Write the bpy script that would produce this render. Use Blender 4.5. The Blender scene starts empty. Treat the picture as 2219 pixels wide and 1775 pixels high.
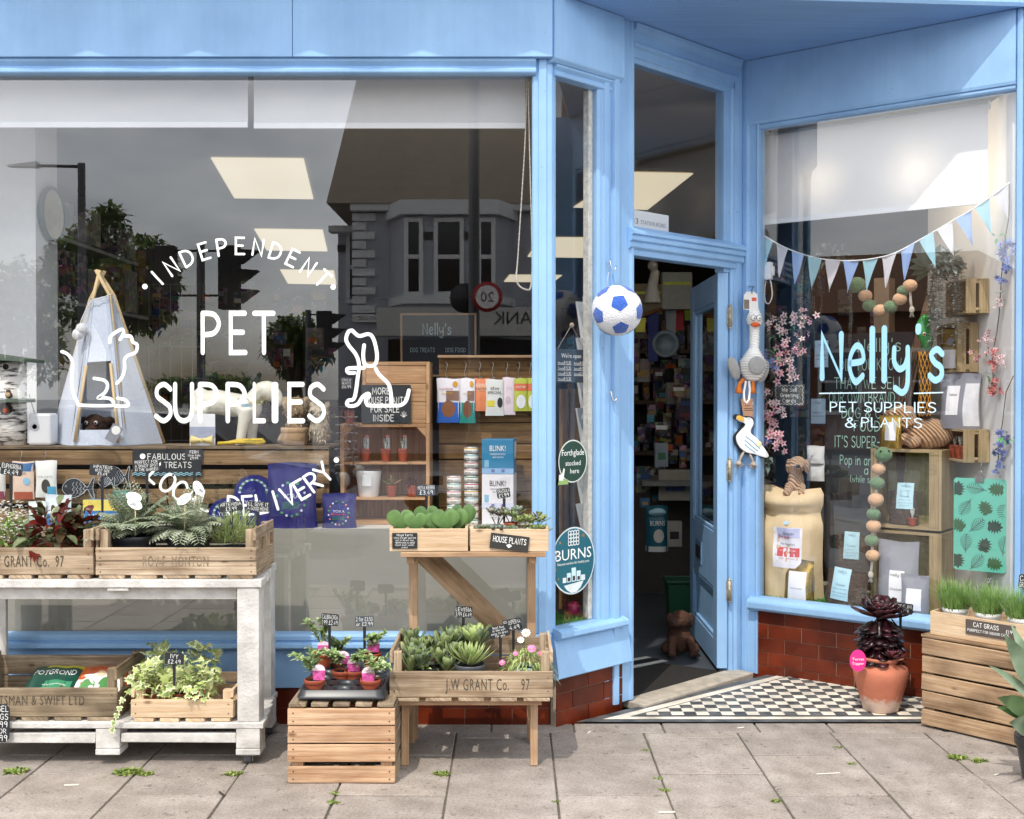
import bpy,math,random
from mathutils import Vector as V,Matrix as MX,noise as NZ
S=bpy.context.scene
R=random.Random(11)
pi=math.pi;rad=math.radians
F=2450.0;CX=1109.5;CY=887.5;CAM=V((0,-4.75,1.39));PIT=math.atan(30.5/F)
cd=bpy.data.cameras.new('camera');cam=bpy.data.objects.new('camera',cd);S.collection.objects.link(cam)
cam.location=CAM;cam.rotation_euler=(pi/2-PIT,0,0)
cd.sensor_width=36;cd.sensor_fit='HORIZONTAL';cd.lens=F/2219*36;cd.clip_end=2000;cd.clip_start=.05
S.camera=cam
SUN_EL=rad(56);SUN_DIR=V((-.36,-.93,0)).normalized()*math.cos(SUN_EL)+V((0,0,math.sin(SUN_EL)))
w=bpy.data.worlds.new('World');S.world=w;w.use_nodes=True
nt=w.node_tree;N=nt.nodes;L=nt.links
bg=N['Background'];bg.inputs[1].default_value=.15
sky=N.new('ShaderNodeTexSky');sky.sky_type='NISHITA';sky.sun_disc=False
sky.sun_elevation=SUN_EL;sky.sun_rotation=math.atan2(SUN_DIR.x,SUN_DIR.y)
sky.dust_density=2;sky.air_density=1.0
tc=N.new('ShaderNodeTexCoord');no=N.new('ShaderNodeTexNoise');no.inputs['Scale'].default_value=2.2;no.inputs['Detail'].default_value=6
rp=N.new('ShaderNodeValToRGB');rp.color_ramp.elements[0].position=.3;rp.color_ramp.elements[1].position=.58
mixn=N.new('ShaderNodeMix');mixn.data_type='RGBA';mixn.inputs[7].default_value=(20.4,20.9,21.5,1)
mpn=N.new('ShaderNodeMapping');mpn.inputs['Scale'].default_value=(1,1,2.5)
L.new(tc.outputs['Generated'],mpn.inputs[0]);L.new(mpn.outputs[0],no.inputs[0]);L.new(no.outputs[0],rp.inputs[0]);L.new(rp.outputs[0],mixn.inputs[0])
L.new(sky.outputs[0],mixn.inputs[6]);L.new(mixn.outputs[2],bg.inputs[0])
sl=bpy.data.lights.new('sun','SUN');sun=bpy.data.objects.new('sun',sl);S.collection.objects.link(sun)
sl.energy=3.15;sl.angle=rad(.55);sl.color=(1,.945,.86)
sun.rotation_euler=SUN_DIR.to_track_quat('Z','Y').to_euler();sun.location=(-3,-8,12)
S.view_settings.view_transform='Standard';S.view_settings.look='None';S.view_settings.exposure=-.08;S.view_settings.gamma=1
S.cycles.max_bounces=8;S.cycles.transparent_max_bounces=16;S.cycles.caustics_reflective=False;S.cycles.caustics_refractive=False
S.cycles.use_denoising=True;S.cycles.sample_clamp_indirect=6;S.cycles.diffuse_bounces=4
cP,sP=math.cos(PIT),math.sin(PIT)
def ray(u,v):
 a=(u-CX)/F;b=(CY-v)/F
 return V((a,cP+b*sP,-sP+b*cP))
P0=V((.166,0,0));P1=V((.463,.285,0));P3=V((1.059,.86,0));P4=V((1.19,.92,0));P5=V((2.195,.16,0))
DC=(P3-P0).normalized();DR=(P5-P4).normalized()
def plane(k,off=0):
 if k=='F':p,d=V((0,0,0)),V((1,0,0))
 elif k=='C':p,d=P0,DC
 elif k=='R':p,d=P4,DR
 elif k=='W':p,d=V((2.2,0,0)),V((0,-1,0))
 else:p,d=k
 n=V((-d.y,d.x,0))
 return p+n*off,d,n
def at(u,v,k='F',off=0):
 p,d,n=plane(k,off);r=ray(u,v)
 t=(p-CAM).dot(n)/r.dot(n)
 return CAM+r*t
def ground(u,v,z=0):
 r=ray(u,v);return CAM+r*((z-CAM.z)/r.z)
def put(u0,u1,v0,v1,k='F',off=0,z=None):
 uc=(u0+u1)/2
 a,b,c,t=at(u0,v1,k,off),at(u1,v1,k,off),at(uc,v1,k,off),at(uc,v0,k,off)
 d=plane(k,off)[1]
 loc=V(((a.x+b.x)/2,(a.y+b.y)/2,c.z if z is None else z))
 return dict(loc=loc,rz=math.atan2(d.y,d.x),w=(V((a.x,a.y))-V((b.x,b.y))).length,h=t.z-loc.z)
class MB:
 def __init__(s):s.v=[];s.f=[];s.mi=[];s.uv=[];s.sm=[];s.X=None
 def av(s,p):
  p=V(p);s.v.append(tuple(s.X@p)if s.X is not None else tuple(p));return len(s.v)-1
 def face(s,idx,m=0,sm=False,uv=None):s.f.append(tuple(idx));s.mi.append(m);s.sm.append(sm);s.uv.append(uv)
 def poly(s,pts,m=0):s.face([s.av(p)for p in pts],m)
 def hexa(s,P,m=0,j=0):
  P=[V(p)for p in P]
  if j:P=[p+V((R.uniform(-j,j),R.uniform(-j,j),R.uniform(-j,j)))for p in P]
  e=[(P[1]-P[0]).length,(P[3]-P[0]).length,(P[4]-P[0]).length];ax=e.index(max(e));o=R.uniform(0,50),R.uniform(0,50)
  b=len(s.v)
  for p in P:s.av(p)
  loc=[(0,0,0),(e[0],0,0),(e[0],e[1],0),(0,e[1],0),(0,0,e[2]),(e[0],0,e[2]),(e[0],e[1],e[2]),(0,e[1],e[2])]
  o1,o2=[k for k in range(3)if k!=ax]
  for q in((0,3,2,1),(4,5,6,7),(0,1,5,4),(1,2,6,5),(2,3,7,6),(3,0,4,7)):
   uv=[(loc[i][ax]+o[0],loc[i][o1]+loc[i][o2]*1.0+o[1])for i in q]
   s.face([b+i for i in q],m,False,uv)
 def box(s,x0,x1,y0,y1,z0,z1,m=0,j=0):
  s.hexa([(x0,y0,z0),(x1,y0,z0),(x1,y1,z0),(x0,y1,z0),(x0,y0,z1),(x1,y0,z1),(x1,y1,z1),(x0,y1,z1)],m,j)
 def beam(s,a,b,wd,th,up=(0,0,1),m=0,j=0):
  a,b=V(a),V(b);d=(b-a).normalized();sd=d.cross(V(up)).normalized();un=sd.cross(d)
  q=[a-sd*wd/2-un*th/2,b-sd*wd/2-un*th/2,b+sd*wd/2-un*th/2,a+sd*wd/2-un*th/2]
  s.hexa(q+[p+un*th for p in q],m,j)
 def vprism(s,plan,z0,z1,m=0):
  n=len(plan);a=[s.av((p[0],p[1],z0))for p in plan];b=[s.av((p[0],p[1],z1))for p in plan]
  o=R.uniform(0,9)
  for i in range(n):
   k=(i+1)%n;s.face((a[i],a[k],b[k],b[i]),m,False,[(z0+o,0),(z0+o,.05),(z1+o,.05),(z1+o,0)])
  s.face(b,m);s.face(a[::-1],m)
 def fprism(s,pts,y0,y1,m=0,ms=None):
  n=len(pts);a=[s.av((p[0],y0,p[1]))for p in pts];b=[s.av((p[0],y1,p[1]))for p in pts]
  s.face(a,m);s.face(b[::-1],m if ms is None else ms)
  for i in range(n):
   k=(i+1)%n;s.face((a[k],a[i],b[i],b[k]),m if ms is None else ms)
 def sweep(s,prof,a,b,m=0):
  a,b=V(a),V(b);d=(b-a).normalized();n=V((d.y,-d.x,0));o=R.uniform(0,9);ln=(b-a).length
  A=[s.av(a+n*p[0]+V((0,0,p[1])))for p in prof];B=[s.av(b+n*p[0]+V((0,0,p[1])))for p in prof]
  k=len(prof)
  for i in range(k):
   q=(i+1)%k;s.face((A[i],B[i],B[q],A[q]),m,False,[(o,i*.02),(o+ln,i*.02),(o+ln,i*.02+.02),(o,i*.02+.02)])
  s.face(A[::-1],m);s.face(B,m)
 def tube(s,pts,r,n=8,m=0,cap=True):
  pts=[V(p)for p in pts];rings=[];pr=None
  for i,p in enumerate(pts):
   t=(pts[min(i+1,len(pts)-1)]-pts[max(i-1,0)]).normalized()
   ref=V((0,0,1))if abs(t.z)<.9 else V((1,0,0))
   if pr is not None and(pr-t*pr.dot(t)).length>.05:a=(pr-t*pr.dot(t)).normalized()
   else:a=t.cross(ref).normalized()
   pr=a;b=t.cross(a);rr=r[i]if isinstance(r,(list,tuple))else r
   rings.append([s.av(p+(a*math.cos(2*pi*k/n)+b*math.sin(2*pi*k/n))*rr)for k in range(n)])
  for i in range(len(pts)-1):
   for k in range(n):
    q=(k+1)%n;s.face((rings[i][k],rings[i][q],rings[i+1][q],rings[i+1][k]),m,True)
  if cap:s.face(rings[0][::-1],m);s.face(rings[-1],m)
 def lathe(s,prof,c=(0,0,0),n=24,m=0,ms=None):
  c=V(c);rings=[[s.av(c+V((r*math.cos(2*pi*k/n),r*math.sin(2*pi*k/n),z)))for k in range(n)]for r,z in prof]
  for i in range(len(prof)-1):
   for k in range(n):
    q=(k+1)%n;s.face((rings[i][k],rings[i][q],rings[i+1][q],rings[i+1][k]),ms[i]if ms else m,True)
  s.face(rings[0][::-1],ms[0]if ms else m);s.face(rings[-1],ms[-1]if ms else m)
 def ball(s,c,r,n=16,m=0,fn=None,mf=None):
  c=V(c);r=V((r,r,r))if not hasattr(r,'__len__')else V(r);h=n//2
  rows=[]
  for i in range(h+1):
   th=pi*i/h;row=[]
   for k in range(n):
    d=V((math.sin(th)*math.cos(2*pi*k/n),math.sin(th)*math.sin(2*pi*k/n),math.cos(th)))
    g=fn(d)if fn else 1
    row.append(s.av(c+V((d.x*r.x,d.y*r.y,d.z*r.z))*g))
   rows.append(row)
  for i in range(h):
   for k in range(n):
    q=(k+1)%n;s.face((rows[i][k],rows[i+1][k],rows[i+1][q],rows[i][q]),m if mf is None else mf(i,k),True)
 def grid(s,fn,nu,nv,m=0,uv=False):
  g=[[s.av(fn(i/nu,j/nv))for j in range(nv+1)]for i in range(nu+1)]
  for i in range(nu):
   for j in range(nv):
    s.face((g[i][j],g[i+1][j],g[i+1][j+1],g[i][j+1]),m,True)
 def flat(s,vf,fn,m=0):
  vs,fs=vf;b=len(s.v)
  for x,y in vs:s.av(fn(x,y))
  for f in fs:s.face([b+i for i in f],m)
 def leaf(s,p,d,Ln,wd,bend=.4,m=0,up=None,n=4,fold=.25,shape=None,roll=0):
  p=V(p);d=V(d).normalized();up=V((0,0,1))if up is None else V(up)
  sd=d.cross(up)
  if sd.length<.05:sd=d.cross(V((1,.3,0)))
  sd.normalize();un=sd.cross(d).normalized()
  if roll:sd,un=sd*math.cos(roll)+un*math.sin(roll),un*math.cos(roll)-sd*math.sin(roll)
  shape=shape or(lambda t:math.sin(pi*min(1,t*.93+.07)**.8))
  rows=[]
  for i in range(n+1):
   t=i/n;c=p+d*Ln*t-V((0,0,1))*bend*Ln*t*t;hw=wd/2*shape(t)
   if i==n and hw<wd*.06:rows.append([s.av(c)])
   else:rows.append([s.av(c-sd*hw+un*hw*fold),s.av(c),s.av(c+sd*hw+un*hw*fold)])
  for i in range(n):
   A,B=rows[i],rows[i+1]
   if len(B)==1:s.face((A[0],A[1],B[0]),m,True);s.face((A[1],A[2],B[0]),m,True)
   else:s.face((A[0],A[1],B[1],B[0]),m,True);s.face((A[1],A[2],B[2],B[1]),m,True)
 def thick_leaf(s,p,d,Ln,wd,th,m=0,curl=.3,shape=None,n=5):
  p=V(p);d=V(d).normalized();sd=d.cross(V((0,0,1)))
  if sd.length<.05:sd=V((1,0,0))
  sd.normalize();un=sd.cross(d).normalized();shape=shape or(lambda t:.35+.65*math.sin(pi*t**1.3*.85)if t<.99 else .15)
  rows=[]
  for i in range(n+1):
   t=i/n;c=p+d*Ln*t+un*curl*Ln*t*t;hw=wd/2*shape(t);ht=th/2*shape(t)
   rows.append([s.av(c+sd*hw*x+un*ht*y)for x,y in((-1,.5),(-.5,-.9),(.5,-.9),(1,.5),(0,.35))])
  for i in range(n):
   for k in range(5):
    q=(k+1)%5;s.face((rows[i][k],rows[i][q],rows[i+1][q],rows[i+1][k]),m,True)
  s.face(rows[-1],m,True)
WM={}
def mesh(name,mb,mats):
 me=bpy.data.meshes.new(name);me.from_pydata(mb.v,[],mb.f);mats=mats if isinstance(mats,(list,tuple))else[mats]
 for m in mats:me.materials.append(m)
 me.polygons.foreach_set('material_index',mb.mi);me.polygons.foreach_set('use_smooth',mb.sm)
 if any(u is not None for u in mb.uv):
  ul=me.uv_layers.new(name='UVMap');k=0;dat=[]
  for f,u in zip(mb.f,mb.uv):
   for i in range(len(f)):dat.extend(u[i]if u else(0,0))
  ul.data.foreach_set('uv',dat)
 me.update();return me
def obj(name,mb,mats,par=None,w=False,loc=None,rz=0,bevel=0,label=None):
 if par is not None:
  if w:
   I=WM[par.name].inverted();mb.v=[tuple(I@V(p))for p in mb.v]
  o=bpy.data.objects.new(name,mesh(name,mb,mats));S.collection.objects.link(o);o.parent=par;WM[o.name]=WM[par.name]
  if label:o['label']=label
 else:
  if loc is None:
   xs,ys,zs=zip(*mb.v);loc=V(((min(xs)+max(xs))/2,(min(ys)+max(ys))/2,min(zs)))
   mb.v=[(p[0]-loc.x,p[1]-loc.y,p[2]-loc.z)for p in mb.v]
  o=bpy.data.objects.new(name,mesh(name,mb,mats));S.collection.objects.link(o);o.location=loc;o.rotation_euler=(0,0,rz)
  WM[o.name]=MX.Translation(V(loc))@MX.Rotation(rz,4,'Z')
 if bevel:
  b=o.modifiers.new('bevel','BEVEL');b.width=bevel;b.segments=2;b.limit_method='ANGLE';b.angle_limit=rad(40)
 return o
def tag(o,label=None,cat=None,group=None,kind=None):
 if label:o['label']=label
 if cat:o['category']=cat
 if group:o['group']=group
 if kind:o['kind']=kind
 return o
def thing(name,label,cat,loc,rz=0,group=None):
 o=bpy.data.objects.new(name,None);S.collection.objects.link(o);o.empty_display_size=.05
 o.location=loc;o.rotation_euler=(0,0,rz)
 WM[o.name]=MX.Translation(V(loc))@MX.Rotation(rz,4,'Z')
 return tag(o,label,cat,group)
def lin(h,k=1):
 if isinstance(h,str):
  h=h.lstrip('#');c=[int(h[i:i+2],16)/255 for i in(0,2,4)]
  c=[x/12.92 if x<=.04045 else((x+.055)/1.055)**2.4 for x in c]
 else:c=list(h[:3])
 return tuple(min(1,x*k)for x in c)+(1,)
MC={}
def mat(h,rough=.55,metal=0,var=.12,scale=25,bump=0,bscale=None,spec=.5,coat=0,emit=0,trans=0,sheen=0,coord='Object',h2=None,stretch=None):
 key=(str(h),rough,metal,var,scale,bump,bscale,spec,coat,emit,trans,sheen,h2,stretch)
 if key in MC:return MC[key]
 m=bpy.data.materials.new('surface_'+str(h).strip('#'));m.use_nodes=True;nt=m.node_tree;N=nt.nodes;L=nt.links;b=N['Principled BSDF']
 c=lin(h);b.inputs['Roughness'].default_value=rough;b.inputs['Metallic'].default_value=metal;b.inputs['Specular IOR Level'].default_value=spec
 if coat:b.inputs['Coat Weight'].default_value=coat;b.inputs['Coat Roughness'].default_value=.08
 if sheen:b.inputs['Sheen Weight'].default_value=sheen
 t=N.new('ShaderNodeTexCoord');src=t.outputs[coord]
 if stretch:
  mp=N.new('ShaderNodeMapping');mp.inputs['Scale'].default_value=stretch;L.new(src,mp.inputs[0]);src=mp.outputs[0]
 no=N.new('ShaderNodeTexNoise');no.inputs['Scale'].default_value=scale;no.inputs['Detail'].default_value=5;L.new(src,no.inputs[0])
 r=N.new('ShaderNodeValToRGB');r.color_ramp.elements[0].position=.3;r.color_ramp.elements[1].position=.7
 r.color_ramp.elements[0].color=tuple(x*(1-var)for x in c[:3])+(1,)
 r.color_ramp.elements[1].color=lin(h2)if h2 else tuple(min(1,x*(1+var*.6))for x in c[:3])+(1,)
 L.new(no.outputs[0],r.inputs[0]);L.new(r.outputs[0],b.inputs['Base Color'])
 if bump:
  n2=N.new('ShaderNodeTexNoise');n2.inputs['Scale'].default_value=bscale or scale*3;n2.inputs['Detail'].default_value=4;L.new(src,n2.inputs[0])
  bp=N.new('ShaderNodeBump');bp.inputs['Strength'].default_value=bump;bp.inputs['Distance'].default_value=.01;L.new(n2.outputs[0],bp.inputs['Height']);L.new(bp.outputs[0],b.inputs['Normal'])
 if emit:
  L.new(r.outputs[0],b.inputs['Emission Color']);b.inputs['Emission Strength'].default_value=emit
 if trans:
  tb=N.new('ShaderNodeBsdfTranslucent');L.new(r.outputs[0],tb.inputs[0]);mx=N.new('ShaderNodeMixShader');mx.inputs[0].default_value=trans
  L.new(b.outputs[0],mx.inputs[1]);L.new(tb.outputs[0],mx.inputs[2]);L.new(mx.outputs[0],N['Material Output'].inputs[0])
 MC[key]=m;return m
def wood(c1,c2,c3=None,rough=.75,grain=1.0,knots=True,stain=.35):
 key=('wood',c1,c2,c3,rough,grain,knots,stain)
 if key in MC:return MC[key]
 m=bpy.data.materials.new('timber');m.use_nodes=True;nt=m.node_tree;N=nt.nodes;L=nt.links;b=N['Principled BSDF'];b.inputs['Roughness'].default_value=rough;b.inputs['Specular IOR Level'].default_value=.3
 t=N.new('ShaderNodeTexCoord')
 def nz(sx,sy,det=5,dist=0):
  mp=N.new('ShaderNodeMapping');mp.inputs['Scale'].default_value=(sx,sy,1);L.new(t.outputs['UV'],mp.inputs[0])
  n=N.new('ShaderNodeTexNoise');n.inputs['Scale'].default_value=1;n.inputs['Detail'].default_value=det;n.inputs['Distortion'].default_value=dist;L.new(mp.outputs[0],n.inputs[0]);return n.outputs[0]
 g=nz(2.5*grain,95*grain,6,.6);f=nz(14,420,3);pa=nz(5,9,3);rnd=N.new('ShaderNodeNewGeometry')
 r=N.new('ShaderNodeValToRGB');r.color_ramp.elements[0].position=.32;r.color_ramp.elements[1].position=.66
 r.color_ramp.elements[0].color=lin(c2);r.color_ramp.elements[1].color=lin(c1);L.new(g,r.inputs[0])
 def mult(a,bb,fac):
  x=N.new('ShaderNodeMix');x.data_type='RGBA';x.blend_type='MULTIPLY';x.inputs[0].default_value=fac;L.new(a,x.inputs[6]);L.new(bb,x.inputs[7]);return x.outputs[2]
 def ramp(a,p0,p1,k0,k1):
  x=N.new('ShaderNodeValToRGB');x.color_ramp.elements[0].position=p0;x.color_ramp.elements[1].position=p1
  x.color_ramp.elements[0].color=k0 if isinstance(k0,tuple)else(k0,k0,k0,1);x.color_ramp.elements[1].color=k1 if isinstance(k1,tuple)else(k1,k1,k1,1);L.new(a,x.inputs[0]);return x.outputs[0]
 c=mult(r.outputs[0],ramp(f,.35,.65,.72,1),.7)
 c=mult(c,ramp(pa,.3,.6,lin(c3)if c3 else(.45,.42,.4,1),1.0),stain)
 ck=nz(3,260,2,.3);c=mult(c,ramp(ck,.3,.36,(.35,.27,.2,1),1.0),.55)
 st2=nz(1.6,5,6,1.5);c=mult(c,ramp(st2,.34,.5,(.5,.45,.42,1),1.0),stain)
 c=mult(c,ramp(rnd.outputs['Random Per Island'],0,1,(.78,.76,.72,1),(1,1,1,1)),.8)
 if knots:
  mp=N.new('ShaderNodeMapping');mp.inputs['Scale'].default_value=(6,13,1);L.new(t.outputs['UV'],mp.inputs[0])
  vo=N.new('ShaderNodeTexVoronoi');vo.inputs['Scale'].default_value=1;L.new(mp.outputs[0],vo.inputs[0])
  c=mult(c,ramp(vo.outputs['Distance'],.05,.13,(.25,.16,.1,1),1.0),.75)
 L.new(c,b.inputs['Base Color'])
 bp=N.new('ShaderNodeBump');bp.inputs['Strength'].default_value=.35;bp.inputs['Distance'].default_value=.004;L.new(f,bp.inputs['Height']);L.new(bp.outputs[0],b.inputs['Normal'])
 MC[key]=m;return m
def paint(h,h2):
 m=mat(h,rough=.42,var=.05,scale=3.5,h2=h2);nt=m.node_tree;N=nt.nodes;L=nt.links;b=N['Principled BSDF'];src=b.inputs['Base Color'].links[0].from_socket
 t=N.new('ShaderNodeTexCoord')
 def lay(sc,scale,det,p0,p1,k,fac,src):
  mp=N.new('ShaderNodeMapping');mp.inputs['Scale'].default_value=sc;L.new(t.outputs['Object'],mp.inputs[0]);n=N.new('ShaderNodeTexNoise');n.inputs['Scale'].default_value=scale;n.inputs['Detail'].default_value=det;L.new(mp.outputs[0],n.inputs[0])
  r=N.new('ShaderNodeValToRGB');r.color_ramp.elements[0].position=p0;r.color_ramp.elements[1].position=p1;r.color_ramp.elements[0].color=k+(1,);r.color_ramp.elements[1].color=(1,1,1,1);L.new(n.outputs[0],r.inputs[0])
  x=N.new('ShaderNodeMix');x.data_type='RGBA';x.blend_type='MULTIPLY';x.inputs[0].default_value=fac;L.new(src,x.inputs[6]);L.new(r.outputs[0],x.inputs[7]);return x.outputs[2],n.outputs[0]
 c,_=lay((1,1,.05),34,5,.38,.6,(.85,.88,.9),.28,src);c,_=lay((1,1,1),48,4,.235,.27,(.3,.3,.32),.8,c);c,_=lay((1,1,1),4,8,.36,.6,(.84,.86,.87),.7,c);c,f=lay((1,1,.12),240,3,.2,.8,(.93,.94,.95),.6,c)
 L.new(c,b.inputs['Base Color']);bp=N.new('ShaderNodeBump');bp.inputs['Strength'].default_value=.3;bp.inputs['Distance'].default_value=.003;L.new(f,bp.inputs['Height']);L.new(bp.outputs[0],b.inputs['Normal']);return m
def printed(h,seed=0):
 m=mat(h,rough=.5,var=.1,scale=9+seed*.01);nt=m.node_tree;N=nt.nodes;L=nt.links;b=N['Principled BSDF'];src=b.inputs['Base Color'].links[0].from_socket;t=N.new('ShaderNodeTexCoord');oi=N.new('ShaderNodeObjectInfo')
 ad=N.new('ShaderNodeVectorMath');L.new(t.outputs['Object'],ad.inputs[0]);L.new(oi.outputs['Location'],ad.inputs[1]);mp=N.new('ShaderNodeMapping');mp.inputs['Scale'].default_value=(26,26,34);L.new(ad.outputs[0],mp.inputs[0])
 vo=N.new('ShaderNodeTexVoronoi');vo.distance='CHEBYCHEV';vo.inputs['Scale'].default_value=1;L.new(mp.outputs[0],vo.inputs[0]);r=N.new('ShaderNodeValToRGB');r.color_ramp.interpolation='CONSTANT'
 e=r.color_ramp.elements;e[0].color=(0,0,0,1);e[1].position=.55;e[1].color=(1,1,1,1);sp=N.new('ShaderNodeSeparateColor');L.new(vo.outputs['Color'],sp.inputs[0]);L.new(sp.outputs[0],r.inputs[0])
 x=N.new('ShaderNodeMix');x.data_type='RGBA';L.new(r.outputs[0],x.inputs[0]);L.new(src,x.inputs[6]);L.new(vo.outputs['Color'],x.inputs[7]);y=N.new('ShaderNodeMix');y.data_type='RGBA';y.inputs[0].default_value=.2;L.new(src,y.inputs[6]);L.new(x.outputs[2],y.inputs[7]);L.new(y.outputs[2],b.inputs['Base Color']);return m
def glassmat(refl=.1,tint=(1,1,1)):
 m=bpy.data.materials.new('window_glass');m.use_nodes=True;nt=m.node_tree;N=nt.nodes;L=nt.links
 fr=N.new('ShaderNodeLayerWeight');fr.inputs['Blend'].default_value=.5
 pw=N.new('ShaderNodeMath');pw.operation='POWER';pw.inputs[1].default_value=4;L.new(fr.outputs['Facing'],pw.inputs[0])
 mr=N.new('ShaderNodeMapRange');mr.inputs['To Min'].default_value=refl;mr.inputs['To Max'].default_value=1;L.new(pw.outputs[0],mr.inputs['Value'])
 tr=N.new('ShaderNodeBsdfTransparent');tr.inputs[0].default_value=tint+(1,);gl=N.new('ShaderNodeBsdfGlossy');gl.inputs['Roughness'].default_value=0
 mx=N.new('ShaderNodeMixShader');L.new(mr.outputs[0],mx.inputs[0]);L.new(tr.outputs[0],mx.inputs[1]);L.new(gl.outputs[0],mx.inputs[2])
 L.new(mx.outputs[0],N['Material Output'].inputs[0]);return m
def alphamat(h,a,rough=.25,spec=.5):
 key=('a',h,a,rough)
 if key in MC:return MC[key]
 m=bpy.data.materials.new('clear_film');m.use_nodes=True;b=m.node_tree.nodes['Principled BSDF']
 b.inputs['Base Color'].default_value=lin(h);b.inputs['Alpha'].default_value=a;b.inputs['Roughness'].default_value=rough;b.inputs['Specular IOR Level'].default_value=spec
 MC[key]=m;return m
def leafmat(h,var=.35,rough=.45,trans=.22,scale=18,h2=None):return mat(h,rough=rough,var=var,scale=scale,trans=trans,h2=h2,spec=.4)
TC={}
def typ(s,h,xs=1.0,align='c',track=1.0):
 k=(s,track)
 if k not in TC:
  c=bpy.data.curves.new('t','FONT');c.body=s;c.resolution_u=2;c.space_character=track
  o=bpy.data.objects.new('t',c);me=bpy.data.meshes.new_from_object(o)
  TC[k]=([(p.co.x/.69,p.co.y/.69)for p in me.vertices],[tuple(p.vertices)for p in me.polygons])
  bpy.data.objects.remove(o);bpy.data.curves.remove(c);bpy.data.meshes.remove(me)
 vs,fs=TC[k]
 if not vs:return[],[]
 x0=min(x for x,y in vs);x1=max(x for x,y in vs)
 ox={'c':(x0+x1)/2,'l':x0,'r':x1}[align]
 return[((x-ox)*h*xs,y*h)for x,y in vs],fs
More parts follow.
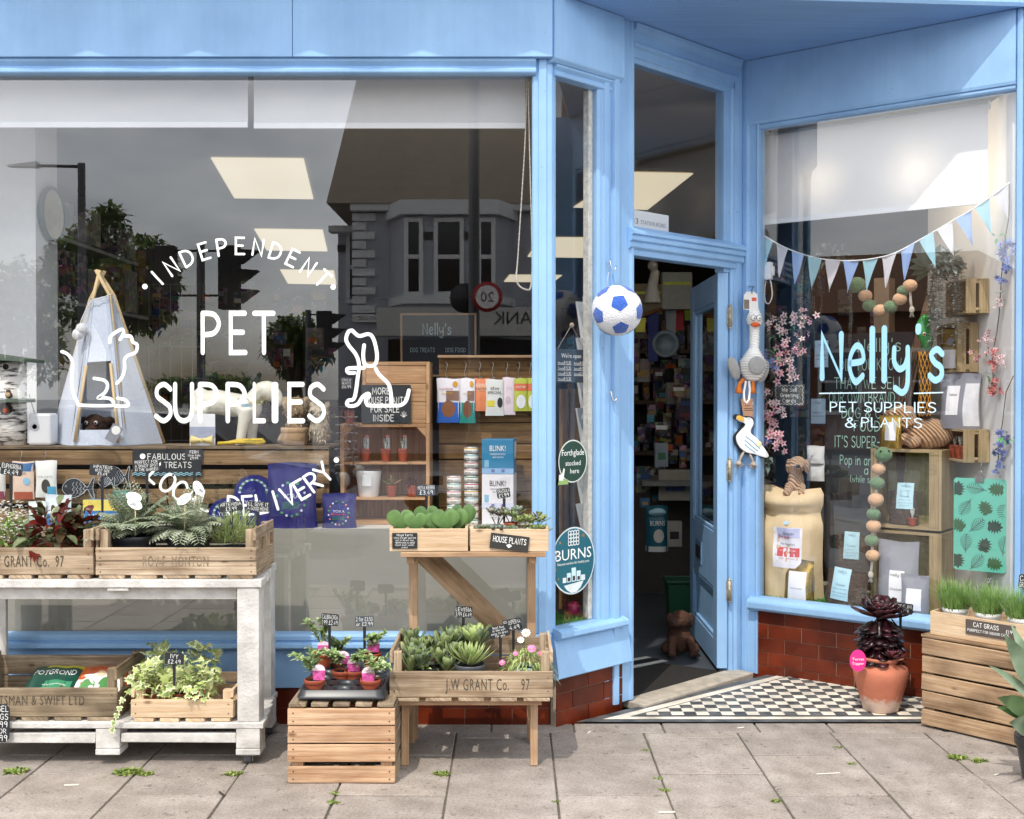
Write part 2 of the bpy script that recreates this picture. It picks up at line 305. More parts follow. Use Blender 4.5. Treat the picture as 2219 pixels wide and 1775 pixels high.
G={
'A':'0,0 2,6 4,0;.8,2.2 3.2,2.2','B':'0,0 0,6;~0,6 2.4,5.7 2.8,4.5 2,3.3 0,3.1;~0,3.1 2.7,2.8 3.3,1.4 2.5,.2 0,0','C':'~3.6,5 2.4,6 1,5.6 .1,3.8 .1,2.2 1,.4 2.4,0 3.7,1',
'D':'0,0 0,6;~0,6 2.2,5.6 3.6,4.2 3.6,1.8 2.2,.4 0,0','E':'3,6 0,6 0,0 3.1,0;0,3.1 2.6,3.1','F':'3.1,6 0,6 0,0;0,3.1 2.5,3.1','G':'~3.6,5 2.4,6 1,5.6 .1,3.8 .1,2.2 1,.4 2.4,0 3.6,.9 3.7,2.6;3.8,2.7 2.2,2.7',
'H':'0,6 0,0;3.4,6 3.4,0;0,3.1 3.4,3.1','I':'.3,6 .3,0','J':'~2.6,6 2.6,1.5 1.8,.1 .6,.1 0,1.2','K':'0,6 0,0;3.3,6 .1,2.7;1,3.5 3.5,0','L':'0,6 0,0 2.9,0','M':'0,0 .4,6 2.4,1.6 4.3,6 4.8,0','N':'0,0 0,6 3.4,0 3.4,6',
'O':'~2,6 .6,5.2 0,3 .6,.8 2,0 3.4,.8 4,3 3.4,5.2 2,6','P':'0,0 0,6;~0,6 2.3,5.8 3.3,4.4 2.3,3 0,2.7','Q':'~2,6 .6,5.2 0,3 .6,.8 2,0 3.4,.8 4,3 3.4,5.2 2,6;2.6,1.4 4,-.3','R':'0,0 0,6;~0,6 2.3,5.8 3.3,4.5 2.3,3.1 0,2.8;1.3,2.8 3.5,0',
'S':'~3.4,5.2 2,6 .5,5.4 .4,4.1 1.8,3.2 3.2,2.3 3.3,.9 1.8,0 .1,.8','T':'0,6 3.8,6;1.9,6 1.9,0','U':'~0,6 0,2 .6,.5 1.8,0 3,.5 3.5,2 3.5,6','V':'0,6 2,0 4,6','W':'0,6 1.3,0 2.6,4.6 3.9,0 5.2,6','X':'0,6 3.5,0;3.5,6 0,0','Y':'0,6 1.9,3 3.8,6;1.9,3 1.9,0','Z':'0,6 3.4,6 0,0 3.5,0',
'0':'~1.7,6 .5,5.2 0,3 .5,.8 1.7,0 2.9,.8 3.4,3 2.9,5.2 1.7,6','1':'.2,5 1.2,6 1.2,0','2':'~.1,4.8 1.2,6 2.8,5.6 3,4 1.6,1.8 0,0;0,0 3.3,0','3':'~.2,5.4 1.8,6 3,5 2.6,3.6 1.2,3.2;~1.2,3.2 3,2.6 3.2,1 1.8,0 0,.6','4':'2.4,0 2.4,6 0,1.8 3.4,1.8','5':'3,6 .4,6 .2,3.4;~.2,3.4 2.2,3.7 3.2,2 2.2,.2 0,.4',
'6':'~2.8,5.8 1,4.6 .1,2.2 .8,.3 2.2,.1 3.1,1.5 2.4,3 .9,2.8 .2,1.6','7':'0,6 3.2,6 1.2,0','8':'~1.6,3.2 .3,4.4 1.6,6 2.9,4.5 1.6,3.2 0,1.5 1.6,0 3.2,1.5 1.6,3.2','9':'~3,4.6 2,6 .5,5.4 .3,3.9 1.5,3 2.8,3.8 3.1,5.2;3.05,5 2.7,0',
'&':'~3.8,0 1.6,3.4 .8,5 1.7,6 2.6,5.1 1.6,3.6 .2,2 .4,.5 1.6,0 3,.8 3.8,2.4','£':'~3,5 2.2,6 1,5.2 1,3 .8,1 0,0;0,0 3.2,0;.2,2.9 2.3,2.9','.':'0,0 .25,.05',',':'.3,.3 0,-1',"'":'.3,6.2 .2,4.6','?':'~0,5 1.4,6 2.8,5 2.4,3.6 1.5,2.8 1.4,1.7;1.4,.1 1.45,.2','!':'.3,6 .2,1.6;.2,.1 .25,.2','-':'0,3 2,3','(':'~1.2,6.6 .2,4.6 .2,1.6 1.2,-.6',')':'~0,6.6 1,4.6 1,1.6 0,-.6','/':'0,-.3 2.4,6.3','~':'~0,3 .8,3.6 1.6,2.6 2.4,3.2',':':'.2,1 .25,1.1;.2,3.6 .25,3.7',
'a':'~3,3.3 1.8,4 .4,3.2 .2,1.2 1,.1 2.2,.4 3,1.6;3,4 3.1,0','b':'0,6.4 0,0;~0,2.6 1,3.9 2.4,3.7 3,2 2.4,.3 1,0 0,1.2','c':'~2.6,3.4 1.4,4 .2,2.8 .2,1.2 1.3,0 2.7,.7','d':'3,6.4 3,0;~3,2.6 2,3.9 .6,3.6 0,2 .6,.3 2,0 3,1.2','e':'~.1,2.1 2.7,2.4 2.4,3.7 1.3,4 .2,2.9 .1,1.3 1.2,0 2.7,.7','f':'~2.4,5.9 1.4,6.3 .9,5 .9,0;0,3.8 2,3.8','g':'~3,3.3 1.8,4 .4,3.2 .2,1.4 1,.3 2.2,.6 3,1.8;~3,4 3,-.6 2,-2 .4,-1.4','h':'0,6.4 0,0;~0,2.4 1.2,3.9 2.5,3.6 2.8,2 2.8,0','i':'.2,4 .2,0;.2,5.4 .25,5.5','j':'~1,4 1,-.8 .2,-1.8;1,5.4 1.05,5.5','k':'0,6.4 0,0;2.4,4 .1,1.8;.8,2.4 2.6,0','l':'.2,6.5 .2,0','m':'0,4 0,0;~0,2.4 1,3.9 2,3.2 2,0;~2,2.4 3,3.9 4,3.2 4,0','n':'0,4 0,0;~0,2.4 1.2,3.9 2.5,3.6 2.8,2 2.8,0','o':'~1.5,4 .3,3.2 0,2 .4,.6 1.5,0 2.6,.6 3,2 2.6,3.3 1.5,4','p':'0,4 0,-2;~0,2.6 1,3.9 2.4,3.7 3,2 2.4,.3 1,0 0,1.2','q':'3,4 3,-2;~3,2.6 2,3.9 .6,3.6 0,2 .6,.3 2,0 3,1.2','r':'0,4 0,0;~0,2.2 .8,3.6 2,3.8','s':'~2.5,3.4 1.4,4 .3,3.3 1,2.3 2.3,1.6 2.3,.5 1.1,0 0,.6','t':'.9,5.6 .9,.6 1.8,0;0,3.9 2.1,3.9','u':'~0,4 0,1.2 1,0 2.2,.5 2.8,1.8;2.8,4 2.9,0','v':'0,4 1.4,0 2.8,4','w':'0,4 1,0 2,3.2 3,0 4,4','x':'0,4 2.6,0;2.6,4 0,0','y':'~0,4 0,2.2 1,1.2 2.2,1.6 2.8,2.8;~2.8,4 2.8,-.6 1.8,-2 .2,-1.4','z':'0,4 2.4,4 0,0 2.5,0'}
def crom(P,n=5):
 if len(P)<3:return P
 o=[];Q=[P[0]]+P+[P[-1]]
 if P[0]==P[-1]:Q=[P[-2]]+P+[P[1]]
 for i in range(1,len(Q)-2):
  for k in range(n):
   t=k/n;a,b,c,d=Q[i-1:i+3]
   o.append(tuple(.5*(2*b[j]+(c[j]-a[j])*t+(2*a[j]-5*b[j]+4*c[j]-d[j])*t*t+(3*b[j]-a[j]-3*c[j]+d[j])*t**3)for j in(0,1)))
 o.append(P[-1]);return o
def ribbon(P,wd,caps=True,closed=False):
 P=[V((p[0],p[1]))for p in P];P=[p for i,p in enumerate(P)if i==0 or(p-P[i-1]).length>1e-6]
 if len(P)<2:return[],[]
 vs=[];fs=[];n=len(P);h=wd/2
 def nrm(a,b):d=(b-a).normalized();return V((-d.y,d.x))
 Ls=[];Rs=[]
 for i,p in enumerate(P):
  if i==0:q=nrm(P[0],P[1]);k=1
  elif i==n-1:q=nrm(P[-2],P[-1]);k=1
  else:
   a,b=nrm(P[i-1],p),nrm(p,P[i+1]);q=(a+b)
   if q.length<.2:q=a
   q=q.normalized();k=min(1.6,1/max(.3,q.dot(b)))
  Ls.append(p+q*h*k);Rs.append(p-q*h*k)
 for a,b in zip(Ls,Rs):vs+=[tuple(a),tuple(b)]
 for i in range(n-1):fs.append((2*i+1,2*i+3,2*i+2,2*i))
 if caps:
  for e,s0 in((0,1),(n-1,-1)):
   p=P[e];q=(Ls[e]-p);d=V((-q.y,q.x))*s0 if True else None
   arc=[p+q*math.cos(t)+d*math.sin(t)for t in[pi*k/5 for k in range(1,5)]]
   b=len(vs);vs+=[tuple(x)for x in arc];ring=[2*e]+[b+k for k in range(4)]+[2*e+1]
   fs.append(tuple(ring)if s0==1 else tuple(ring[::-1]))
 return vs,fs
def hand(s,h,wd=.12,xs=1.0,align='c',jit=0,track=1.3):
 """hand-lettered strokes; h cap height, wd stroke width / cap height. Returns verts (x,y,layer)."""
 k=h/6;x=0;vs=[];fs=[];lay=0
 for ch in s:
  if ch==' ':x+=2.6;continue
  g=G.get(ch)or G.get(ch.upper())
  if not g:x+=1;continue
  mxx=0;dy=R.uniform(-jit,jit)
  for st in g.split(';'):
   sm=st[0]=='~' and len(st)>1
   P=[tuple(float(q)for q in p.split(','))for p in(st[1:]if sm else st).split()]
   mxx=max(mxx,max(p[0]for p in P))
   if sm:P=crom(P)
   v2,f2=ribbon([((p[0]+x)*xs,p[1]+dy)for p in P],wd*6)
   b=len(vs);vs+=[(a*k,c*k,lay)for a,c in v2];fs+=[tuple(b+i for i in f)for f in f2];lay=(lay+1)%7
  x+=mxx+track+wd*3
 if not vs:return[],[]
 x0=min(p[0]for p in vs);x1=max(p[0]for p in vs);ox={'c':(x0+x1)/2,'l':x0,'r':x1}[align]
 return[(a-ox,c,l)for a,c,l in vs],fs
def letter(mb,vf,fn,m=0):
 vs,fs=vf;b=len(mb.v)
 for p in vs:mb.av(fn(p[0],p[1],(p[2]if len(p)>2 else 0)*.00012))
 for f in fs:mb.face([b+i for i in f],m)
def width(vf):return max(p[0]for p in vf[0])-min(p[0]for p in vf[0])if vf[0]else 0
def write_lines(mb,w,h,lines,y,m=0,z0=0,cx=0,kind='h',wd=.13,fill=.86):
 """lines of (text, relative height) filling a w x h card, in the plane y"""
 tot=sum(l[1]for l in lines)*1.35+.25;u=h/tot;z=z0+h-u*.3
 for l in lines:
  ch=u*l[1];z-=ch*1.0
  k=l[2]if len(l)>2 else kind
  vf=hand(l[0],ch,wd,jit=.25)if k=='h' else typ(l[0],ch)
  ww=width(vf);sx=min(1,w*fill/ww)if ww else 1;zz=z
  letter(mb,vf,lambda a,b,e:V((cx+a*sx,y-.0004-e,zz+b)),m);z-=ch*.35
BLUE=paint('#92bbe6','#9bc4eb')
WHITEP=mat('#e6e6e4',rough=.6,var=.04,scale=3)
DARKGAP=mat('#2a2622',rough=.9)
def clip(poly,a,b):
 out=[];side=lambda p:(b[0]-a[0])*(p[1]-a[1])-(b[1]-a[1])*(p[0]-a[0])
 for i in range(len(poly)):
  p,q=poly[i],poly[(i+1)%len(poly)];sp,sq=side(p),side(q)
  if sp>=0:out.append(p)
  if sp*sq<0:t=sp/(sp-sq);out.append((p[0]+(q[0]-p[0])*t,p[1]+(q[1]-p[1])*t))
 return out
def inpoly(p,poly):
 for a,b in poly:p=clip(p,a,b)if p else p
 return p if p and len(p)>2 else None
g=MB();g.poly([(-400,-400,-.16),(400,-400,-.16),(400,400,-.16),(-400,400,-.16)])
tag(obj('road',g,mat('#77777a',rough=.9,var=.2,scale=3,bump=.3,bscale=150)),kind='structure')
g=MB();g.box(-30,30,-3.4,.02,-.16,-.0065);g.box(-30,-3.2,.02,9,-.16,-.0065);g.box(2.7,30,.02,9,-.16,-.0065)
tag(obj('pavement_bed',g,mat('#655e50',rough=.95,var=.4,scale=60,bump=.5)),kind='structure')
g=MB();
for k in range(40):g.box(-30+k*1.5,-28.508+k*1.5,-3.53,-3.402,-.17,-.002,j=.002)
tag(obj('kerb',g,mat('#9a968f',rough=.85,var=.2,scale=30,bump=.3),bevel=.01),kind='structure')
g=MB();xs=[-.005+.3855*k+(.0 if 1 else 0)for k in range(-24,30)]
xs=[x+.162 for x in xs]
for ci,x in enumerate(xs):
 odd=(ci-24)%2
 ys=[-.395-.44*k if odd==0 else-.175-.44*k for k in range(-1,8)]
 for y in ys:
  y1=min(y+.44,-.095);
  if y1-y<.05:continue
  tl=R.uniform(-.002,.002);J=lambda:R.uniform(-.0016,.0016);e=.0034;f_=.005;q=[(x+e+J(),y+f_+J()),(x+.3855-e+J(),y+f_+J()),(x+.3855-e+J(),y1-f_+J()),(x+e+J(),y1-f_+J())];g.hexa([(a,b,-.1)for a,b in q]+[(a,b,R.uniform(-.003,.003))for a,b in q])
x=-4
while x<9:
 wd=R.uniform(.3,.52);g.box(x+.004,x+wd-.004,-.09,.035,-.1,R.uniform(-.005,-.001));x+=wd
def slabmat():
 m=mat('#aba29b',rough=.85,var=.13,scale=9,bump=.18,bscale=220);nt=m.node_tree;N=nt.nodes;L=nt.links;b=N['Principled BSDF']
 src=b.inputs['Base Color'].links[0].from_socket;geo=N.new('ShaderNodeNewGeometry');r=N.new('ShaderNodeValToRGB');r.color_ramp.elements[0].color=(.82,.81,.8,1);r.color_ramp.elements[1].color=(1,.98,.95,1)
 L.new(geo.outputs['Random Per Island'],r.inputs[0]);x=N.new('ShaderNodeMix');x.data_type='RGBA';x.blend_type='MULTIPLY';x.inputs[0].default_value=1;L.new(src,x.inputs[6]);L.new(r.outputs[0],x.inputs[7])
 t=N.new('ShaderNodeTexCoord')
 def spots(sc,p0,p1,k,fac,src):
  vo=N.new('ShaderNodeTexNoise');vo.inputs['Scale'].default_value=sc;vo.inputs['Detail'].default_value=8;vo.inputs['Roughness'].default_value=.75;L.new(t.outputs['Object'],vo.inputs[0]);r2=N.new('ShaderNodeValToRGB');r2.color_ramp.elements[0].position=p0;r2.color_ramp.elements[1].position=p1;r2.color_ramp.elements[0].color=(k,k*.98,k*.95,1);r2.color_ramp.elements[1].color=(1,1,1,1)
  L.new(vo.outputs[0],r2.inputs[0]);y=N.new('ShaderNodeMix');y.data_type='RGBA';y.blend_type='MULTIPLY';y.inputs[0].default_value=fac;L.new(src,y.inputs[6]);L.new(r2.outputs[0],y.inputs[7]);return y.outputs[2]
 c=spots(26,.35,.41,.4,.9,x.outputs[2]);c=spots(2.2,.38,.62,.84,1,c);c=spots(110,.4,.55,.62,.8,c);c=spots(9,.4,.6,.88,.8,c)
 vo=N.new('ShaderNodeTexVoronoi');vo.inputs['Scale'].default_value=5.5;L.new(t.outputs['Object'],vo.inputs[0]);r3=N.new('ShaderNodeValToRGB');r3.color_ramp.elements[0].position=.055;r3.color_ramp.elements[1].position=.085;r3.color_ramp.elements[0].color=(.62,.6,.58,1);r3.color_ramp.elements[1].color=(1,1,1,1);L.new(vo.outputs['Distance'],r3.inputs[0])
 y=N.new('ShaderNodeMix');y.data_type='RGBA';y.blend_type='MULTIPLY';y.inputs[0].default_value=.7;L.new(c,y.inputs[6]);L.new(r3.outputs[0],y.inputs[7]);c=y.outputs[2]
 L.new(c,b.inputs['Base Color']);return m
tag(obj('pavement',g,slabmat(),bevel=.004),kind='structure')
DN=V((DC.y,-DC.x,0))
def inset(a,b,d):n=V((-(b-a).y,(b-a).x,0)).normalized()*d;return((a+n).x,(a+n).y),((b+n).x,(b+n).y)
A0,A1,A3,A4=V((.27,.037,0)),P4+DR*.105,P5+V((0,-.01,0)),V((2.3,.037,0))
Q=[(A0,A4),(A4,A3),(A3,A1),(A1,A0)]
g=MB()
big=[(-1,-1),(4,-1),(4,3),(-1,3)]
def ring(df,dc,z,m):
 E=[inset(a,b,(df if i==0 else dc if i==3 else 0))for i,(a,b)in enumerate(Q)]
 g.poly([(p[0],p[1],z)for p in inpoly(big,E)],m);return E
ring(0,0,.003,0);ring(.032,.05,.0055,1);ring(.068,.098,.008,0);E=ring(.074,.112,.0085,0)
t=.0545
for i in range(60):
 for j in range(30):
  if(i+j)%2:
   x,y=.2+i*t,.113+j*t;p=inpoly([(x,y),(x+t,y),(x+t,y+t),(x,y+t)],E)
   if p:g.poly([(a,b,.0105)for a,b in p],1)
tag(obj('porch_mosaic',g,[mat('#484b4e',rough=.5,var=.4,scale=12,h2='#6a6b6b'),mat('#e2d9c8',rough=.55,var=.4,scale=7)]),kind='structure')
g=MB();pt=lambda s,o:P0+DC*s+V((-DC.y,DC.x,0))*o
sJ0=(at(1362,1500,'C')-P0).dot(DC);sJ1=(at(1578,1460,'C')-P0).dot(DC);sE=(P4-P0).dot(DC)
a,b=pt(sJ0-.02,-.11),pt(sJ1+.06,-.11);c,d=pt(sJ1+.06,.02),pt(sJ0-.02,.02)
g.vprism([(p.x,p.y)for p in(a,b,c,d)],-.02,.016)
tag(obj('door_step',g,mat('#b3a898',rough=.8,var=.25,scale=20,bump=.3),bevel=.006),kind='structure')
shop=thing('pet_shop','pale blue painted shopfront with recessed corner entrance and large plate glass windows','shop',(0,.4,0))
def part(name,mb,m,par=shop,**k):return obj(name,mb,m,par,w=True,**k)
ZS=3.06;ZF=2.79
for x0,x1 in((-3.2,-.9085),(-.9065,.168)):
 g=MB();g.box(x0,x1,-.06,.2,ZF,3.6);part('fascia_board',g,BLUE,bevel=.003)
g=MB();g.sweep([(0,ZF+.003),(.045,ZF-.001),(.047,ZF-.012),(.03,ZF-.03),(.03,ZF-.036),(.042,ZF-.042),(.042,ZF-.058),(.03,ZF-.066),(0,ZF-.066)],(-3.2,0,0),(.10,0,0));part('fascia_moulding',g,BLUE,bevel=.002)
g=MB();ed=[(-4.2,.0)]
x=-4.2
while x<.74:
 for k in range(7):ed.append((x+.46*k/6,-.44-.03*math.sin(pi*k/6)))
 x+=.46
ed.append((x,.0));g.vprism(ed,3.42,3.47);part('canopy',g,BLUE)
sP1=(P1-P0).dot(DC);sA=sP1-.075
g=MB();g.sweep([(0,2.775),(.03,2.775),(.045,2.79),(.045,ZS-.002),(0,ZS-.002)],P0+DC*(-.03),P0+DC*sP1);part('canted_fascia',g,BLUE,bevel=.002)
g=MB();g.sweep([(-.02,2.775),(.028,2.774),(.03,2.765),(.015,2.75),(.02,2.742),(.02,2.728),(-.02,2.72)],P0+DC*.0,P0+DC*(sP1-.02));part('canted_moulding',g,BLUE,bevel=.002)
g=MB();g.box(.0,.1,.1,.2,ZS+.3,ZS+.31)
sof=[(.05,-.05),(2.6,.16),(2.6,.4),(2.4,.3),(P4.x+.3,P4.y+.25),(P4.x-.1,P4.y+.2),(.2,.4)]
g=MB();g.vprism(sof,ZS,ZS+.05)
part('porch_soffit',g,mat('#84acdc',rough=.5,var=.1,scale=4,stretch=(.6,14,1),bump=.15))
g=MB();g.sweep([(0,ZS+.001),(.022,ZS-.006),(.03,ZS+.01),(.03,ZS+.6),(0,ZS+.6)],(.169,-.03,0),(2.62,.17,0));part('porch_beam',g,BLUE,bevel=.002)
g=MB();g.vprism([(.084,.05),(.084,-.012),(.09,-.02),(.108,-.021),(.113,-.031),(.143,-.032),(.147,-.024),(.166,-.018),(.176,-.004),(.184,.012),(.15,.05)],.392,ZF-.002);part('corner_post',g,BLUE,bevel=.002)
GL=glassmat(.155);GL2=glassmat(.09)
def sheet(name,a,b,z0,z1,m,par=shop):
 g=MB();g.poly([(a.x,a.y,z0),(b.x,b.y,z0),(b.x,b.y,z1),(a.x,a.y,z1)]);return part(name,g,m,par)
paneL=sheet('window_pane',V((-3.1,.012,0)),V((.09,.012,0)),.395,2.735,GL)
g=MB();g.box(-3.1,.085,.05,.07,.38,.822);part('frosted_board',g,mat('#98968c',rough=.5,var=.12,scale=2))
g=MB();g.vprism([(-3.1,.071),(.07,.071),(.2,.5),(-3.1,.5)],.79,.818);part('display_shelf',g,mat('#d8d5cd',rough=.5,var=.05),bevel=.003)
g=MB();g.sweep([(-.02,.394),(.03,.39),(.038,.384),(.038,.366),(.03,.362),(.03,.358),(.048,.354),(.05,.336),(.036,.328),(-.02,.328)],(-3.2,0,0),(.166,0,0));part('window_sill',g,BLUE,bevel=.002)
g=MB();g.box(-3.2,.16,.005,.05,.155,.329);part('riser_panel',g,BLUE,bevel=.003)
def tiles(name,a,d,ln,z0,z1,rows,tw,m):
 g=MB();n=V((d.y,-d.x,0));h=(z1-z0)/rows
 q=[a-n*.03,a+d*ln-n*.03,a+d*ln,a];g.vprism([(p.x,p.y)for p in q],z0,z1-.001,1)
 for r in range(rows):
  s=-tw*(.5 if r%2 else 0)
  while s<ln:
   s0,s1=max(0,s)+.0012,min(ln,s+tw)-.0012
   if s1-s0>.012:
    o=.004+R.uniform(0,.0012);p=[a+d*s0+n*.0,a+d*s1+n*.0,a+d*s1+n*o,a+d*s0+n*o]
    zz0,zz1=z0+h*r+.0012,z0+h*(r+1)-.0012
    g.hexa([tuple(V((x.x,x.y,zz0)))for x in(p[3],p[2],p[1],p[0])]+[tuple(V((x.x,x.y,zz1)))for x in(p[3],p[2],p[1],p[0])])
   s+=tw
 return part(name,g,[m,mat('#a89a86',rough=.9,var=.2)],bevel=.0012)
def glaze():
 m=mat('#5e2210',rough=.32,var=.28,scale=7,bump=.12,bscale=30,coat=.12,spec=.3,h2='#7a3016');nt=m.node_tree;N=nt.nodes;L=nt.links;b=N['Principled BSDF'];src=b.inputs['Base Color'].links[0].from_socket
 geo=N.new('ShaderNodeNewGeometry');r=N.new('ShaderNodeValToRGB');r.color_ramp.elements[0].color=(.55,.5,.5,1);r.color_ramp.elements[1].color=(1,1,1,1);L.new(geo.outputs['Random Per Island'],r.inputs[0])
 x=N.new('ShaderNodeMix');x.data_type='RGBA';x.blend_type='MULTIPLY';x.inputs[0].default_value=1;L.new(src,x.inputs[6]);L.new(r.outputs[0],x.inputs[7]);L.new(x.outputs[2],b.inputs['Base Color']);return m
GZ=glaze()
tiles('riser_tiles',V((-3.2,.025,0)),V((1,0,0)),3.36,-.02,.153,2,.2,GZ)
sg0,sg1=.012,sP1-.07
def cpt(s,o,z):p=pt(s,o);return V((p.x,p.y,z))
paneC=sheet('side_pane',pt(.02,.01),pt(sg1,.01),.41,2.73,GL2)
def cprism(name,prof,z0,z1,m=BLUE,b=.002):
 g=MB();g.vprism([(pt(s,o).x,pt(s,o).y)for s,o in prof],z0,z1);return part(name,g,m,bevel=b)
sF=(at(1291,900,'C')-P0).dot(DC);sg=sJ0
cprism('door_post',[(sF,.05),(sF,-.004),(sF+.012,-.012),(sF+.03,-.012),(sF+.034,-.022),(sF+.062,-.024),(sF+.068,-.014),(sF+.082,-.014),(sF+.088,-.034),(sF+.118,-.036),(sF+.124,-.024),(sJ0-.022,-.022),(sJ0-.016,-.03),(sJ0,-.03),(sJ0,.06)],.02,ZS-.001)
g=MB();g.sweep([(-.03,.41),(.03,.405),(.055,.395),(.058,.372),(.045,.366),(.0,.362),(-.03,.362)],cpt(-.0,0,0),cpt(sP1+.02,0,0));part('window_sill',g,BLUE,bevel=.003)
g=MB();g.sweep([(-.02,.361),(.022,.361),(.027,.352),(.052,.206),(.049,.2),(-.02,.21)],cpt(-.01,0,0),cpt(sP1+.05,0,0));part('riser_panel',g,BLUE,bevel=.003)
tiles('riser_tiles',cpt(0.005,-.02,0),DC,sP1+.015,-.02,.209,3,.2,GZ)
cprism('pane_edge',[(sF-.028,.018),(sF-.001,.018),(sF-.001,.05),(sF-.028,.05)],.41,2.72,mat('#d9d6cc',rough=.8,var=.25,scale=40))
g=MB();g.sweep([(-.05,2.155),(.0,2.155),(.012,2.15),(.05,2.128),(.052,2.112),(.04,2.108),(.045,2.1),(.045,2.085),(.032,2.08),(.036,2.072),(.036,2.055),(.022,2.045),(.02,2.02),(-.05,2.02)],cpt(sJ0-.035,0,0),cpt(sJ1+.075,0,0));part('transom_rail',g,BLUE,bevel=.002)
g=MB();g.sweep([(-.05,2.89),(.0,2.89),(.004,2.91),(.012,2.914),(.012,2.95),(.03,2.958),(.03,2.97),(.018,2.978),(.018,3.02),(.04,3.03),(.045,ZS-.003),(-.05,ZS-.003)],cpt(sJ0,0,0),cpt(sJ1+.05,0,0));part('door_head',g,BLUE,bevel=.002)
paneT=sheet('transom_pane',pt(sJ0,.012),pt(sJ1,.012),2.15,2.892,GL2)
cprism('door_post',[(sJ1+.004,.06),(sJ1+.004,-.004),(sJ1+.016,-.012),(sJ1+.03,-.012),(sJ1+.034,-.026),(sJ1+.06,-.028),(sJ1+.066,-.02),(sE-.02,-.02),(sE+.01,.01),(sE-.02,.06)],.0,ZS-.001)
g=MB();g.vprism([tuple(x)for x in[(pt(sJ1-.05,-.004)).to_2d(),(pt(sJ1+.003,-.004)).to_2d(),(pt(sJ1+.003,.05)).to_2d(),(pt(sJ1-.05,.05)).to_2d()]],2.0,2.892);part('transom_jamb',g,BLUE,bevel=.002)
def rp(u,o=0):return(at(u,900,'R',o)-P4).dot(DR)
def rpt(s,o=0):return P4+DR*s+V((-DR.y,DR.x,0))*o
LR=(P5-P4).length;rs0=rp(1647);rs1=rp(2199)
def rprism(name,prof,z0,z1,m=BLUE):
 g=MB();g.vprism([(rpt(s,o).x,rpt(s,o).y)for s,o in prof],z0,z1);return part(name,g,m,bevel=.002)
rprism('window_post',[(-.03,.05),(-.03,-.02),(-.005,-.026),(.004,-.012),(rs0-.018,-.012),(rs0-.012,-.02),(rs0-.004,-.018),(rs0,.0),(rs0,.05)],.0,ZS-.001)
rprism('window_post',[(rs1,.05),(rs1,-.004),(rs1+.006,-.016),(rs1+.018,-.018),(LR+.02,-.018),(LR+.02,.05)],.386,ZS-.001)
g=MB();g.sweep([(-.05,2.735),(.018,2.735),(.022,2.75),(.022,ZS-.002),(-.05,ZS-.002)],rpt(0),rpt(rs1+.002));part('wing_fascia',g,BLUE,bevel=.002)
g=MB();g.sweep([(-.03,2.734),(.012,2.734),(.014,2.722),(.006,2.712),(-.03,2.708)],rpt(rs0),rpt(rs1));part('window_head',g,BLUE,bevel=.002)
paneR=sheet('window_pane',rpt(rs0,.01),rpt(rs1,.01),.386,2.712,glassmat(.115))
g=MB();g.sweep([(-.03,.388),(.03,.384),(.062,.374),(.065,.362),(.062,.335),(.04,.322),(-.03,.322)],rpt(.02),rpt(LR+.02));part('window_sill',g,BLUE,bevel=.003)
tiles('riser_tiles',rpt(.02,-.006),DR,LR,-.02,.322,5,.175,GZ)
g=MB();g.vprism([(P5.x+.01,.175),(P5.x+.01,.02),(P5.x+.02,.0),(2.9,.06),(2.9,.4),(P5.x+.1,.4)],-.02,ZS-.001);part('end_pilaster',g,BLUE,bevel=.003)
WALL=mat('#6d675f',rough=.9,var=.2,scale=2)  # white inside walls, darkened in the colour to stand for the lack of light
g=MB();g.box(-3.4,-3.3,.05,13.2,-.02,3.0);g.box(-3.4,4.0,13.1,13.2,-.02,3.0);g.box(3.9,4.0,.4,13.2,-.02,3.0);g.box(2.6,4,.35,.42,-.02,3.0);g.box(-3.4,-3.1,-.05,.06,-.02,3.6);part('shop_wall',g,WALL)
g=MB();g.vprism([(-3.4,.06),(.17,.06),(1.2,1.0),(2.3,.2),(4,.4),(4,13.2),(-3.4,13.2)],2.925,2.98);part('shop_ceiling',g,mat('#a9a49c',rough=.9,var=.06,scale=2))
g=MB();g.vprism([(-3.4,.06),(.17,.06),(1.15,.96),(2.3,.2),(4,.4),(4,13.2),(-3.4,13.2)],-.03,.004);part('shop_floor',g,mat('#4b5057',rough=.5,var=.2,scale=5))
PANEL=mat('#fff0cf',rough=.6,var=.02,emit=.75)
for q in(((457,343),(658,345),(679,432),(508,430)),((551,497),(699,499),(709.5,545),(578,543)),((607,585),(723,587),(729,617),(624,615)),((1360,374),(1502,377),(1403,455),(1242.5,450)),((1172,515),(1306,516),(1266,559),(1143,557)),((1104,596),(1218,597),(1199,612),(1092,611))):
 P=[ground(u,v,2.915)for u,v in q];g=MB();g.hexa(P+[p+V((0,0,.004))for p in P],0)
 part('ceiling_light',g,PANEL)
g=MB();g.box(-3.2,-2.30,.72,.98,.5,2.74);part('partition',g,mat('#eef0f2',rough=.6,var=.03))
g=MB();g.box(2.203,2.24,.24,1.25,.3,2.74);part('display_wall',g,WHITEP)
g=MB();q=[rpt(.02,.045),rpt(LR-.03,.045),V((2.2,.3,0)),V((2.2,1.25,0)),V((1.25,1.6,0)),V((1.17,1.0,0))]
g.vprism([(p.x,p.y)for p in q],.3,.372);part('display_floor',g,mat('#9a9688',rough=.7))
g=MB();q=[pt(.02,.03),pt(sF,.03),pt(sF,.35),pt(.1,.45)];g.vprism([(p.x,p.y)for p in q],.3,.405);part('display_floor',g,mat('#9a9688',rough=.7))
dx0,dx1,dy0,dy1=1.020,1.072,.865,1.72
DB=BLUE
g=MB()
g.box(dx0,dx1,dy0,dy0+.105,.03,2.0);g.box(dx0,dx1,dy1-.105,dy1,.03,2.0)
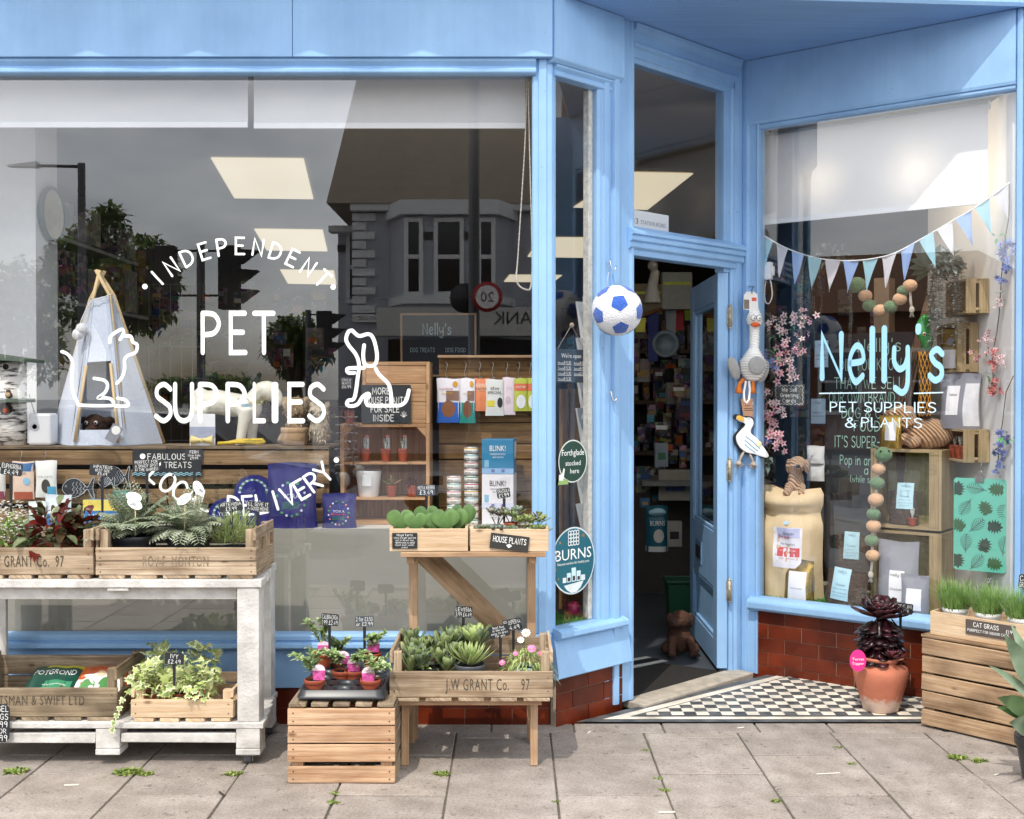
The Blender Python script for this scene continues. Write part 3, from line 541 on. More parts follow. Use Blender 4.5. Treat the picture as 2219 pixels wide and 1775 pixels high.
for z0,z1 in((1.86,2.0),(.42,.70),(.03,.16)):g.box(dx0+.001,dx1-.001,dy0+.106,dy1-.106,z0,z1)
g.box(dx0+.018,dx1-.018,dy0+.106,dy1-.106,.161,.419)
door=part('door',g,DB,bevel=.003)
g=MB()
for z0,z1 in((.70,1.86),(.16,.42)):
 a,b=dy0+.105,dy1-.105;e=.022
 for y0,y1,zz0,zz1 in((a,a+e,z0,z1),(b-e,b,z0,z1),(a+e,b-e,z0,z0+e),(a+e,b-e,z1-e,z1)):g.box(dx0+.004,dx0+.02,y0,y1,zz0,zz1)
part('beading',g,DB,door,bevel=.006)
g=MB();g.poly([(1.046,dy0+.1,.7),(1.046,dy1-.1,.7),(1.046,dy1-.1,1.86),(1.046,dy0+.1,1.86)]);part('door_pane',g,GL2,door)
g=MB();g.box(dx0-.004,dx0+.002,1.32,1.5,.48,.6);g.box(dx0-.008,dx0-.0042,1.34,1.48,.505,.575,1);part('letterbox',g,[mat('#6d93bd',rough=.4),mat('#15171a',rough=.4)],door,bevel=.002)
HG=mat('#b9ad97',rough=.5,metal=.6,var=.4,scale=60,bump=.4)
for z in(.42,1.02,1.78):
 g=MB();g.tube([(1.08,.856,z-.05),(1.08,.856,z+.05)],.009,10);g.box(1.066,1.0765,.859,.864,z-.045,z+.045);g.box(1.0835,1.094,.862,.867,z-.045,z+.045);g.ball((1.08,.856,z+.055),.008,8);g.ball((1.08,.856,z-.055),.008,8)
 part('hinge',g,HG,door)
g=MB();q=[pt(sJ0-.05,.021),pt(sJ1-.02,.021),pt(sJ1-.1,.34),pt(sJ0-.2,.42)];g.vprism([(p.x,p.y)for p in q],.006,.013)
obm=obj('door_mat',g,mat('#26221e',rough=.95,var=.4,scale=70,bump=.8));tag(obm,'worn dark grey coir mat lying just inside the shop doorway','mat')
g=MB()
for k,c in((.0,1),(.055,0),(.11,1)):
 q=[pt(sJ0+.1+k,.43+k),pt(sJ1-.02,.36+k),pt(sJ1-.02,.40+k),pt(sJ0+.15+k,.47+k)];g.poly([(p.x,p.y,.0065)for p in q],c)
tag(obj('hall_tiles',g,[mat('#24262a',rough=.4),mat('#d8d6ce',rough=.4)]),kind='structure')
VIN=mat('#f7faf6',rough=.35,var=.02);yv=.0095
def glyphs(name,par,m,items,y=yv,k='F'):
 g=MB()
 for vf,o,ang,sx in items:
  ca,sa=math.cos(ang),math.sin(ang)
  letter(g,vf,lambda a,b,e:o+V((a*sx*ca-b*sa,-e,a*sx*sa+b*ca)))
 return part(name,g,m,par)
s5=4.7595/2450
def arcw(word,cu,cv,rpx,a0,a1,hpx,bottom=False,skip=0):
 it=[]
 n=len(word)
 for i,ch in enumerate(word):
  if ch==' ' or i<skip:continue
  th=rad(a0+(a1-a0)*i/(n-1))
  if not bottom:u,v,ang=cu+rpx*math.sin(th),cv-rpx*math.cos(th),-th
  else:u,v,ang=cu+rpx*math.sin(th),cv+rpx*math.cos(th),th
  o=at(u,v,'F',yv)
  vf=hand(ch,hpx*s5,.14,1.0,track=0)
  it.append((vf,o-V((-math.sin(ang),0,math.cos(ang)))*(hpx*s5/2),ang,1))
 return it
glyphs('lettering',paneL,VIN,arcw('INDEPENDENT',519,797,264,-42.5,43,35))
it=arcw('LOCAL DELIVERY',519,828,268,-42,43,40,True);glyphs('lettering',paneL,VIN,it[:5]);glyphs('lettering',paneL,VIN,it[5:])
for u,v in((314,621),(722,622),(309,989),(729,997)):
 g=MB();o=at(u,v,'F',yv);g.poly([(o.x+.0115*math.cos(a*pi/9),o.y,o.z+.0115*math.sin(a*pi/9))for a in range(18)]);part('lettering',g,VIN,paneL)
def roundword(word,us,v0,v1,wd,par=paneL,m=None,k='F',off=yv,wpx=None):
 g=MB();h=at(us[0],v0,k,off).z-at(us[0],v1,k,off).z
 for i,(ch,u)in enumerate(zip(word,us)):
  o=at(u,v1,k,off);vf=hand(ch,h,wd,.9 if wpx is None else 1.0)
  sx=1
  if wpx:sx=(wpx[i]*4.76/2450)/width(vf)
  letter(g,vf,lambda a,b,e:V((o.x+a*sx,o.y-e,o.z+b)))
 return part('lettering',g,m or VIN,par)
roundword('PET',(457,516,572),679,764,.135,wpx=(44,40,50))
roundword('SUPPLIES',(354,398,452,512,562,596,642,686),833,912,.14,wpx=(40,46,46,46,28,14,38,40))
def silhouette(strokes,wpx):
 g=MB();la=0
 for st in strokes:
  P=[at(u,v,'F',yv)for u,v in st];vf=ribbon(crom([(p.x,p.z)for p in P],6),wpx*s5);la+=1
  g.flat(vf,lambda a,b:V((a,yv-.0001*la,b)))
 return part('lettering',g,VIN,paneL)
silhouette([[(134,762),(147,768),(157,785),(156,820),(158,848),(168,872),(176,878),(238,879),(246,875),(240,865),(226,862),(213,862),(228,850),(233,834),(225,824),(204,820)],
   [(238,742),(241,728),(262,714),(268,721),(260,736)],[(268,728),(283,729),(288,741),(297,747),(296,760),(290,766),(277,771),(270,780),(270,800),(264,818),(253,831)],[(255,863),(270,866),(278,874),(274,880),(250,880)]],7)
silhouette([[(763,716),(755,719),(750,735),(756,749),(771,768),(778,790),(775,820),(768,862),(755,868),(752,876),(760,880),(775,876),(786,860),(797,853),(800,858),(793,866),(795,875),(803,879),(850,879),(868,878),(880,868),(886,846)],
   [(763,716),(778,728),(797,724),(807,730),(814,750),(817,775),(812,790),(800,793),(790,788),(787,770),(789,748)],[(814,799),(822,812),(840,830),(846,846),(849,877)],[(789,797),(757,798),(752,803),(756,808),(768,808)]],8)
LB=mat('#9fd4f0',rough=.35,var=.02)
def rword(word,us,v0s,v1s,wd,m,wpx,par=paneR):
 g=MB()
 for ch,u,v0,v1,wp in zip(word,us,v0s,v1s,wpx):
  o=at(u,v1,'R',.008);top=at(u,v0,'R',.008);h=top.z-o.z
  hh=h/(4/6 if ch in 'es' else 6.5/6 if ch=='l' else 1.0 if ch!='y' else 1.0)
  vf=hand(ch,hh,.031/hh,1.0);sx=((at(u+wp/2,v0,'R',.008)-at(u-wp/2,v0,'R',.008)).length)/width(vf)
  z0=min(p[1]for p in vf[0])if ch=='y' else 0
  letter(g,vf,lambda a,b,e:o+DR*(a*sx)+V((DR.y,-DR.x,0))*e+V((0,0,b-z0)))
 return part('lettering',g,m,par)
rword('Nelly',(1802,1856,1890,1916,1952),(725,750,713,712,762),(819,828,824,824,858),.2,LB,(52,38,12,12,40))
rword("'s",(1990,2028),(709,757),(748,824),.2,LB,(13,36))
def rline(word,uc,v0,v1,wpx,wd,m=LB):
 g=MB();o=at(uc,v1,'R',.008);h=at(uc,v0,'R',.008).z-o.z;vf=hand(word,h,wd);L_=(at(uc+wpx/2,v0,'R',.008)-at(uc-wpx/2,v0,'R',.008)).length/width(vf)
 letter(g,vf,lambda a,b,e:o+DR*(a*L_)+V((DR.y,-DR.x,0))*e+V((0,0,b)));return part('lettering',g,m,paneR)
PB=mat('#d4eefa',rough=.35,var=.02)
rline('PET SUPPLIES',1910,872,893,230,.11,PB);rline('&',1843,906,926,24,.11,PB);rline('PLANTS',1931,906,926,132,.11,PB)
for u0,u1 in((1775,1920),(1980,2044)):
 g=MB();a,b=at(u0,854,'R',.0085),at(u1,852,'R',.0085);g.poly([a,b,b+V((0,0,.006)),a+V((0,0,.006))]);part('lettering',g,PB,paneR)
def disc(c,d,rx,rz_,m,n=40,th=.0):
 return[c+d*(rx*math.cos(2*pi*k/n))+V((0,0,rz_*math.sin(2*pi*k/n)))for k in range(n)]
def sticker(u0,u1,v0,v1,cols,name='sticker'):
 a,b=at(u0,(v0+v1)/2,'C',.006),at(u1,(v0+v1)/2,'C',.006);c=(a+b)/2;t,bt=at((u0+u1)/2,v0,'C',.006).z,at((u0+u1)/2,v1,'C',.006).z
 c.z=(t+bt)/2;rx=(b-a).length/2;rz_=(t-bt)/2;g=MB();on=V((DC.y,-DC.x,0))
 for i,(k,m)in enumerate(cols):g.poly([p+on*(.0004*i)for p in disc(c,DC,rx*k,rz_*k,m)],i)
 return part(name,g,[m for k,m in cols],paneC),c+on*.0014,rx,rz_
def ctext(par,c,items,m):
 g=MB()
 for s,x,z,h,kind,wmax in items:
  vf=hand(s,h,.13)if kind=='h' else typ(s,h);k=wmax/width(vf)if wmax else 1
  letter(g,vf,lambda a,b,e:c+DC*(x+a*k)+V((0,0,z+b))+V((DC.y,-DC.x,0))*e)
 part('lettering',g,m,par)
st,c,rx,rz_=sticker(1210,1272,953,1046,[(1,mat('#d9dfd6',rough=.4)),(.94,mat('#1d4034',rough=.4))])
ctext(st,c,[('Forthglade',0,.025,.026,'t',rx*1.55),('stocked',0,-.018,.021,'t',rx*1.05),('here',.01,-.052,.021,'t',rx*.62)],VIN)
g=MB();o=c+DC*(-rx*.82)+V((0,0,-rz_*.82));on=V((DC.y,-DC.x,0))
for i,P in enumerate(([(-.03,-.03),(.06,-.03),(.055,.0),(-.02,.0)],[(-.022,-.005),(.015,-.006),(.03,.06),(.018,.068),(.004,.03),(-.02,.03)])):g.poly([o+DC*a*.72+V((0,0,b*.72))+on*(.0008+.0004*i)for a,b in P],i)
part('emblem',g,[mat('#8fb06a',rough=.5),mat('#eceae4',rough=.5)],st)
st,c,rx,rz_=sticker(1194.5,1288.5,1142,1288,[(1,mat('#cfdde0',rough=.4)),(.955,mat('#1f6474',rough=.4,var=.12,scale=4))])
ctext(st,c,[('BURNS',0,.006,.046,'t',rx*1.65),('Natural nutrition for healthy pets',0,-.014,.011,'t',rx*1.45)],VIN)
g=MB();on=V((DC.y,-DC.x,0))
for k in range(4):
 for j in range(4):
  P=[((k-1.5)*.017+.0085*math.cos(2*pi*t/10),.098+(j-1.5)*.0155+.0085*math.sin(2*pi*t/10))for t in range(11)]
  vf=ribbon(P,.0034,False);g.flat(vf,lambda a,b:c+DC*a+V((0,0,b))+on*.0004)
part('emblem',g,VIN,st)
g=MB()
for x,z,w_,h_,i in((-.05,-.10,.03,.05,0),(-.015,-.10,.032,.075,0),(.022,-.10,.03,.055,0),(-.08,-.1,.025,.028,1),(.055,-.1,.03,.03,1),(-.045,-.095,.02,.02,2),(-.008,-.095,.018,.025,2),(.028,-.095,.018,.02,2)):
 g.poly([c+DC*(x+a*w_)*.85+V((0,0,z*.9+b*h_*.8))+on*(.0004+.0003*i)for a,b in((0,0),(1,0),(1,1),(0,1))],i)
g.poly([c+DC*a+V((0,0,b))+on*.0003 for a,b in((-.06,-.102),(.064,-.092),(.045,-.118),(.02,-.136),(-.015,-.138),(-.045,-.12))],1)
part('picture',g,[mat('#cfeaf2',rough=.5),mat('#dfe8ea',rough=.5),mat('#3d2c2e',rough=.5)],st)
g=MB()
for k in range(14):
 t=R.uniform(.15,.85)*pi if k%2 else R.uniform(.9,1.25)*pi;
 if .35*pi<t<.65*pi:continue
 x,z=rx*.84*math.cos(t),rz_*.84*math.sin(t);q=R.uniform(.006,.011)
 g.poly([c+DC*(x+q*(1 if a%2 else .5)*math.cos(a*pi/4+k))+V((0,0,z+q*(1 if a%2 else .5)*math.sin(a*pi/4+k)))+on*.0004 for a in range(8)])
part('motif',g,mat('#9a7d58',rough=.5),st)
NB=mat('#8d6a55',rough=.9,var=.2,scale=6,bump=.3)
g=MB();g.box(-9,9,.21,.5,3.67,7.5);part('upper_wall',g,NB)
for x0,x1,lb in((2.905,9,'plain brick wall of the next building past the right end of the blue shopfront'),(-9,-3.41,'plain brick wall of the next building past the left end of the blue shopfront')):
 g=MB();g.box(x0,x1,.08,.45,-.1,3.66);tag(obj('brick_wall',g,NB),lb,'wall')
OLD=wood('#d6c2a8','#a58a6d','#6e5e50',stain=.55,grain=.9)
NEW=wood('#ecd5b6','#dcbb96','#c6a582',rough=.65,stain=.3,grain=.7)
GREYW=wood('#bba98f','#8f7b62','#4c4238',stain=.65)
PALLET=wood('#c8ab8c','#a98866','#6b5645',stain=.6)
DARKW=wood('#a87f55','#6f4d30','#3c2a1c',stain=.6)
PINE=wood('#d3b393','#ba9673','#957659',rough=.7,stain=.4,grain=.5)
INK=mat('#38332c',rough=.9,var=.3,scale=120);STEN=mat('#332e28',rough=.9,var=.05,scale=55,h2='#5f5344');FADE=mat('#5a4d40',rough=.9,var=.05,scale=60,h2='#a08d76')
RUST=mat('#3a2820',rough=.7,metal=.3,var=.3);CHALK=mat('#f2f2ee',rough=.9,var=.05);SLATE=mat('#2c3034',rough=.7,var=.15,scale=30);BLACKP=mat('#1d1f22',rough=.45,var=.1)
TERRA=mat('#9c4a30',rough=.6,var=.15,scale=20);SOIL=mat('#2a1f17',rough=1,var=.5,scale=200,bump=1,bscale=300)
BPOT=mat('#2f3134',rough=.42,var=.1)
def price_marker(u0,u1,v0,v1,y,lines,label,stake=.06,tilt=0,k='F',group='handwritten price markers among the plants',col=None,cat='price marker',z0=None):
 p=put(u0,u1,v0,v1,k,y);w_,h_=p['w'],p['h'];o=thing('price_marker',label,cat,p['loc']-V((0,0,stake)),p['rz'],group)
 X=MX.Translation((0,0,stake))@MX.Rotation(tilt,4,'Y')
 g=MB();g.X=X;r=h_*.1;g.fprism([(-w_/2+r,0),(w_/2-r,0),(w_/2,r),(w_/2,h_-r),(w_/2-r,h_),(-w_/2+r,h_),(-w_/2,h_-r),(-w_/2,r)],-.0015,.0015);obj('card',g,col or mat('#24272b',rough=.5,var=.1),o)
 if stake>.005:g=MB();g.hexa([(-.004,-.001,0),(.004,-.001,0),(.004,.002,0),(-.004,.002,0),(-.006,-.001,stake-.001),(.006,-.001,stake-.001),(.006,.002,stake-.001),(-.006,.002,stake-.001)]);obj('stake',g,BLACKP,o)
 g=MB();g.X=X;write_lines(g,w_,h_,lines,-.0017,wd=.095,fill=.9);obj('lettering',g,CHALK,o);return o
def pot(o,r,h,m=TERRA,rim=.22,top=.97,c=(0,0,0),base=.72):
 g=MB();g.lathe([(r*base*.96,0),(r*base,.004),(r*.93,h*(1-rim)),(r*.93,h*(1-rim)+.001),(r,h*(1-rim)+.003),(r,h-.003),(r*.985,h),(r*.93,h),(r*.91,h*.86)],c);obj('pot',g,m,o)
 g=MB();g.lathe([(r*.5,h*.8),(r*.91,h*.85),(r*.85,h*.87),(r*.4,h*.88)],c);obj('soil',g,SOIL,o)
def rv(a=1):return V((R.gauss(0,a),R.gauss(0,a),R.gauss(0,a)))
def hemi(zmin=0):
 t=R.uniform(0,2*pi);z=R.uniform(zmin,1);q=math.sqrt(1-z*z);return V((q*math.cos(t),q*math.sin(t),z))
def bush(g,c,rx,rz,n,L0,w0,bend=.35,ms=(0,),stems=True,sm=None,zmin=-.1,outer=.45):
 c=V(c)
 for i in range(n):
  d=hemi(zmin);k=R.uniform(outer,1)**.6;p=c+V((d.x*rx*k,d.y*rx*k,max(0.005,d.z)*rz*k));dd=(d+rv(.45)+V((0,0,.15))).normalized()
  g.leaf(p,dd,L0*R.uniform(.6,1.15),w0*R.uniform(.7,1.1),bend*R.uniform(.3,1.3),R.choice(ms),roll=R.uniform(-.6,.6),n=3)
 if stems and sm is not None:
  for i in range(max(4,n//12)):
   d=hemi(.2);g.tube([c,c+V((d.x*rx*.5,d.y*rx*.5,d.z*rz*.55)),c+V((d.x*rx*.9,d.y*rx*.9,d.z*rz*.9))],.0012,4,sm)
def plant(name,label,cat,loc,r,h,potm,grow,mats,group=None,leafname='foliage',rim=.22,rz=0,potbase=.72):
 o=thing(name,label,cat,loc,rz,group);pot(o,r,h,potm,rim,base=potbase)
 g=MB();grow(g);obj(leafname,g,mats,o);return o
def crate(label,loc,w,d,hf,hs,m,rz=0,front=1,name='wooden_crate',group=None,ink=None,inkh=.04,inkxs=.6,inkx=0,corner=.03,hb=None,slats=5,cat='crate',panelgap=.002,inkz=None,two=False):
 """open fruit crate: low front, slatted sides, corner posts, slatted base. local x width, front y=0, base z=0"""
 o=thing(name,label,cat,loc,rz,group);t=.012;hb=hb or hs*.9;b0=.014
 g=MB();ph=(hf-b0)/front
 for i in range(front):g.box(-w/2,w/2,-.001,t,b0+.001+ph*i,b0+ph*(i+1)-panelgap,j=.001)
 for s in(-1,1):
  for k in range(front*2):g.poly([(s*(w/2-.018)+.0025*math.cos(a*pi/4),-.0027,b0+(hf-b0)*(k+.5)/(front*2)+.0025*math.sin(a*pi/4))for a in range(8)],1)
 fp=obj('front_panel',g,[m,RUST],o,bevel=.002)
 g=MB();ph=(hb-b0)/2
 for i in range(2):g.box(-w/2,w/2,d-t,d,b0+.001+ph*i,b0+ph*(i+1)-.006,j=.001)
 obj('back_panel',g,m,o,bevel=.002)
 for s in(-1,1):
  g=MB();x0,x1=(-w/2,-w/2+t)if s<0 else(w/2-t,w/2)
  g.hexa([(x0,t+.001,b0+.001),(x1,t+.001,b0+.001),(x1,d-t-.001,b0+.001),(x0,d-t-.001,b0+.001),(x0,t+.001,b0+hs*.42),(x1,t+.001,b0+hs*.42),(x1,d-t-.001,b0+hs*.42),(x0,d-t-.001,b0+hs*.42)],j=.001)
  g.box(x0,x1,t*.2,d-t*.2,hs*.76,hs*1.0,j=.001)
  for yy in(.3,.6):g.box(x0+s*-.012,x1+s*-.012,d*yy,d*yy+.035,b0,hs*.9)
  obj('side_panel',g,m,o,bevel=.002)
  for yy in(t+.001,d-t-corner-.001):
   g=MB();xa=x1+.0005 if s<0 else x0-corner-.0005;g.box(xa,xa+corner,yy,yy+corner,b0,hs*.97);obj('corner_post',g,m,o,bevel=.002)
 g=MB();sw=w/slats
 for i in range(slats):g.box(-w/2+sw*i+.012,-w/2+sw*(i+1)-.012,-.001,d,0,b0-.001,j=.001)
 obj('base',g,m,o,bevel=.002)
 if ink:
  g=MB();vf=typ(ink,inkh,inkxs,track=1.12);z=(b0+hf)/2-inkh/2 if inkz is None else inkz;letter(g,vf,lambda a,b,e:V((a+inkx,-.0024,z+b)));obj('lettering',g,FADE if ink[0]=='R' else STEN,fp)
 return o
WP=mat('#c3bfb9',rough=.7,var=.2,scale=16,bump=.3,bscale=90,h2='#d3d0cb')
fy=-.52;X0,X1,YB=-2.14,-.948,-.075
tr=thing('display_trolley','white painted pallet trolley on casters carrying crates of plants on two levels','trolley',((X0+X1)/2,-.3,0))
def tp(name,fn,m=WP,par=tr,b=.003):g=MB();fn(g);return obj(name,g,m,par,w=True,bevel=b)
tp('top_shelf',lambda g:[g.box(X0,X1+.008-.009*k,fy+.09*k+.001,fy+.09*k+.086,.668,.698,j=.001)for k in range(5)])
tp('apron',lambda g:(g.box(X0+.09,X1-.09,fy+.03,fy+.05,.62,.667),g.box(-1.52,-1.44,fy+.004,fy+.024,.655,.667)))
for x in(X1-.085,X0):
 for y in(fy+.006,YB-.09):
  x-=.03*(y>-.3 and x>-1.5);tp('leg',lambda g:(g.box(x,x+.083,y,y+.022,.162,.667,j=.0005),g.box(x+.06 if x>-1.5 else x,x+.083 if x>-1.5 else x+.022,y+.0225,y+.085,.1625,.6665)))
tp('lower_deck',lambda g:([g.box(X0-.01,X1+.015-.01*k,fy-.004+.092*k,fy-.004+.092*k+.086,.14,.162,j=.001)for k in range(5)]))
tp('stringer',lambda g:(g.box(X0,-1.565,fy+.004,fy+.024,.082,.121,j=.002),g.box(-1.47,X1-.09,fy+.004,fy+.024,.085,.122,j=.002)))
for x in(-1.563,X1-.088,X0):
 for y in(fy-.002,YB-.1):
  x-=.03*(y>-.3 and x>-1.2);tp('block',lambda g:(g.box(x,x+.09,y,y+.09,.064,.139),g.box(x-.001,x+.091,y-.002,y+.092,.04,.063)))
for x in(X1-.045,X0+.045):
 for y in(fy+.03,YB-.05):
  c=obj('caster',(lambda g:(g.box(x-.03,x+.03,y-.025,y+.03,.034,.0395),g.box(x-.016,x-.012,y-.012,y+.02,.01,.034),g.box(x+.012,x+.016,y-.012,y+.02,.01,.034),g)[-1])(MB()),mat('#8d8d8b',rough=.4,metal=.8),tr,w=True)
  g=MB();g.X=MX.Translation((x,y+.004,.021))@MX.Rotation(pi/2,4,'Y');g.lathe([(.013,-.0105),(.019,-.0095),(.021,-.006),(.021,.006),(.019,.0095),(.013,.0105)]);obj('wheel',g,mat('#55565a',rough=.6),c,w=True)
sT=(4.75-.5)/2450
crate('weathered crate stencilled GRANT Co. 97 on the white trolley top',(-1.852,-.5,.699),.55,.31,.12,.19,OLD,ink='J.W GRANT Co.  97',inkh=.042,inkxs=.5,inkx=.02)
crate('weathered crate with faded ROY F MONTON stencil on the white trolley top',(-1.266,-.5,.699),.604,.32,.12,.19,OLD,front=2,ink='ROY F  MONTON',inkh=.04,inkxs=.5,inkx=.0)
crate('low worn crate stencilled HUNTSMAN & SWIFT LTD on the trolley lower deck',(-1.80,-.50,.163),.62,.33,.125,.2,GREYW,ink='HUNTSMAN & SWIFT LTD',inkh=.036,inkxs=.6,inkx=-.01,inkz=.06)
crate('small clean pine crate of ivy on the trolley lower deck',(-1.24,-.515,.163),.385,.36,.085,.12,NEW,front=1,slats=4)
FERN=leafmat('#92a37c',h2='#ccd4ba');FERN2=leafmat('#adb996',h2='#e2e6d2');RIM='#'
def fern(g,c,n,Lf,spread=.9):
 c=V(c)
 for i in range(n):
  a=2*pi*i/n+R.uniform(-.3,.3);el=R.uniform(.55,1.4);d=V((math.cos(a)*math.cos(el),math.sin(a)*math.cos(el),math.sin(el)));ln=Lf*R.uniform(.65,1.1);pts=[]
  m=R.choice((0,0,1))
  for k in range(13):
   t=k/12;pts.append(c+d*ln*t*spread-V((0,0,1))*ln*.6*t*t*math.cos(el))
  g.tube(pts,.0011,4,m)
  for k in range(2,13):
   t=k/12;p=pts[k];tg=(pts[k]-pts[k-1]).normalized();sd=tg.cross(V((0,0,1)));sd=sd.normalized()if sd.length>.05 else V((1,0,0))
   pl=ln*.2*math.sin(pi*min(1,(1-t)*.85+.16))
   for s in(-1,1):
    dd=(sd*s+tg*.5).normalized();g.leaf(p,dd,pl,pl*.3,.25,m,n=2,fold=.1)
    if pl>.02:
     for q in(.35,.65):
      for s2 in(-1,1):g.leaf(p+dd*pl*q,(dd*.6+tg*s2*.8).normalized(),pl*.28,pl*.14,.2,m,n=2)
def on_trolley(u,v,y):return at(u,v,'F',y)
L0=on_trolley(290,1165,-.33);plant('fern_plant','silvery green fern in a black pot, nearer the crate end post','potted plant',(L0.x,-.33,.715),.092,.13,BPOT,lambda g:fern(g,(0,0,.12),60,.27),[FERN,FERN2],'potted ferns in the trolley top crate')
L0=on_trolley(409,1165,-.33);plant('fern_plant','silvery green fern in a black pot beside the fine leaved herb','potted plant',(L0.x,-.33,.715),.088,.13,BPOT,lambda g:fern(g,(0,0,.12),60,.26),[FERN,FERN2],'potted ferns in the trolley top crate')
HERB=leafmat('#7c9050',h2='#b9c884')
def herb(g):
 for i in range(650):
  d=hemi(.1);k=R.uniform(.3,1);g.leaf(V((d.x*.1*k,d.y*.09*k,.09+d.z*.15*k)),(d+rv(.35)+V((0,0,.7))),R.uniform(.03,.055),.0055,.1,R.choice((0,0,1)),n=2)
L0=on_trolley(508,1185,-.36);plant('herb_plant','bushy fine leaved green herb in a small black pot','potted plant',(L0.x,-.36,.715),.058,.09,BPOT,herb,[HERB,leafmat('#8fa35e',h2='#d3dca8')])
DR1=leafmat('#4a1713',h2='#7a2a22',rough=.3);DR2=leafmat('#5d6a42',h2='#8d9772',rough=.35);DR3=leafmat('#3a2a1c',h2='#5c4a30',rough=.3)
def dark(n,r,z):
 return lambda g:bush(g,(0,0,z),r,r*1.15,n,.09,.038,.55,(0,1,0,2,1),outer=.3,sm=2)
L0=on_trolley(118,1160,-.34);plant('impatiens_plant','large dark red and green leaved plant filling the trolley crate','potted plant',(L0.x,-.34,.715),.075,.09,TERRA,dark(150,.135,.10),[DR1,DR2,DR3])
L0=on_trolley(190,1150,-.27);plant('impatiens_plant','smaller dark red leaved plant behind the crate end post','potted plant',(L0.x,-.27,.715),.06,.09,TERRA,dark(70,.09,.11),[DR1,DR2,DR3])
def spurge(g):
 bush(g,(0,0,.08),.11,.13,260,.035,.011,.2,(0,1),sm=0)
 for i in range(420):
  d=hemi(.1);k=R.uniform(.75,1.1);c=V((d.x*.12*k,d.y*.11*k,.1+d.z*.16*k));
  for a in range(4):g.leaf(c,V((math.cos(a*pi/2+i),math.sin(a*pi/2+i),.6)),.008,.006,.1,2,n=2)
L0=on_trolley(24,1170,-.38);plant('euphorbia_plant','airy plant with clouds of tiny white flowers in a terracotta pot','potted plant',(L0.x,-.38,.715),.065,.09,TERRA,spurge,[leafmat('#6f9440'),leafmat('#87a552'),mat('#f2f1ea',rough=.7)])
def care_tag(u,v,y,tilt,label):
 p=at(u,v,'F',y);o=thing('plant_tag',label,'plant tag',p-V((0,0,.1)),0,'white oval plant tags on sticks')
 g=MB();g.X=MX.Translation((0,0,.1))@MX.Rotation(tilt,4,'Y')@MX.Rotation(-.25,4,'X');g.fprism([(.031*math.cos(a*pi/10),.018*math.sin(a*pi/10))for a in range(20)],-.001,.001);obj('card',g,mat('#f3f3ef',rough=.5,var=.05),o)
 g2=MB();g2.X=g.X
 for k in range(7):
  x,z=R.uniform(-.02,.02),R.uniform(-.01,.01);vf=ribbon(crom([(x+.006*math.cos(a),z+.004*math.sin(a*1.7))for a in range(5)]),.0014);g2.flat(vf,lambda a,b:V((a,-.0014-.0001*k,b)))
 obj('printing',g2,mat('#7d8087',rough=.6),o)
 g=MB();g.tube([(0,.002,-.02),(.003,.002,.09)],.0016,5);obj('stick',g,mat('#cdbb8f',rough=.7),o)
for a in((290,1077,-.40,.3,'white oval plant tag tilted left over the left fern'),(292,1092,-.43,.55,'lower of the two overlapping white oval tags over the left fern'),(399,1082,-.42,-.6,'white oval plant tag tilted up to the right over the second fern'),(430,1058,-.36,1.1,'upright white oval plant tag behind the second fern')):care_tag(*a)
price_marker(0,47,1003,1030,-.42,[('EUPHORBIA',1),('£4.49',1)],'black marker reading EUPHORBIA £4.49 above the white flowered plant',.14,.12)
price_marker(193,250,1007,1032,-.40,[('IMPATIENS',1),('BEST SIZE',.8),('£5.49',1)],'black marker reading IMPATIENS above the dark red leaves',.14,.1)
price_marker(291,346,996,1022,-.36,[('PERFECT FOR',1),('A SHADY SPOT',1),('IN THE GARDEN',1)],'black marker about a shady spot in front of the treats blackboard',.12,-.06)
price_marker(401,441,975,997,-.33,[('FERN',1.2),('Silver Falls',.8),('£9.99',1)],'black marker reading FERN clipped against the treats blackboard',.14,0)
price_marker(476,527,1087,1108,-.4,[('ARTEMISIA',1),('£3.99',1)],'left black marker of the pair above the fine leaved herb',.1,-.1)
price_marker(534,584,1087,1108,-.38,[('ILL GIVE IT',1),('A GOOD HOME',1)],'right black marker of the pair above the fine leaved herb',.1,.06)
def compost(u0,u1,vf,label,col,tilt,art):
 a,b=at(u0,vf,'F',-.45),at(u1,vf,'F',-.45);w_=(b-a).length;o=thing('compost_bag',label,'bag',((a.x+b.x)/2,-.30,.18),0,'bags of compost lying in the lower crate')
 X=MX.Translation((0,0,.055))@MX.Rotation(tilt,4,'X');g=MB();g.X=X
 def f(s,t):
  x,y=(s*2-1),(t*2-1);e=(1-x**4)*(1-y**4);return V((x*w_/2*(1-.05*y*y),y*.13,.038*e**.7+.004*math.sin(9*x+4*y)*e))
 g.grid(f,14,14);g.grid(lambda s,t:V((f(s,t).x,f(s,t).y,-f(s,t).z*.8-.001)),10,10);obj('bag_body',g,col,o)
 def surf(x,y,k):q=f(x/w_+.5,y/.26+.5);return V((x,y,q.z+k))
 for i,(nm,pts,m)in enumerate(art(w_)):
  g=MB();g.X=X
  if nm=='lettering':
   for s,x,y,h,ww in pts:
    vf=typ(s,h);k=ww/width(vf);letter(g,vf,lambda a,b,e:surf(x+a*k,y+b,.0022))
  else:
   n=14;x0,x1,y0,y1=pts
   if nm=='label':g.grid(lambda s,t:surf(x0+(x1-x0)*s,y0+(y1-y0)*t,.0008),8,8)
   else:g.grid(lambda s,t:surf((x0+x1)/2+(x1-x0)/2*t*math.cos(2*pi*s),(y0+y1)/2+(y1-y0)/2*t*math.sin(2*pi*s),.0012+.0001*i),20,4)
  obj(nm,g,m,o)
 return o
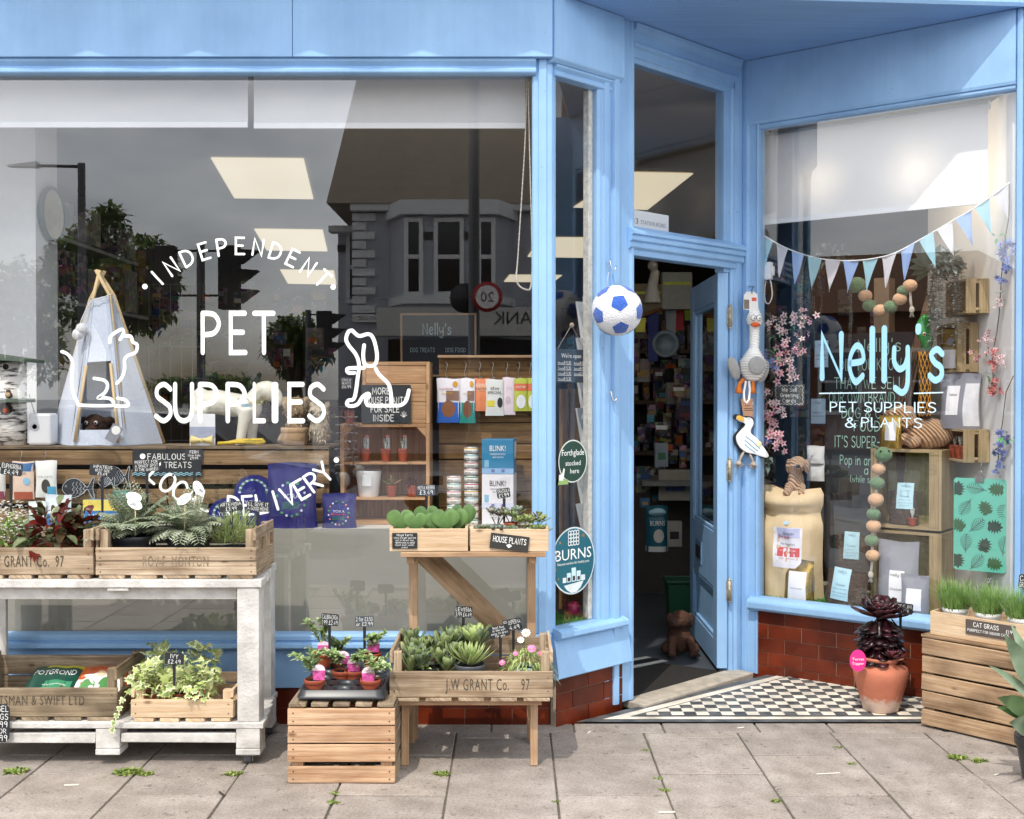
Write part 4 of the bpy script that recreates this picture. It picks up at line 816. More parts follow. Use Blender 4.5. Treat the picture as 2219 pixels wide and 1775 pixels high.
compost(15,145,1504,'dark green POTGROND compost bag lying in the worn crate',mat('#14473a',rough=.3,var=.15),.42,lambda w:[('label',(-w*.2,w*.42,.085,.118),mat('#b8b03a',rough=.4)),('lettering',[('POTGROND',.0,.035,.03,w*.72)],CHALK),('label',(-w*.1,w*.36,-.055,.0),mat('#3d8a63',rough=.4)),('label',(w*.22,w*.42,-.1,-.03),mat('#7d4b34',rough=.4)),('lettering',[('soil for house and garden',.02,-.03,.01,w*.4)],CHALK)])
compost(122,248,1504,'orange and white cactus compost bag lying in the worn crate',mat('#c4581e',rough=.3,var=.12),.42,lambda w:[('picture',(-w*.47,w*.44,-.13,.05),mat('#efeee8',rough=.4)),('lettering',[('CACTUS SOIL',0,.07,.014,w*.5)],BLACKP),('picture',(-w*.28,-w*.02,-.09,.01),mat('#5f9a5a',rough=.4)),('picture',(w*.02,w*.3,-.09,.02),mat('#4d8a4b',rough=.4)),('picture',(-w*.1,w*.1,.02,.055),mat('#e7c9a8',rough=.5))])
IV1=leafmat('#dfe3a4',var=.12,h2='#eceec2');IV2=leafmat('#7f9c5c',var=.3,h2='#a8bd80');IV3=leafmat('#c5d283',var=.15)
star=[(0,0),(-.32,-.1),(-.52,.12),(-.28,.3),(-.42,.58),(-.16,.58),(0,1),(.16,.58),(.42,.58),(.28,.3),(.52,.12),(.32,-.1)]
def ivyleaf(g,p,d,n,s,m0=0,m1=1):
 d=V(d).normalized();sd=d.cross(V(n));sd=sd.normalized()if sd.length>.05 else V((1,0,0));un=sd.cross(d)
 b=g.av(V(p)+d*s*.35+un*s*.06);ring=[g.av(V(p)+sd*x*s+d*y*s-un*abs(x)*s*.25)for x,y in star]
 for i in range(12):g.face((b,ring[i],ring[(i+1)%12]),m0,True)
 b=g.av(V(p)+d*s*.35+un*s*.075);ring=[g.av(V(p)+sd*x*s*.62+d*(.1+y*.62)*s-un*(abs(x)*s*.16-.0015))for x,y in star]
 for i in range(12):g.face((b,ring[i],ring[(i+1)%12]),m1,True)
def ivy(n,r,h,trail=0):
 def f(g):
  for i in range(n):
   d=hemi(-.15);k=R.uniform(.5,1);p=V((d.x*r*k,d.y*r*k,.08+d.z*h*k));nn=(d+V((0,-.4,.6))+rv(.3));ivyleaf(g,p,(d*.7+V((0,-.35,-.25))+rv(.45)),nn,R.uniform(.022,.04),R.choice((0,0,2)),R.choice((1,1,2)))
  for q in range(5):
   d=hemi(.5);g.tube([(0,0,.07),V((d.x*r*.5,d.y*r*.5,.08+h*.6)),V((d.x*r,d.y*r,.08+d.z*h))],.0012,4,1)
  for q in range(trail):
   x=-.05;pts=[V((x-.01*k,-.07-.012*min(k,3),.09-.027*max(0,k-1.5)))for k in range(7)];g.tube(pts,.0011,4,1)
   for p in pts[2:]:ivyleaf(g,p,(R.uniform(-1,1),-.3,-.8),(0,-1,.2),.026,0,1)
 return f
IVM=[IV1,IV2,IV3]
for i,(u,v,y,n,r,h,tr_,lb)in enumerate(((325,1522,-.44,110,.075,.13,1,'cream edged ivy trailing a stem over the pine crate front, front row'),(392,1520,-.43,95,.072,.13,0,'cream edged ivy, middle of the front row in the pine crate'),(430,1518,-.45,110,.078,.13,0,'cream edged ivy, nearest the trolley post in the front row'),(345,1500,-.27,100,.085,.17,0,'cream edged ivy in the back row behind the IVY marker'),(440,1500,-.26,100,.09,.17,0,'cream edged ivy in the back row beside the trolley post'))):
 p=at(u,v,'F',y);plant('ivy_plant',lb,'potted plant',(p.x,y,.18),.042,.075,TERRA,ivy(n,r,h,tr_),IVM,'pots of variegated ivy in the pine crate')
price_marker(357,398,1415,1440,-.515,[('IVY',1.1),('£2.49',1)],'black marker reading IVY £2.49 standing in the ivy',.08,.05)
o=price_marker(-28,20,1526,1608,-.535,[('ANGEL',1),('WINGS',1),('£5.99',1),('2 FOR',.8),('£9.99',1)],'tall black price board hanging on the left of the trolley deck',.0,.02,group=None)
cr=thing('upturned_crate','upturned slatted pine crate on the pavement under the black plug tray','crate',(-.6105,-.72,0))
CW,CD,CH=.384,.5,.276;PINK_W=wood('#e6c4a2','#bd916c','#a07a5a',stain=.35,grain=.8)
def cp(name,fn,m=PINK_W):g=MB();fn(g);return obj(name,g,m,cr,bevel=.0025)
cp('front_panel',lambda g:([g.box(-CW/2,CW/2,-.002,.011,z0,z1,j=.0012)for z0,z1 in((.003,.062),(.079,.142),(.146,.206),(.211,.27))],[g.poly([(s*(CW/2-.02)+.003*math.cos(a*pi/4),-.0042,z+.0025*math.sin(a*pi/4))for a in range(8)],1)for s in(-1,1)for z in(.018,.045,.095,.125,.16,.19,.225,.255)]),[PINK_W,RUST])
cp('back_panel',lambda g:[g.box(-CW/2,CW/2,CD-.011,CD,z0,z1,j=.001)for z0,z1 in((.003,.062),(.079,.142),(.146,.206),(.211,.27))])
for s in(-1,1):
 cp('side_panel',lambda g:[g.box(s*CW/2-(.012 if s>0 else 0),s*CW/2+(.012 if s<0 else 0),.0125,CD-.0125,z0,z1,j=.001)for z0,z1 in((.002,.062),(.082,.142),(.148,.204),(.212,.274))],GREYW)
 for y in(.0125,CD-.044):cp('corner_post',lambda g:g.box(s*(CW/2-.013)-(.04 if s>0 else 0),s*(CW/2-.013)+(.04 if s<0 else 0),y,y+.031,.001,.274))
cp('top_panel',lambda g:[g.box(-CW/2+.079*k+.004,-CW/2+.079*k+.064,.0,CD,.2755,.288,j=.0015)for k in range(5)],GREYW)
ty=-.70;TX=(737-1109.5)*(4.75+ty)/2450
tray=thing('plug_tray','black plastic plug tray holding pink labelled pots on the upturned crate','tray',(TX,ty+.215,.289))
TB=mat('#26282c',rough=.35,var=.2,scale=30)
g=MB();tw,td=.305,.42;nx,ny=3,5;cells=[((i-1)*.098,(j-2)*.081+.0)for i in range(nx)for j in range(ny)]
for cx,cy in cells:
 K=20;hole=[(cx+.034*math.cos(2*pi*k/K),cy+.034*math.sin(2*pi*k/K))for k in range(K)];sq=[]
 for k in range(K):
  c_,s_=math.cos(2*pi*k/K),math.sin(2*pi*k/K);q=1/max(abs(c_),abs(s_));sq.append((cx+.0489*q*c_,cy+.0404*q*s_))
 a=[g.av((x,y,.036))for x,y in sq];b=[g.av((x,y,.033))for x,y in hole];c=[g.av((cx+(x-cx)*.8,cy+(y-cy)*.8,.003))for x,y in hole]
 for k in range(K):q=(k+1)%K;g.face((a[k],a[q],b[q],b[k]),0,True);g.face((b[k],b[q],c[q],c[k]),0,True)
 g.face(c[::-1])
obj('cells',g,TB,tray)
g=MB();rr=[]
def rrect(hw,hd,r,n=5):return[(sx*(hw-r)+r*math.cos(t),sy*(hd-r)+r*math.sin(t))for sx,sy,t0 in((1,1,0),(-1,1,pi/2),(-1,-1,pi),(1,-1,1.5*pi))for t in[t0+k*pi/2/n for k in range(n+1)]]
prof=[(tw/2-.012,td/2-.01,.035),(tw/2-.004,td/2-.004,.041),(tw/2,td/2,.04),(tw/2+.003,td/2+.003,.02),(tw/2+.008,td/2+.008,.017),(tw/2+.008,td/2+.008,.01)]
rings=[[g.av((x,y,z))for x,y in rrect(a,b,.03)]for a,b,z in prof]
for i in range(len(rings)-1):
 n=len(rings[0])
 for k in range(n):q=(k+1)%n;g.face((rings[i][k],rings[i][q],rings[i+1][q],rings[i+1][k]),0,True)
obj('rim',g,TB,tray)
CAL=[leafmat('#7d9a55',h2='#aec585'),leafmat('#94ad68',h2='#cbd9a6')]
def calib(hh,lean):
 def f(g):
  for q in range(6):
   a=R.uniform(0,6.3);tip=V((.045*math.cos(a)+lean[0],.04*math.sin(a)+lean[1],.075+hh*R.uniform(.6,1)));pts=[V((0,0,.07))*(1-t)+tip*t+V((0,0,.012*math.sin(pi*t)))for t in(0,.25,.5,.75,1)];g.tube(pts,.0014,4,0)
   for k in range(26):
    t=R.uniform(.15,1);p=V((0,0,.07))*(1-t)+tip*t+V((0,0,.012*math.sin(pi*t)));g.leaf(p,hemi(-.1)+V((0,0,.3)),R.uniform(.026,.042),.014,.35,R.choice((0,1)),n=3)
 return f
MAG=mat('#d2338f',rough=.45,var=.45,scale=70,h2='#e86fb4');LBL=mat('#f0cfe2',rough=.45,var=.03)
for u,v,hh,lean,lab,lb in((681,1473,.09,(-.035,.01),(691,1440,1474),'pink labelled pot, front left of the tray'),(799,1479,.05,(.05,.0),(798,1445,1481),'pink labelled pot, front right of the tray, sunk in its cell'),(742,1452,.06,(-.04,0),(743,1411,1438),'pink labelled pot tipped out in the middle of the tray'),(768,1452,.05,(.02,0),(766,1427,1455),'pink labelled pot right of the tray middle'),(701,1413,.15,(-.03,0),(702,1390,1412),'tallest leggy pink labelled pot, back left of the tray'),(806,1414,.06,(.03,0),(809,1386,1413),'pink labelled pot raised high, back right of the tray'),(735,1425,.07,(0,0),None,'leafy pot without visible label at the back middle of the tray')):
 zr=.385 if lb.startswith(('tall','pink labelled pot raised'))else .348;p=ground(u,v,zr);p.y=max(p.y,-.605);o=plant('bedding_plant',lb,'potted plant',(p.x,p.y,zr-.06),.039,.06,TERRA,calib(hh,lean),CAL,'small bedding plants in the plug tray',rim=.28,potbase=.62)
 if lab:
  q=put(lab[0]-14,lab[0]+14,lab[1],lab[2],'F',p.y-.013);dz=q['loc'].z-(zr-.06);hh2=q['h'];w2=q['w']/2;dx=q['loc'].x-p.x
  g=MB();g.fprism([(dx-w2*.85,dz),(dx+w2*.85,dz),(dx+w2,dz+hh2*.62),(dx-w2,dz+hh2*.62)],-.014,-.0125);lt=obj('pot_label',g,MAG,o)
  g=MB();g.fprism([(dx-w2,dz+hh2*.62)]+[(dx+w2*math.cos(a*pi/8),dz+hh2*(.62+.38*math.sin(a*pi/8)))for a in range(9)],-.0142,-.0123);obj('label_top',g,LBL,lt)
price_marker(695,733,1330,1356,-.38,[('CALIBRACHOA',1),('1.99 £2.49',1)],'black marker reading CALIBRACHOA behind the tray',.13,.07)
price_marker(770,810,1335,1358,-.36,[('2 for £3.50',1),('or £2.99',.9)],'grey black marker reading 2 for £3.50 behind the tray',.14,-.03,col=mat('#4a4f55',rough=.35))
sx0,sx1=-.417,.095
st=thing('plant_stand','rustic wooden plant stand with tall braced back and upper shelf','plant stand',(-.16,-.35,0))
def sp(name,fn,m=PINE):g=MB();fn(g);return obj(name,g,m,st,w=True,bevel=.0025)
for x in(-.402,.083):sp('leg',lambda g:g.beam((x,-.515,0),(x,-.505,.238),.028,.02,(0,1,0)))
for x in(-.402,.083):sp('leg',lambda g:g.beam((x,-.24,0),(x,-.25,.238),.028,.02,(0,1,0)))
sp('seat_frame',lambda g:(g.box(-.43,.11,-.57,-.545,.24,.262,j=.001),g.box(-.43,.11,-.235,-.21,.24,.262,j=.001),g.box(-.43,-.405,-.544,-.236,.24,.262),g.box(.085,.11,-.544,-.236,.24,.262),g.box(-.41,-.39,-.50,-.25,.17,.239),g.box(.06,.085,-.5,-.25,.17,.239)))
for x in(-.398,.078):sp('back_post',lambda g:g.box(x-.018,x+.018,-.205,-.18,.0,.764))
sp('brace',lambda g:g.beam((-.37,-.168,.76),(.05,-.168,.35),.085,.018,(0,1,0),j=.001),PALLET)
sp('upper_shelf',lambda g:(g.box(-.43,.13,-.39,-.31,.765,.786,j=.001),g.box(-.43,.13,-.308,-.2,.765,.786,j=.001)))
for x in(-.395,.08):sp('bracket',lambda g:g.box(x-.015,x+.015,-.36,-.207,.735,.764))
crate('weathered crate stencilled J.W GRANT Co. 97 full of alpines on the low stand',(-.15,-.60,.263),.602,.37,.112,.185,OLD,ink='J.W GRANT Co.    97',inkh=.042,inkxs=.5,inkx=.06)
SEM=[leafmat('#6c7c48',h2='#9fae74',trans=.1),leafmat('#566748',h2='#8a9a76',trans=.1),leafmat('#8fab5c',h2='#c9d98e',trans=.1)]
def rosette(g,c,r,n,th=.006,tilt=(0,0),m=(0,),w=.42,el0=.15,el1=1.45,shape=None):
 c=V(c)
 for i in range(n):
  t=i/(n-1);a=i*2.39996;el=el0+(el1-el0)*t;ln=r*(1-.55*t)
  d=V((math.cos(a)*math.cos(el),math.sin(a)*math.cos(el),math.sin(el)));d=(d+V((tilt[0],tilt[1],0))*.4).normalized()
  g.thick_leaf(c+V((0,0,.004*t)),d,ln,ln*w,th,R.choice(m),.25,shape)
spoon=lambda t:.35+.65*math.sin(pi*(t**1.6)*.72)**1.2 if t<.99 else .45
point=lambda t:max(.04,math.sin(pi*(.25+.75*t))**.8)
def tangle(g):
 for i in range(17):
  p=V((R.uniform(-.105,.1),R.uniform(-.1,.12),R.uniform(.05,.12)));p.z+=max(0,p.y)*.35;rosette(g,p,R.uniform(.06,.09),16,.006,rv(.3).to_2d(),(0,1,0),.36,.5,1.5,spoon)
 bush(g,(0,-.03,.05),.1,.05,40,.05,.022,.5,(0,2),stems=False)
p=ground(925,1450,.36);plant('alpine_plant','clump of upright spoon leaved alpines at the left of the stencilled crate','potted plant',(p.x,-.42,.279),.062,.075,BPOT,tangle,SEM)
p=ground(1015,1420,.40);plant('alpine_plant','dark tipped rosette plant at the back under the LEWISIA marker','potted plant',(p.x,-.33,.279),.06,.11,BPOT,lambda g:(rosette(g,(.02,0,.12),.125,34,.005,(0,0),(0,1,2),.32,.35,1.5,spoon),rosette(g,(-.06,.0,.13),.1,22,.005,(0,0),(0,1),.32,.4,1.5,spoon)),SEM)
p=ground(1017,1452,.37);plant('lewisia_plant','spiky bright green rosette in a grey pot at the middle of the stencilled crate','potted plant',(p.x,-.50,.279),.058,.1,mat('#4a4c50',rough=.4,var=.1),lambda g:rosette(g,(0,0,.095),.115,70,.004,(0,0),(2,2,0),.2,.3,1.52,point),SEM)
FLP=mat('#d9418f',rough=.5,h2='#ef8fc0',var=.2,scale=60);FLW=mat('#f4eef0',rough=.5,var=.05);GRASSY=[leafmat('#a5b55c',h2='#d8dfa2'),leafmat('#7c9a4a',h2='#a9c070')]
def flower(g,c,d,r,m,mc,n=12):
 d=V(d).normalized();a=d.cross(V((0,0,1)));a=a.normalized()if a.length>.1 else V((1,0,0));b=d.cross(a)
 for i in range(n):q=2*pi*i/n;g.leaf(c,a*math.cos(q)+b*math.sin(q)+d*.25,r,r*.5,.0,m,up=d,n=2)
 g.ball(V(c)+d*r*.12,r*.22,6,mc)
def daisy(g):
 for i in range(420):
  d=hemi(-.3);k=R.uniform(.3,1);g.leaf(V((d.x*.085*k,d.y*.075*k,.075+max(0,d.z)*.06)),d+rv(.4)+V((0,0,.25)),R.uniform(.03,.065),.005,.8,R.choice((0,0,1)),n=3)
 for x,y,z,m,r in((.02,-.03,.155,2,.019),(-.09,-.04,.105,2,.014),(-.04,-.02,.135,2,.012),(.055,.0,.13,2,.012),(-.02,.03,.175,3,.016),(-.03,-.07,.075,3,.014),(.0,.04,.20,3,.02)):
  g.tube([(x*.4,y*.4,.08),(x,y,z)],.0011,4,1);flower(g,(x,y,z),(x*2,-.8,.7),r,m,4)
p=ground(1140,1440,.37);plant('ice_plant','yellow green trailing plant with pink and white daisy flowers in the stencilled crate','potted plant',(p.x,-.47,.279),.048,.085,mat('#9fb9b4',rough=.5),daisy,GRASSY+[FLP,FLW,mat('#e8c33e')])
price_marker(985,1023,1314,1338,-.27,[('LEWISIA',1),('3.99 £4.49',1)],'black marker reading LEWISIA against the diagonal brace',.1,.04)
price_marker(1062,1107,1355,1381,-.40,[('Best buy',1),('in the sun',1),('easy to grow',1),('for you',1)],'lower black marker with four lines of writing right of the brace',.12,-.22)
price_marker(1092,1133,1341,1366,-.30,[('DELOSPERMA',1),('£4.49',1)],'black marker with a crossed price beside the corner post',.12,-.2)
def box_crate(label,u0,u1,v0,v1,y,d,m,ink=None):
 p=put(u0,u1,v0,v1,'F',y);w_,h_=p['w'],p['h'];o=thing('planter_box',label,'planter box',V((p['loc'].x,y,.787)),0);t=.012
 for nm,b in(('front_panel',(-w_/2,w_/2,0,t,0,h_)),('back_panel',(-w_/2,w_/2,d-t,d,0,h_)),('side_panel',(-w_/2,-w_/2+t,t+.001,d-t-.001,.001,h_+.006)),('side_panel',(w_/2-t,w_/2,t+.001,d-t-.001,.001,h_+.006)),('base',(-w_/2+t+.001,w_/2-t-.001,t+.001,d-t-.001,0,.01))):
  g=MB();g.box(*b,j=.0006);obj(nm,g,m,o,bevel=.002)
 return o
box_crate('pale pine planter box of heart shaped leaves on the stand upper shelf',844,1014,1148,1197,-.385,.15,NEW)
box_crate('pale pine planter box of small succulents on the stand upper shelf',1019,1189,1150,1198,-.385,.15,NEW)
HEART=leafmat('#557440',var=.25,h2='#6d8f52',trans=.1,rough=.35)
def heart(g,s,th=.0028):
 P=[];R_h=R.uniform(.95,1.12)
 for k in range(28):
  t=2*pi*k/28;P.append((s*.052*16*math.sin(t)**3/16*.95,s*.046*(13*math.cos(t)-3.6*math.cos(2*t)-2*math.cos(3*t)-math.cos(4*t))/15*R_h))
 z0=min(p[1]for p in P);c=V((0,0,.04-z0+.014))
 for sgn in(-1,1):
  m=g.av(c+V((0,sgn*th,0)));r1=[g.av(c+V((x*.55,sgn*th*.95,z*.55)))for x,z in P];r2=[g.av(c+V((x*.93,sgn*th*.5,z*.93)))for x,z in P];r3=[g.av(c+V((x,0,z)))for x,z in P]
  for k in range(28):
   q=(k+1)%28;g.face((m,r1[k],r1[q]),0,True);g.face((r1[k],r2[k],r2[q],r1[q]),0,True);g.face((r2[k],r3[k],r3[q],r2[q]),0,True)
 g.tube([(0,0,.03),(0,0,.06)],.003,6)
for i,(u,y,s,rz,lb)in enumerate(((868,-.345,1.12,.1,'leftmost heart shaped leaf in the pine box'),(900,-.35,1.0,-.1,'second heart shaped leaf from the left, lower and in front'),(924,-.30,1.1,.3,'third heart shaped leaf, partly hidden behind'),(943,-.345,.9,.2,'fourth heart shaped leaf, smaller'),(965,-.355,1.15,0,'large heart shaped leaf right of the box middle'),(988,-.33,1.05,-.3,'second heart shaped leaf from the right'),(1003,-.29,1.2,.5,'rightmost heart shaped leaf, darker and tilted'))):
 p=at(u,1150,'F',y);plant('heart_leaf_plant',lb,'potted plant',(p.x,y,.799),.024,.045,TERRA,lambda g:heart(g,s),[HEART],'single heart shaped leaves in small pots','leaf',rz=rz)
SUC=[leafmat('#6d7d4a',h2='#93a06a',trans=.08),leafmat('#4e4238',h2='#7a6a5c',trans=.05),leafmat('#86994f',h2='#b9c47a',trans=.08),leafmat('#7c8f80',h2='#a4b3a4',trans=.08)]
for u,y,z,r,n,m,w_,hh,pm,lb in((1045,-.33,0,.035,26,(3,0),.4,.03,TERRA,'small pale rosette succulent at the left front of the pine box'),(1077,-.29,.03,.045,30,(1,1,3),.45,.05,BPOT,'dark brown bumpy succulent at the back left'),(1079,-.345,0,.048,34,(3,1),.5,.02,BPOT,'mottled grey succulent at the front beside the sign'),(1107,-.29,.04,.05,22,(0,3),.55,.05,TERRA,'tall round leaved succulent in front of the price marker'),(1135,-.31,.02,.05,30,(2,2,0),.38,.04,mat('#d9d7d2',rough=.5),'pointed yellow green succulent right of the middle'),(1163,-.28,.02,.045,28,(2,1),.5,.04,TERRA,'olive succulent at the back right end of the box'),(1168,-.345,0,.042,26,(0,2),.55,.02,TERRA,'round leaved succulent at the right front corner'),(1108,-.35,-.01,.03,20,(3,0),.5,.02,mat('#d9d7d2',rough=.5),'small succulent in a white pot at the front middle')):
 p=at(u,1150,'F',y)
 def grow(g):
  for q in range(5):
   a=q*1.3;rosette(g,(r*.55*math.cos(a),r*.55*math.sin(a),.05+hh*R.uniform(.4,1)),r*.75,n//2,.006,(0,0),m,w_,.1,1.45,spoon if w_>.4 else point);g.tube([(0,0,.04),(r*.55*math.cos(a),r*.55*math.sin(a),.05+hh*.6)],.002,4,m[0])
 plant('succulent_plant',lb,'potted plant',(p.x,y,.799+max(0,z)),.028,.05,pm,grow,SUC,'small succulents in the pine box')
p=put(850,904,1155,1189,'F',-.389);o=thing('care_card','small black care card pinned to the heart leaf planter box','sign',p['loc']);g=MB();g.box(-p['w']/2,p['w']/2,-.001,.002,0,p['h']);obj('card',g,mat('#1f2124',rough=.6),o)
g=MB();write_lines(g,p['w'],p['h'],[('Hoya kerrii',1),('-Likes a bright spot but',.75),('not in direct sun',.75),('-Bathroom is ideal',.75),('-Dont over water,',.75),('a mist',.75)],-.0014,wd=.1,fill=.9);obj('lettering',g,CHALK,o)
p=put(1060,1144,1159,1192,'F',-.391);o=thing('blackboard_sign','tilted blackboard reading HOUSE PLANTS on the succulent box','sign',p['loc']);X=MX.Rotation(rad(7),4,'Y')
g=MB();g.X=X;g.box(-p['w']/2,p['w']/2,-.002,.002,0,p['h']);obj('board',g,mat('#2e2c29',rough=.7,var=.12),o)
g=MB();g.X=X;vf=hand('HOUSE PLANTS',p['h']*.36,.13);k=p['w']*.86/width(vf);letter(g,vf,lambda a,b,e:V((a*k,-.0024-e,p['h']*.46+b)))
for a in(-.9,-.45,0,.45,.9):g.flat(ribbon([(0,p['h']*.18),(.011*math.sin(a),p['h']*.18+.011*math.cos(a))],.004),lambda x,z:V((x,-.0026-.0001*(a+1),z)))
obj('lettering',g,CHALK,o)
price_marker(1078,1107,1058,1079,-.28,[('CRASSULA',1),('£1.99',1.1)],'black marker reading CRASSULA £1.99 in the succulent box',.1,-.14)
price_marker(904,944,1051,1074,-.24,[('HOYA KERRII',1),('£3.49',1.2)],'grey marker reading £3.49 behind the heart shaped leaves',.1,-.03,col=mat('#3d4650',rough=.35))
def hook(u,v,label,k='C',off=-.036):
 p=at(u,v,k,off);d=plane(k)[1];o=V((0,0,0));g=MB();rz=math.atan2(d.y,d.x)
 g.tube([(0,.0,.02),(0,-.006,.018),(0,-.008,.0),(.003,-.012,-.014),(.012,-.016,-.017),(.019,-.018,-.008),(.021,-.018,.003)],.0028,8);g.ball((0,-.004,.02),(.006,.004,.008),8)
 tag(obj('coat_hook',g,mat('#c9c9c6',rough=.2,metal=1,var=.05),loc=p,rz=rz),label,'hook','hooks on the door post');return p
hook(1321,578,'upper chrome hook on the door post above the ball');hook(1323,861,'lower chrome hook on the bare blue door post')
pb=at(1337,673,'C',-.15);BR=55*(pb.y+4.75)/2450
ball=thing('plush_ball','white and blue plush football hanging from the door post hook','ball',pb,rad(8));PEN=[]
t_=(1+5**.5)/2;ico=[V(v).normalized()for v in((0,1,t_),(0,1,-t_),(0,-1,t_),(0,-1,-t_),(1,t_,0),(1,-t_,0),(-1,t_,0),(-1,-t_,0),(t_,0,1),(t_,0,-1),(-t_,0,1),(-t_,0,-1))]
EU=MX.Rotation(rad(-12),3,'X')@MX.Rotation(rad(14),3,'Y')@MX.Rotation(rad(24),3,'Z');ico=[EU@v for v in ico]
g=MB();g.ball((0,0,0),BR,48,fn=lambda d:1-.018*max(0,max(d.dot(q)for q in ico)*6-5)+.012*NZ.noise(d*3));obj('ball_cover',g,mat('#eef0f4',rough=.95,var=.06,scale=60,bump=1,bscale=170,sheen=.5),ball)
BLP=mat('#2f63c4',rough=.95,var=.25,scale=120,bump=1,bscale=160,sheen=.4)
for q in ico:
 a=q.cross(V((0,0,1)));a=a.normalized()if a.length>.1 else V((1,0,0));b=q.cross(a);nb=min((x for x in ico if x is not q),key=lambda x:-x.dot(q));ph=math.atan2(b.dot(nb),a.dot(nb))+pi/5*0
 g=MB();g.grid(lambda s,t:(q+(a*math.cos(2*pi*s+ph)+b*math.sin(2*pi*s+ph))*.36*t*math.cos(pi/5)/math.cos(((s*5)%1-.5)*2*pi/5)).normalized()*BR*1.004,40,6);obj('patch',g,BLP,ball)
g=MB();g.tube([(-.03,.07,BR*.8),(-.02,.09,BR+.04),(-.012,.1,BR+.065)],.0018,6);obj('cord',g,mat('#b9bcc4',rough=.8),ball)
pd=at(1628,800,'C',-.10);dk=thing('duck_toy','long necked white ribbed duck toy hanging by its header card','dog toy',pd,rad(12));sD=(pd.y+4.75)/2450
def zz(v):return(800-v)*sD
def xx(u):return(u-1630)*sD
RIB=mat('#f7f5f0',rough=.95,var=.03,scale=40,bump=.3)
g=MB();pts=[];rs=[]
for k in range(61):
 t=k/60;v=712+(812-712)*t*.75;
N_=116
for k in range(N_+1):
 t=k/N_;v=668+t*158;pts.append((xx(1637-10*max(0,(t-.45))),.0,zz(v)))
 r=17*math.sqrt(max(.03,1-((v-692)/20)**2))if v<704 else 10.5 if v<755 else 10.5+(v-755)*.62 if v<785 else 29*math.sqrt(max(.02,1-((v-790)/37)**2))
 r=max(r,10.5 if 690<v<760 else 3);rs.append(r*sD*(1+.085*math.sin(k*pi/2)))
g.tube(pts,rs,20);obj('body',g,RIB,dk)
PLG=mat('#a9a8a6',rough=1,var=.12,scale=60,bump=.6,sheen=.5);ORG=mat('#e07a2c',rough=.8,var=.1)
g=MB();g.ball((xx(1629),-.012-26*sD,zz(793)),(20*sD,.012,20*sD),18);obj('belly',g,PLG,dk)
for s,u,v in((-1,1590,798),(1,1657,805)):g=MB();g.X=MX.Translation((xx(u),.0,zz(v)))@MX.Rotation(s*.35,4,'Y');g.ball((0,0,0),(13*sD,.014,26*sD),14);obj('wing',g,PLG,dk)
for s,u in((-1,1601),(1,1632)):g=MB();v0=822;g.tube([(xx(1611 if s<0 else 1630),-.005,zz(822)),(xx(u),-.012,zz(832)),(xx(u-2),-.014,zz(840)),(xx(u-3),-.016,zz(852))],[5*sD,4*sD,6*sD,9*sD],10);obj('foot',g,ORG,dk)
g=MB();g.tube([(xx(1614),-.02,zz(826)),(xx(1608),-.025,zz(850)),(xx(1609),-.025,zz(868)),(xx(1614),-.025,zz(874)),(xx(1620),-.025,zz(866)),(xx(1622),-.025,zz(845)),(xx(1621),-.02,zz(826))],2.6*sD,8);obj('rope_loop',g,RIB,dk)
g=MB();g.ball((xx(1632),-16.5*sD,zz(704)),(12*sD,.012,6*sD),14,fn=lambda d:1-.25*max(0,d.z));obj('beak',g,mat('#d9622a',rough=.8),dk)
for u in(1627,1640):
 g=MB();g.ball((xx(u),-16*sD,zz(690)),(6.2*sD,.008,6.2*sD),12);ey=obj('eye',g,mat('#f4f4f0',rough=.4),dk)
 g=MB();P=[(xx(u)+6.4*sD*math.cos(a*pi/8),zz(690)+6.4*sD*math.sin(a*pi/8))for a in range(17)];g.tube([(x,-16*sD-.005,z)for x,z in P],.0009,5);g.ball((xx(u+1),-16*sD-.0075,zz(691)),1.6*sD,8);obj('pupil',g,BLACKP,ey)
g=MB();g.fprism([(xx(u),zz(v))for u,v in((1612,640),(1618,633),(1634,632),(1643,638),(1645,668),(1650,680),(1624,680),(1624,672),(1611,671))],-.004,-.002);hc=obj('header_card',g,mat('#e9e6e1',rough=.6,var=.05),dk)
g=MB();g.box(xx(1612),xx(1624),-.0046,-.0042,zz(670),zz(650));g.box(xx(1630),xx(1641),-.0046,-.0042,zz(653),zz(645),1);obj('printing',g,[mat('#7a6a60'),mat('#d2533f')],hc)
g=MB();g.tube([(xx(1629),-.012,zz(637)),(xx(1628),-.014,zz(628)),(xx(1633),-.01,zz(622)),(xx(1636),.09,zz(618))],.0022,6);obj('hook',g,mat('#6b6b6b',rough=.3,metal=1),dk)
pg=at(1625,940,'C',-.075);gl_=thing('seagull_toy','flat white seagull toy with dark edge and rope legs hanging by an orange card','dog toy',pg,rad(12));sG=(pg.y+4.75)/2450
gx=lambda u:(u-1625)*sG;gz=lambda v:(940-v)*sG
gull=[(1592,903),(1598,900),(1612,905),(1622,904),(1630,910),(1631,920),(1625,932),(1627,940),(1640,950),(1654,968),(1666,985),(1664,992),(1650,990),(1632,984),(1614,980),(1600,970),(1592,956),(1592,943),(1604,930),(1612,922),(1608,916),(1600,914),(1592,909)]
def smooth(P):return crom(P+[P[0]],3)[:-1]
g=MB();c_=V((0,0));Pm=[(gx(u),gz(v))for u,v in smooth(gull)]
g.fprism([((x-.0)*1.0,z)for x,z in[(gx(u)+(3*sG if u>1625 else-3*sG),gz(v)+(2.5*sG if v<925 else-3*sG if v>970 else 0))for u,v in smooth(gull)]],-.006,.012);obj('edging',g,mat('#23252b',rough=.9),gl_)
g=MB();g.fprism(Pm,-.016,-.0062);obj('body',g,mat('#f0f1f2',rough=.9,var=.04,bump=.3,bscale=200),gl_,bevel=.006)
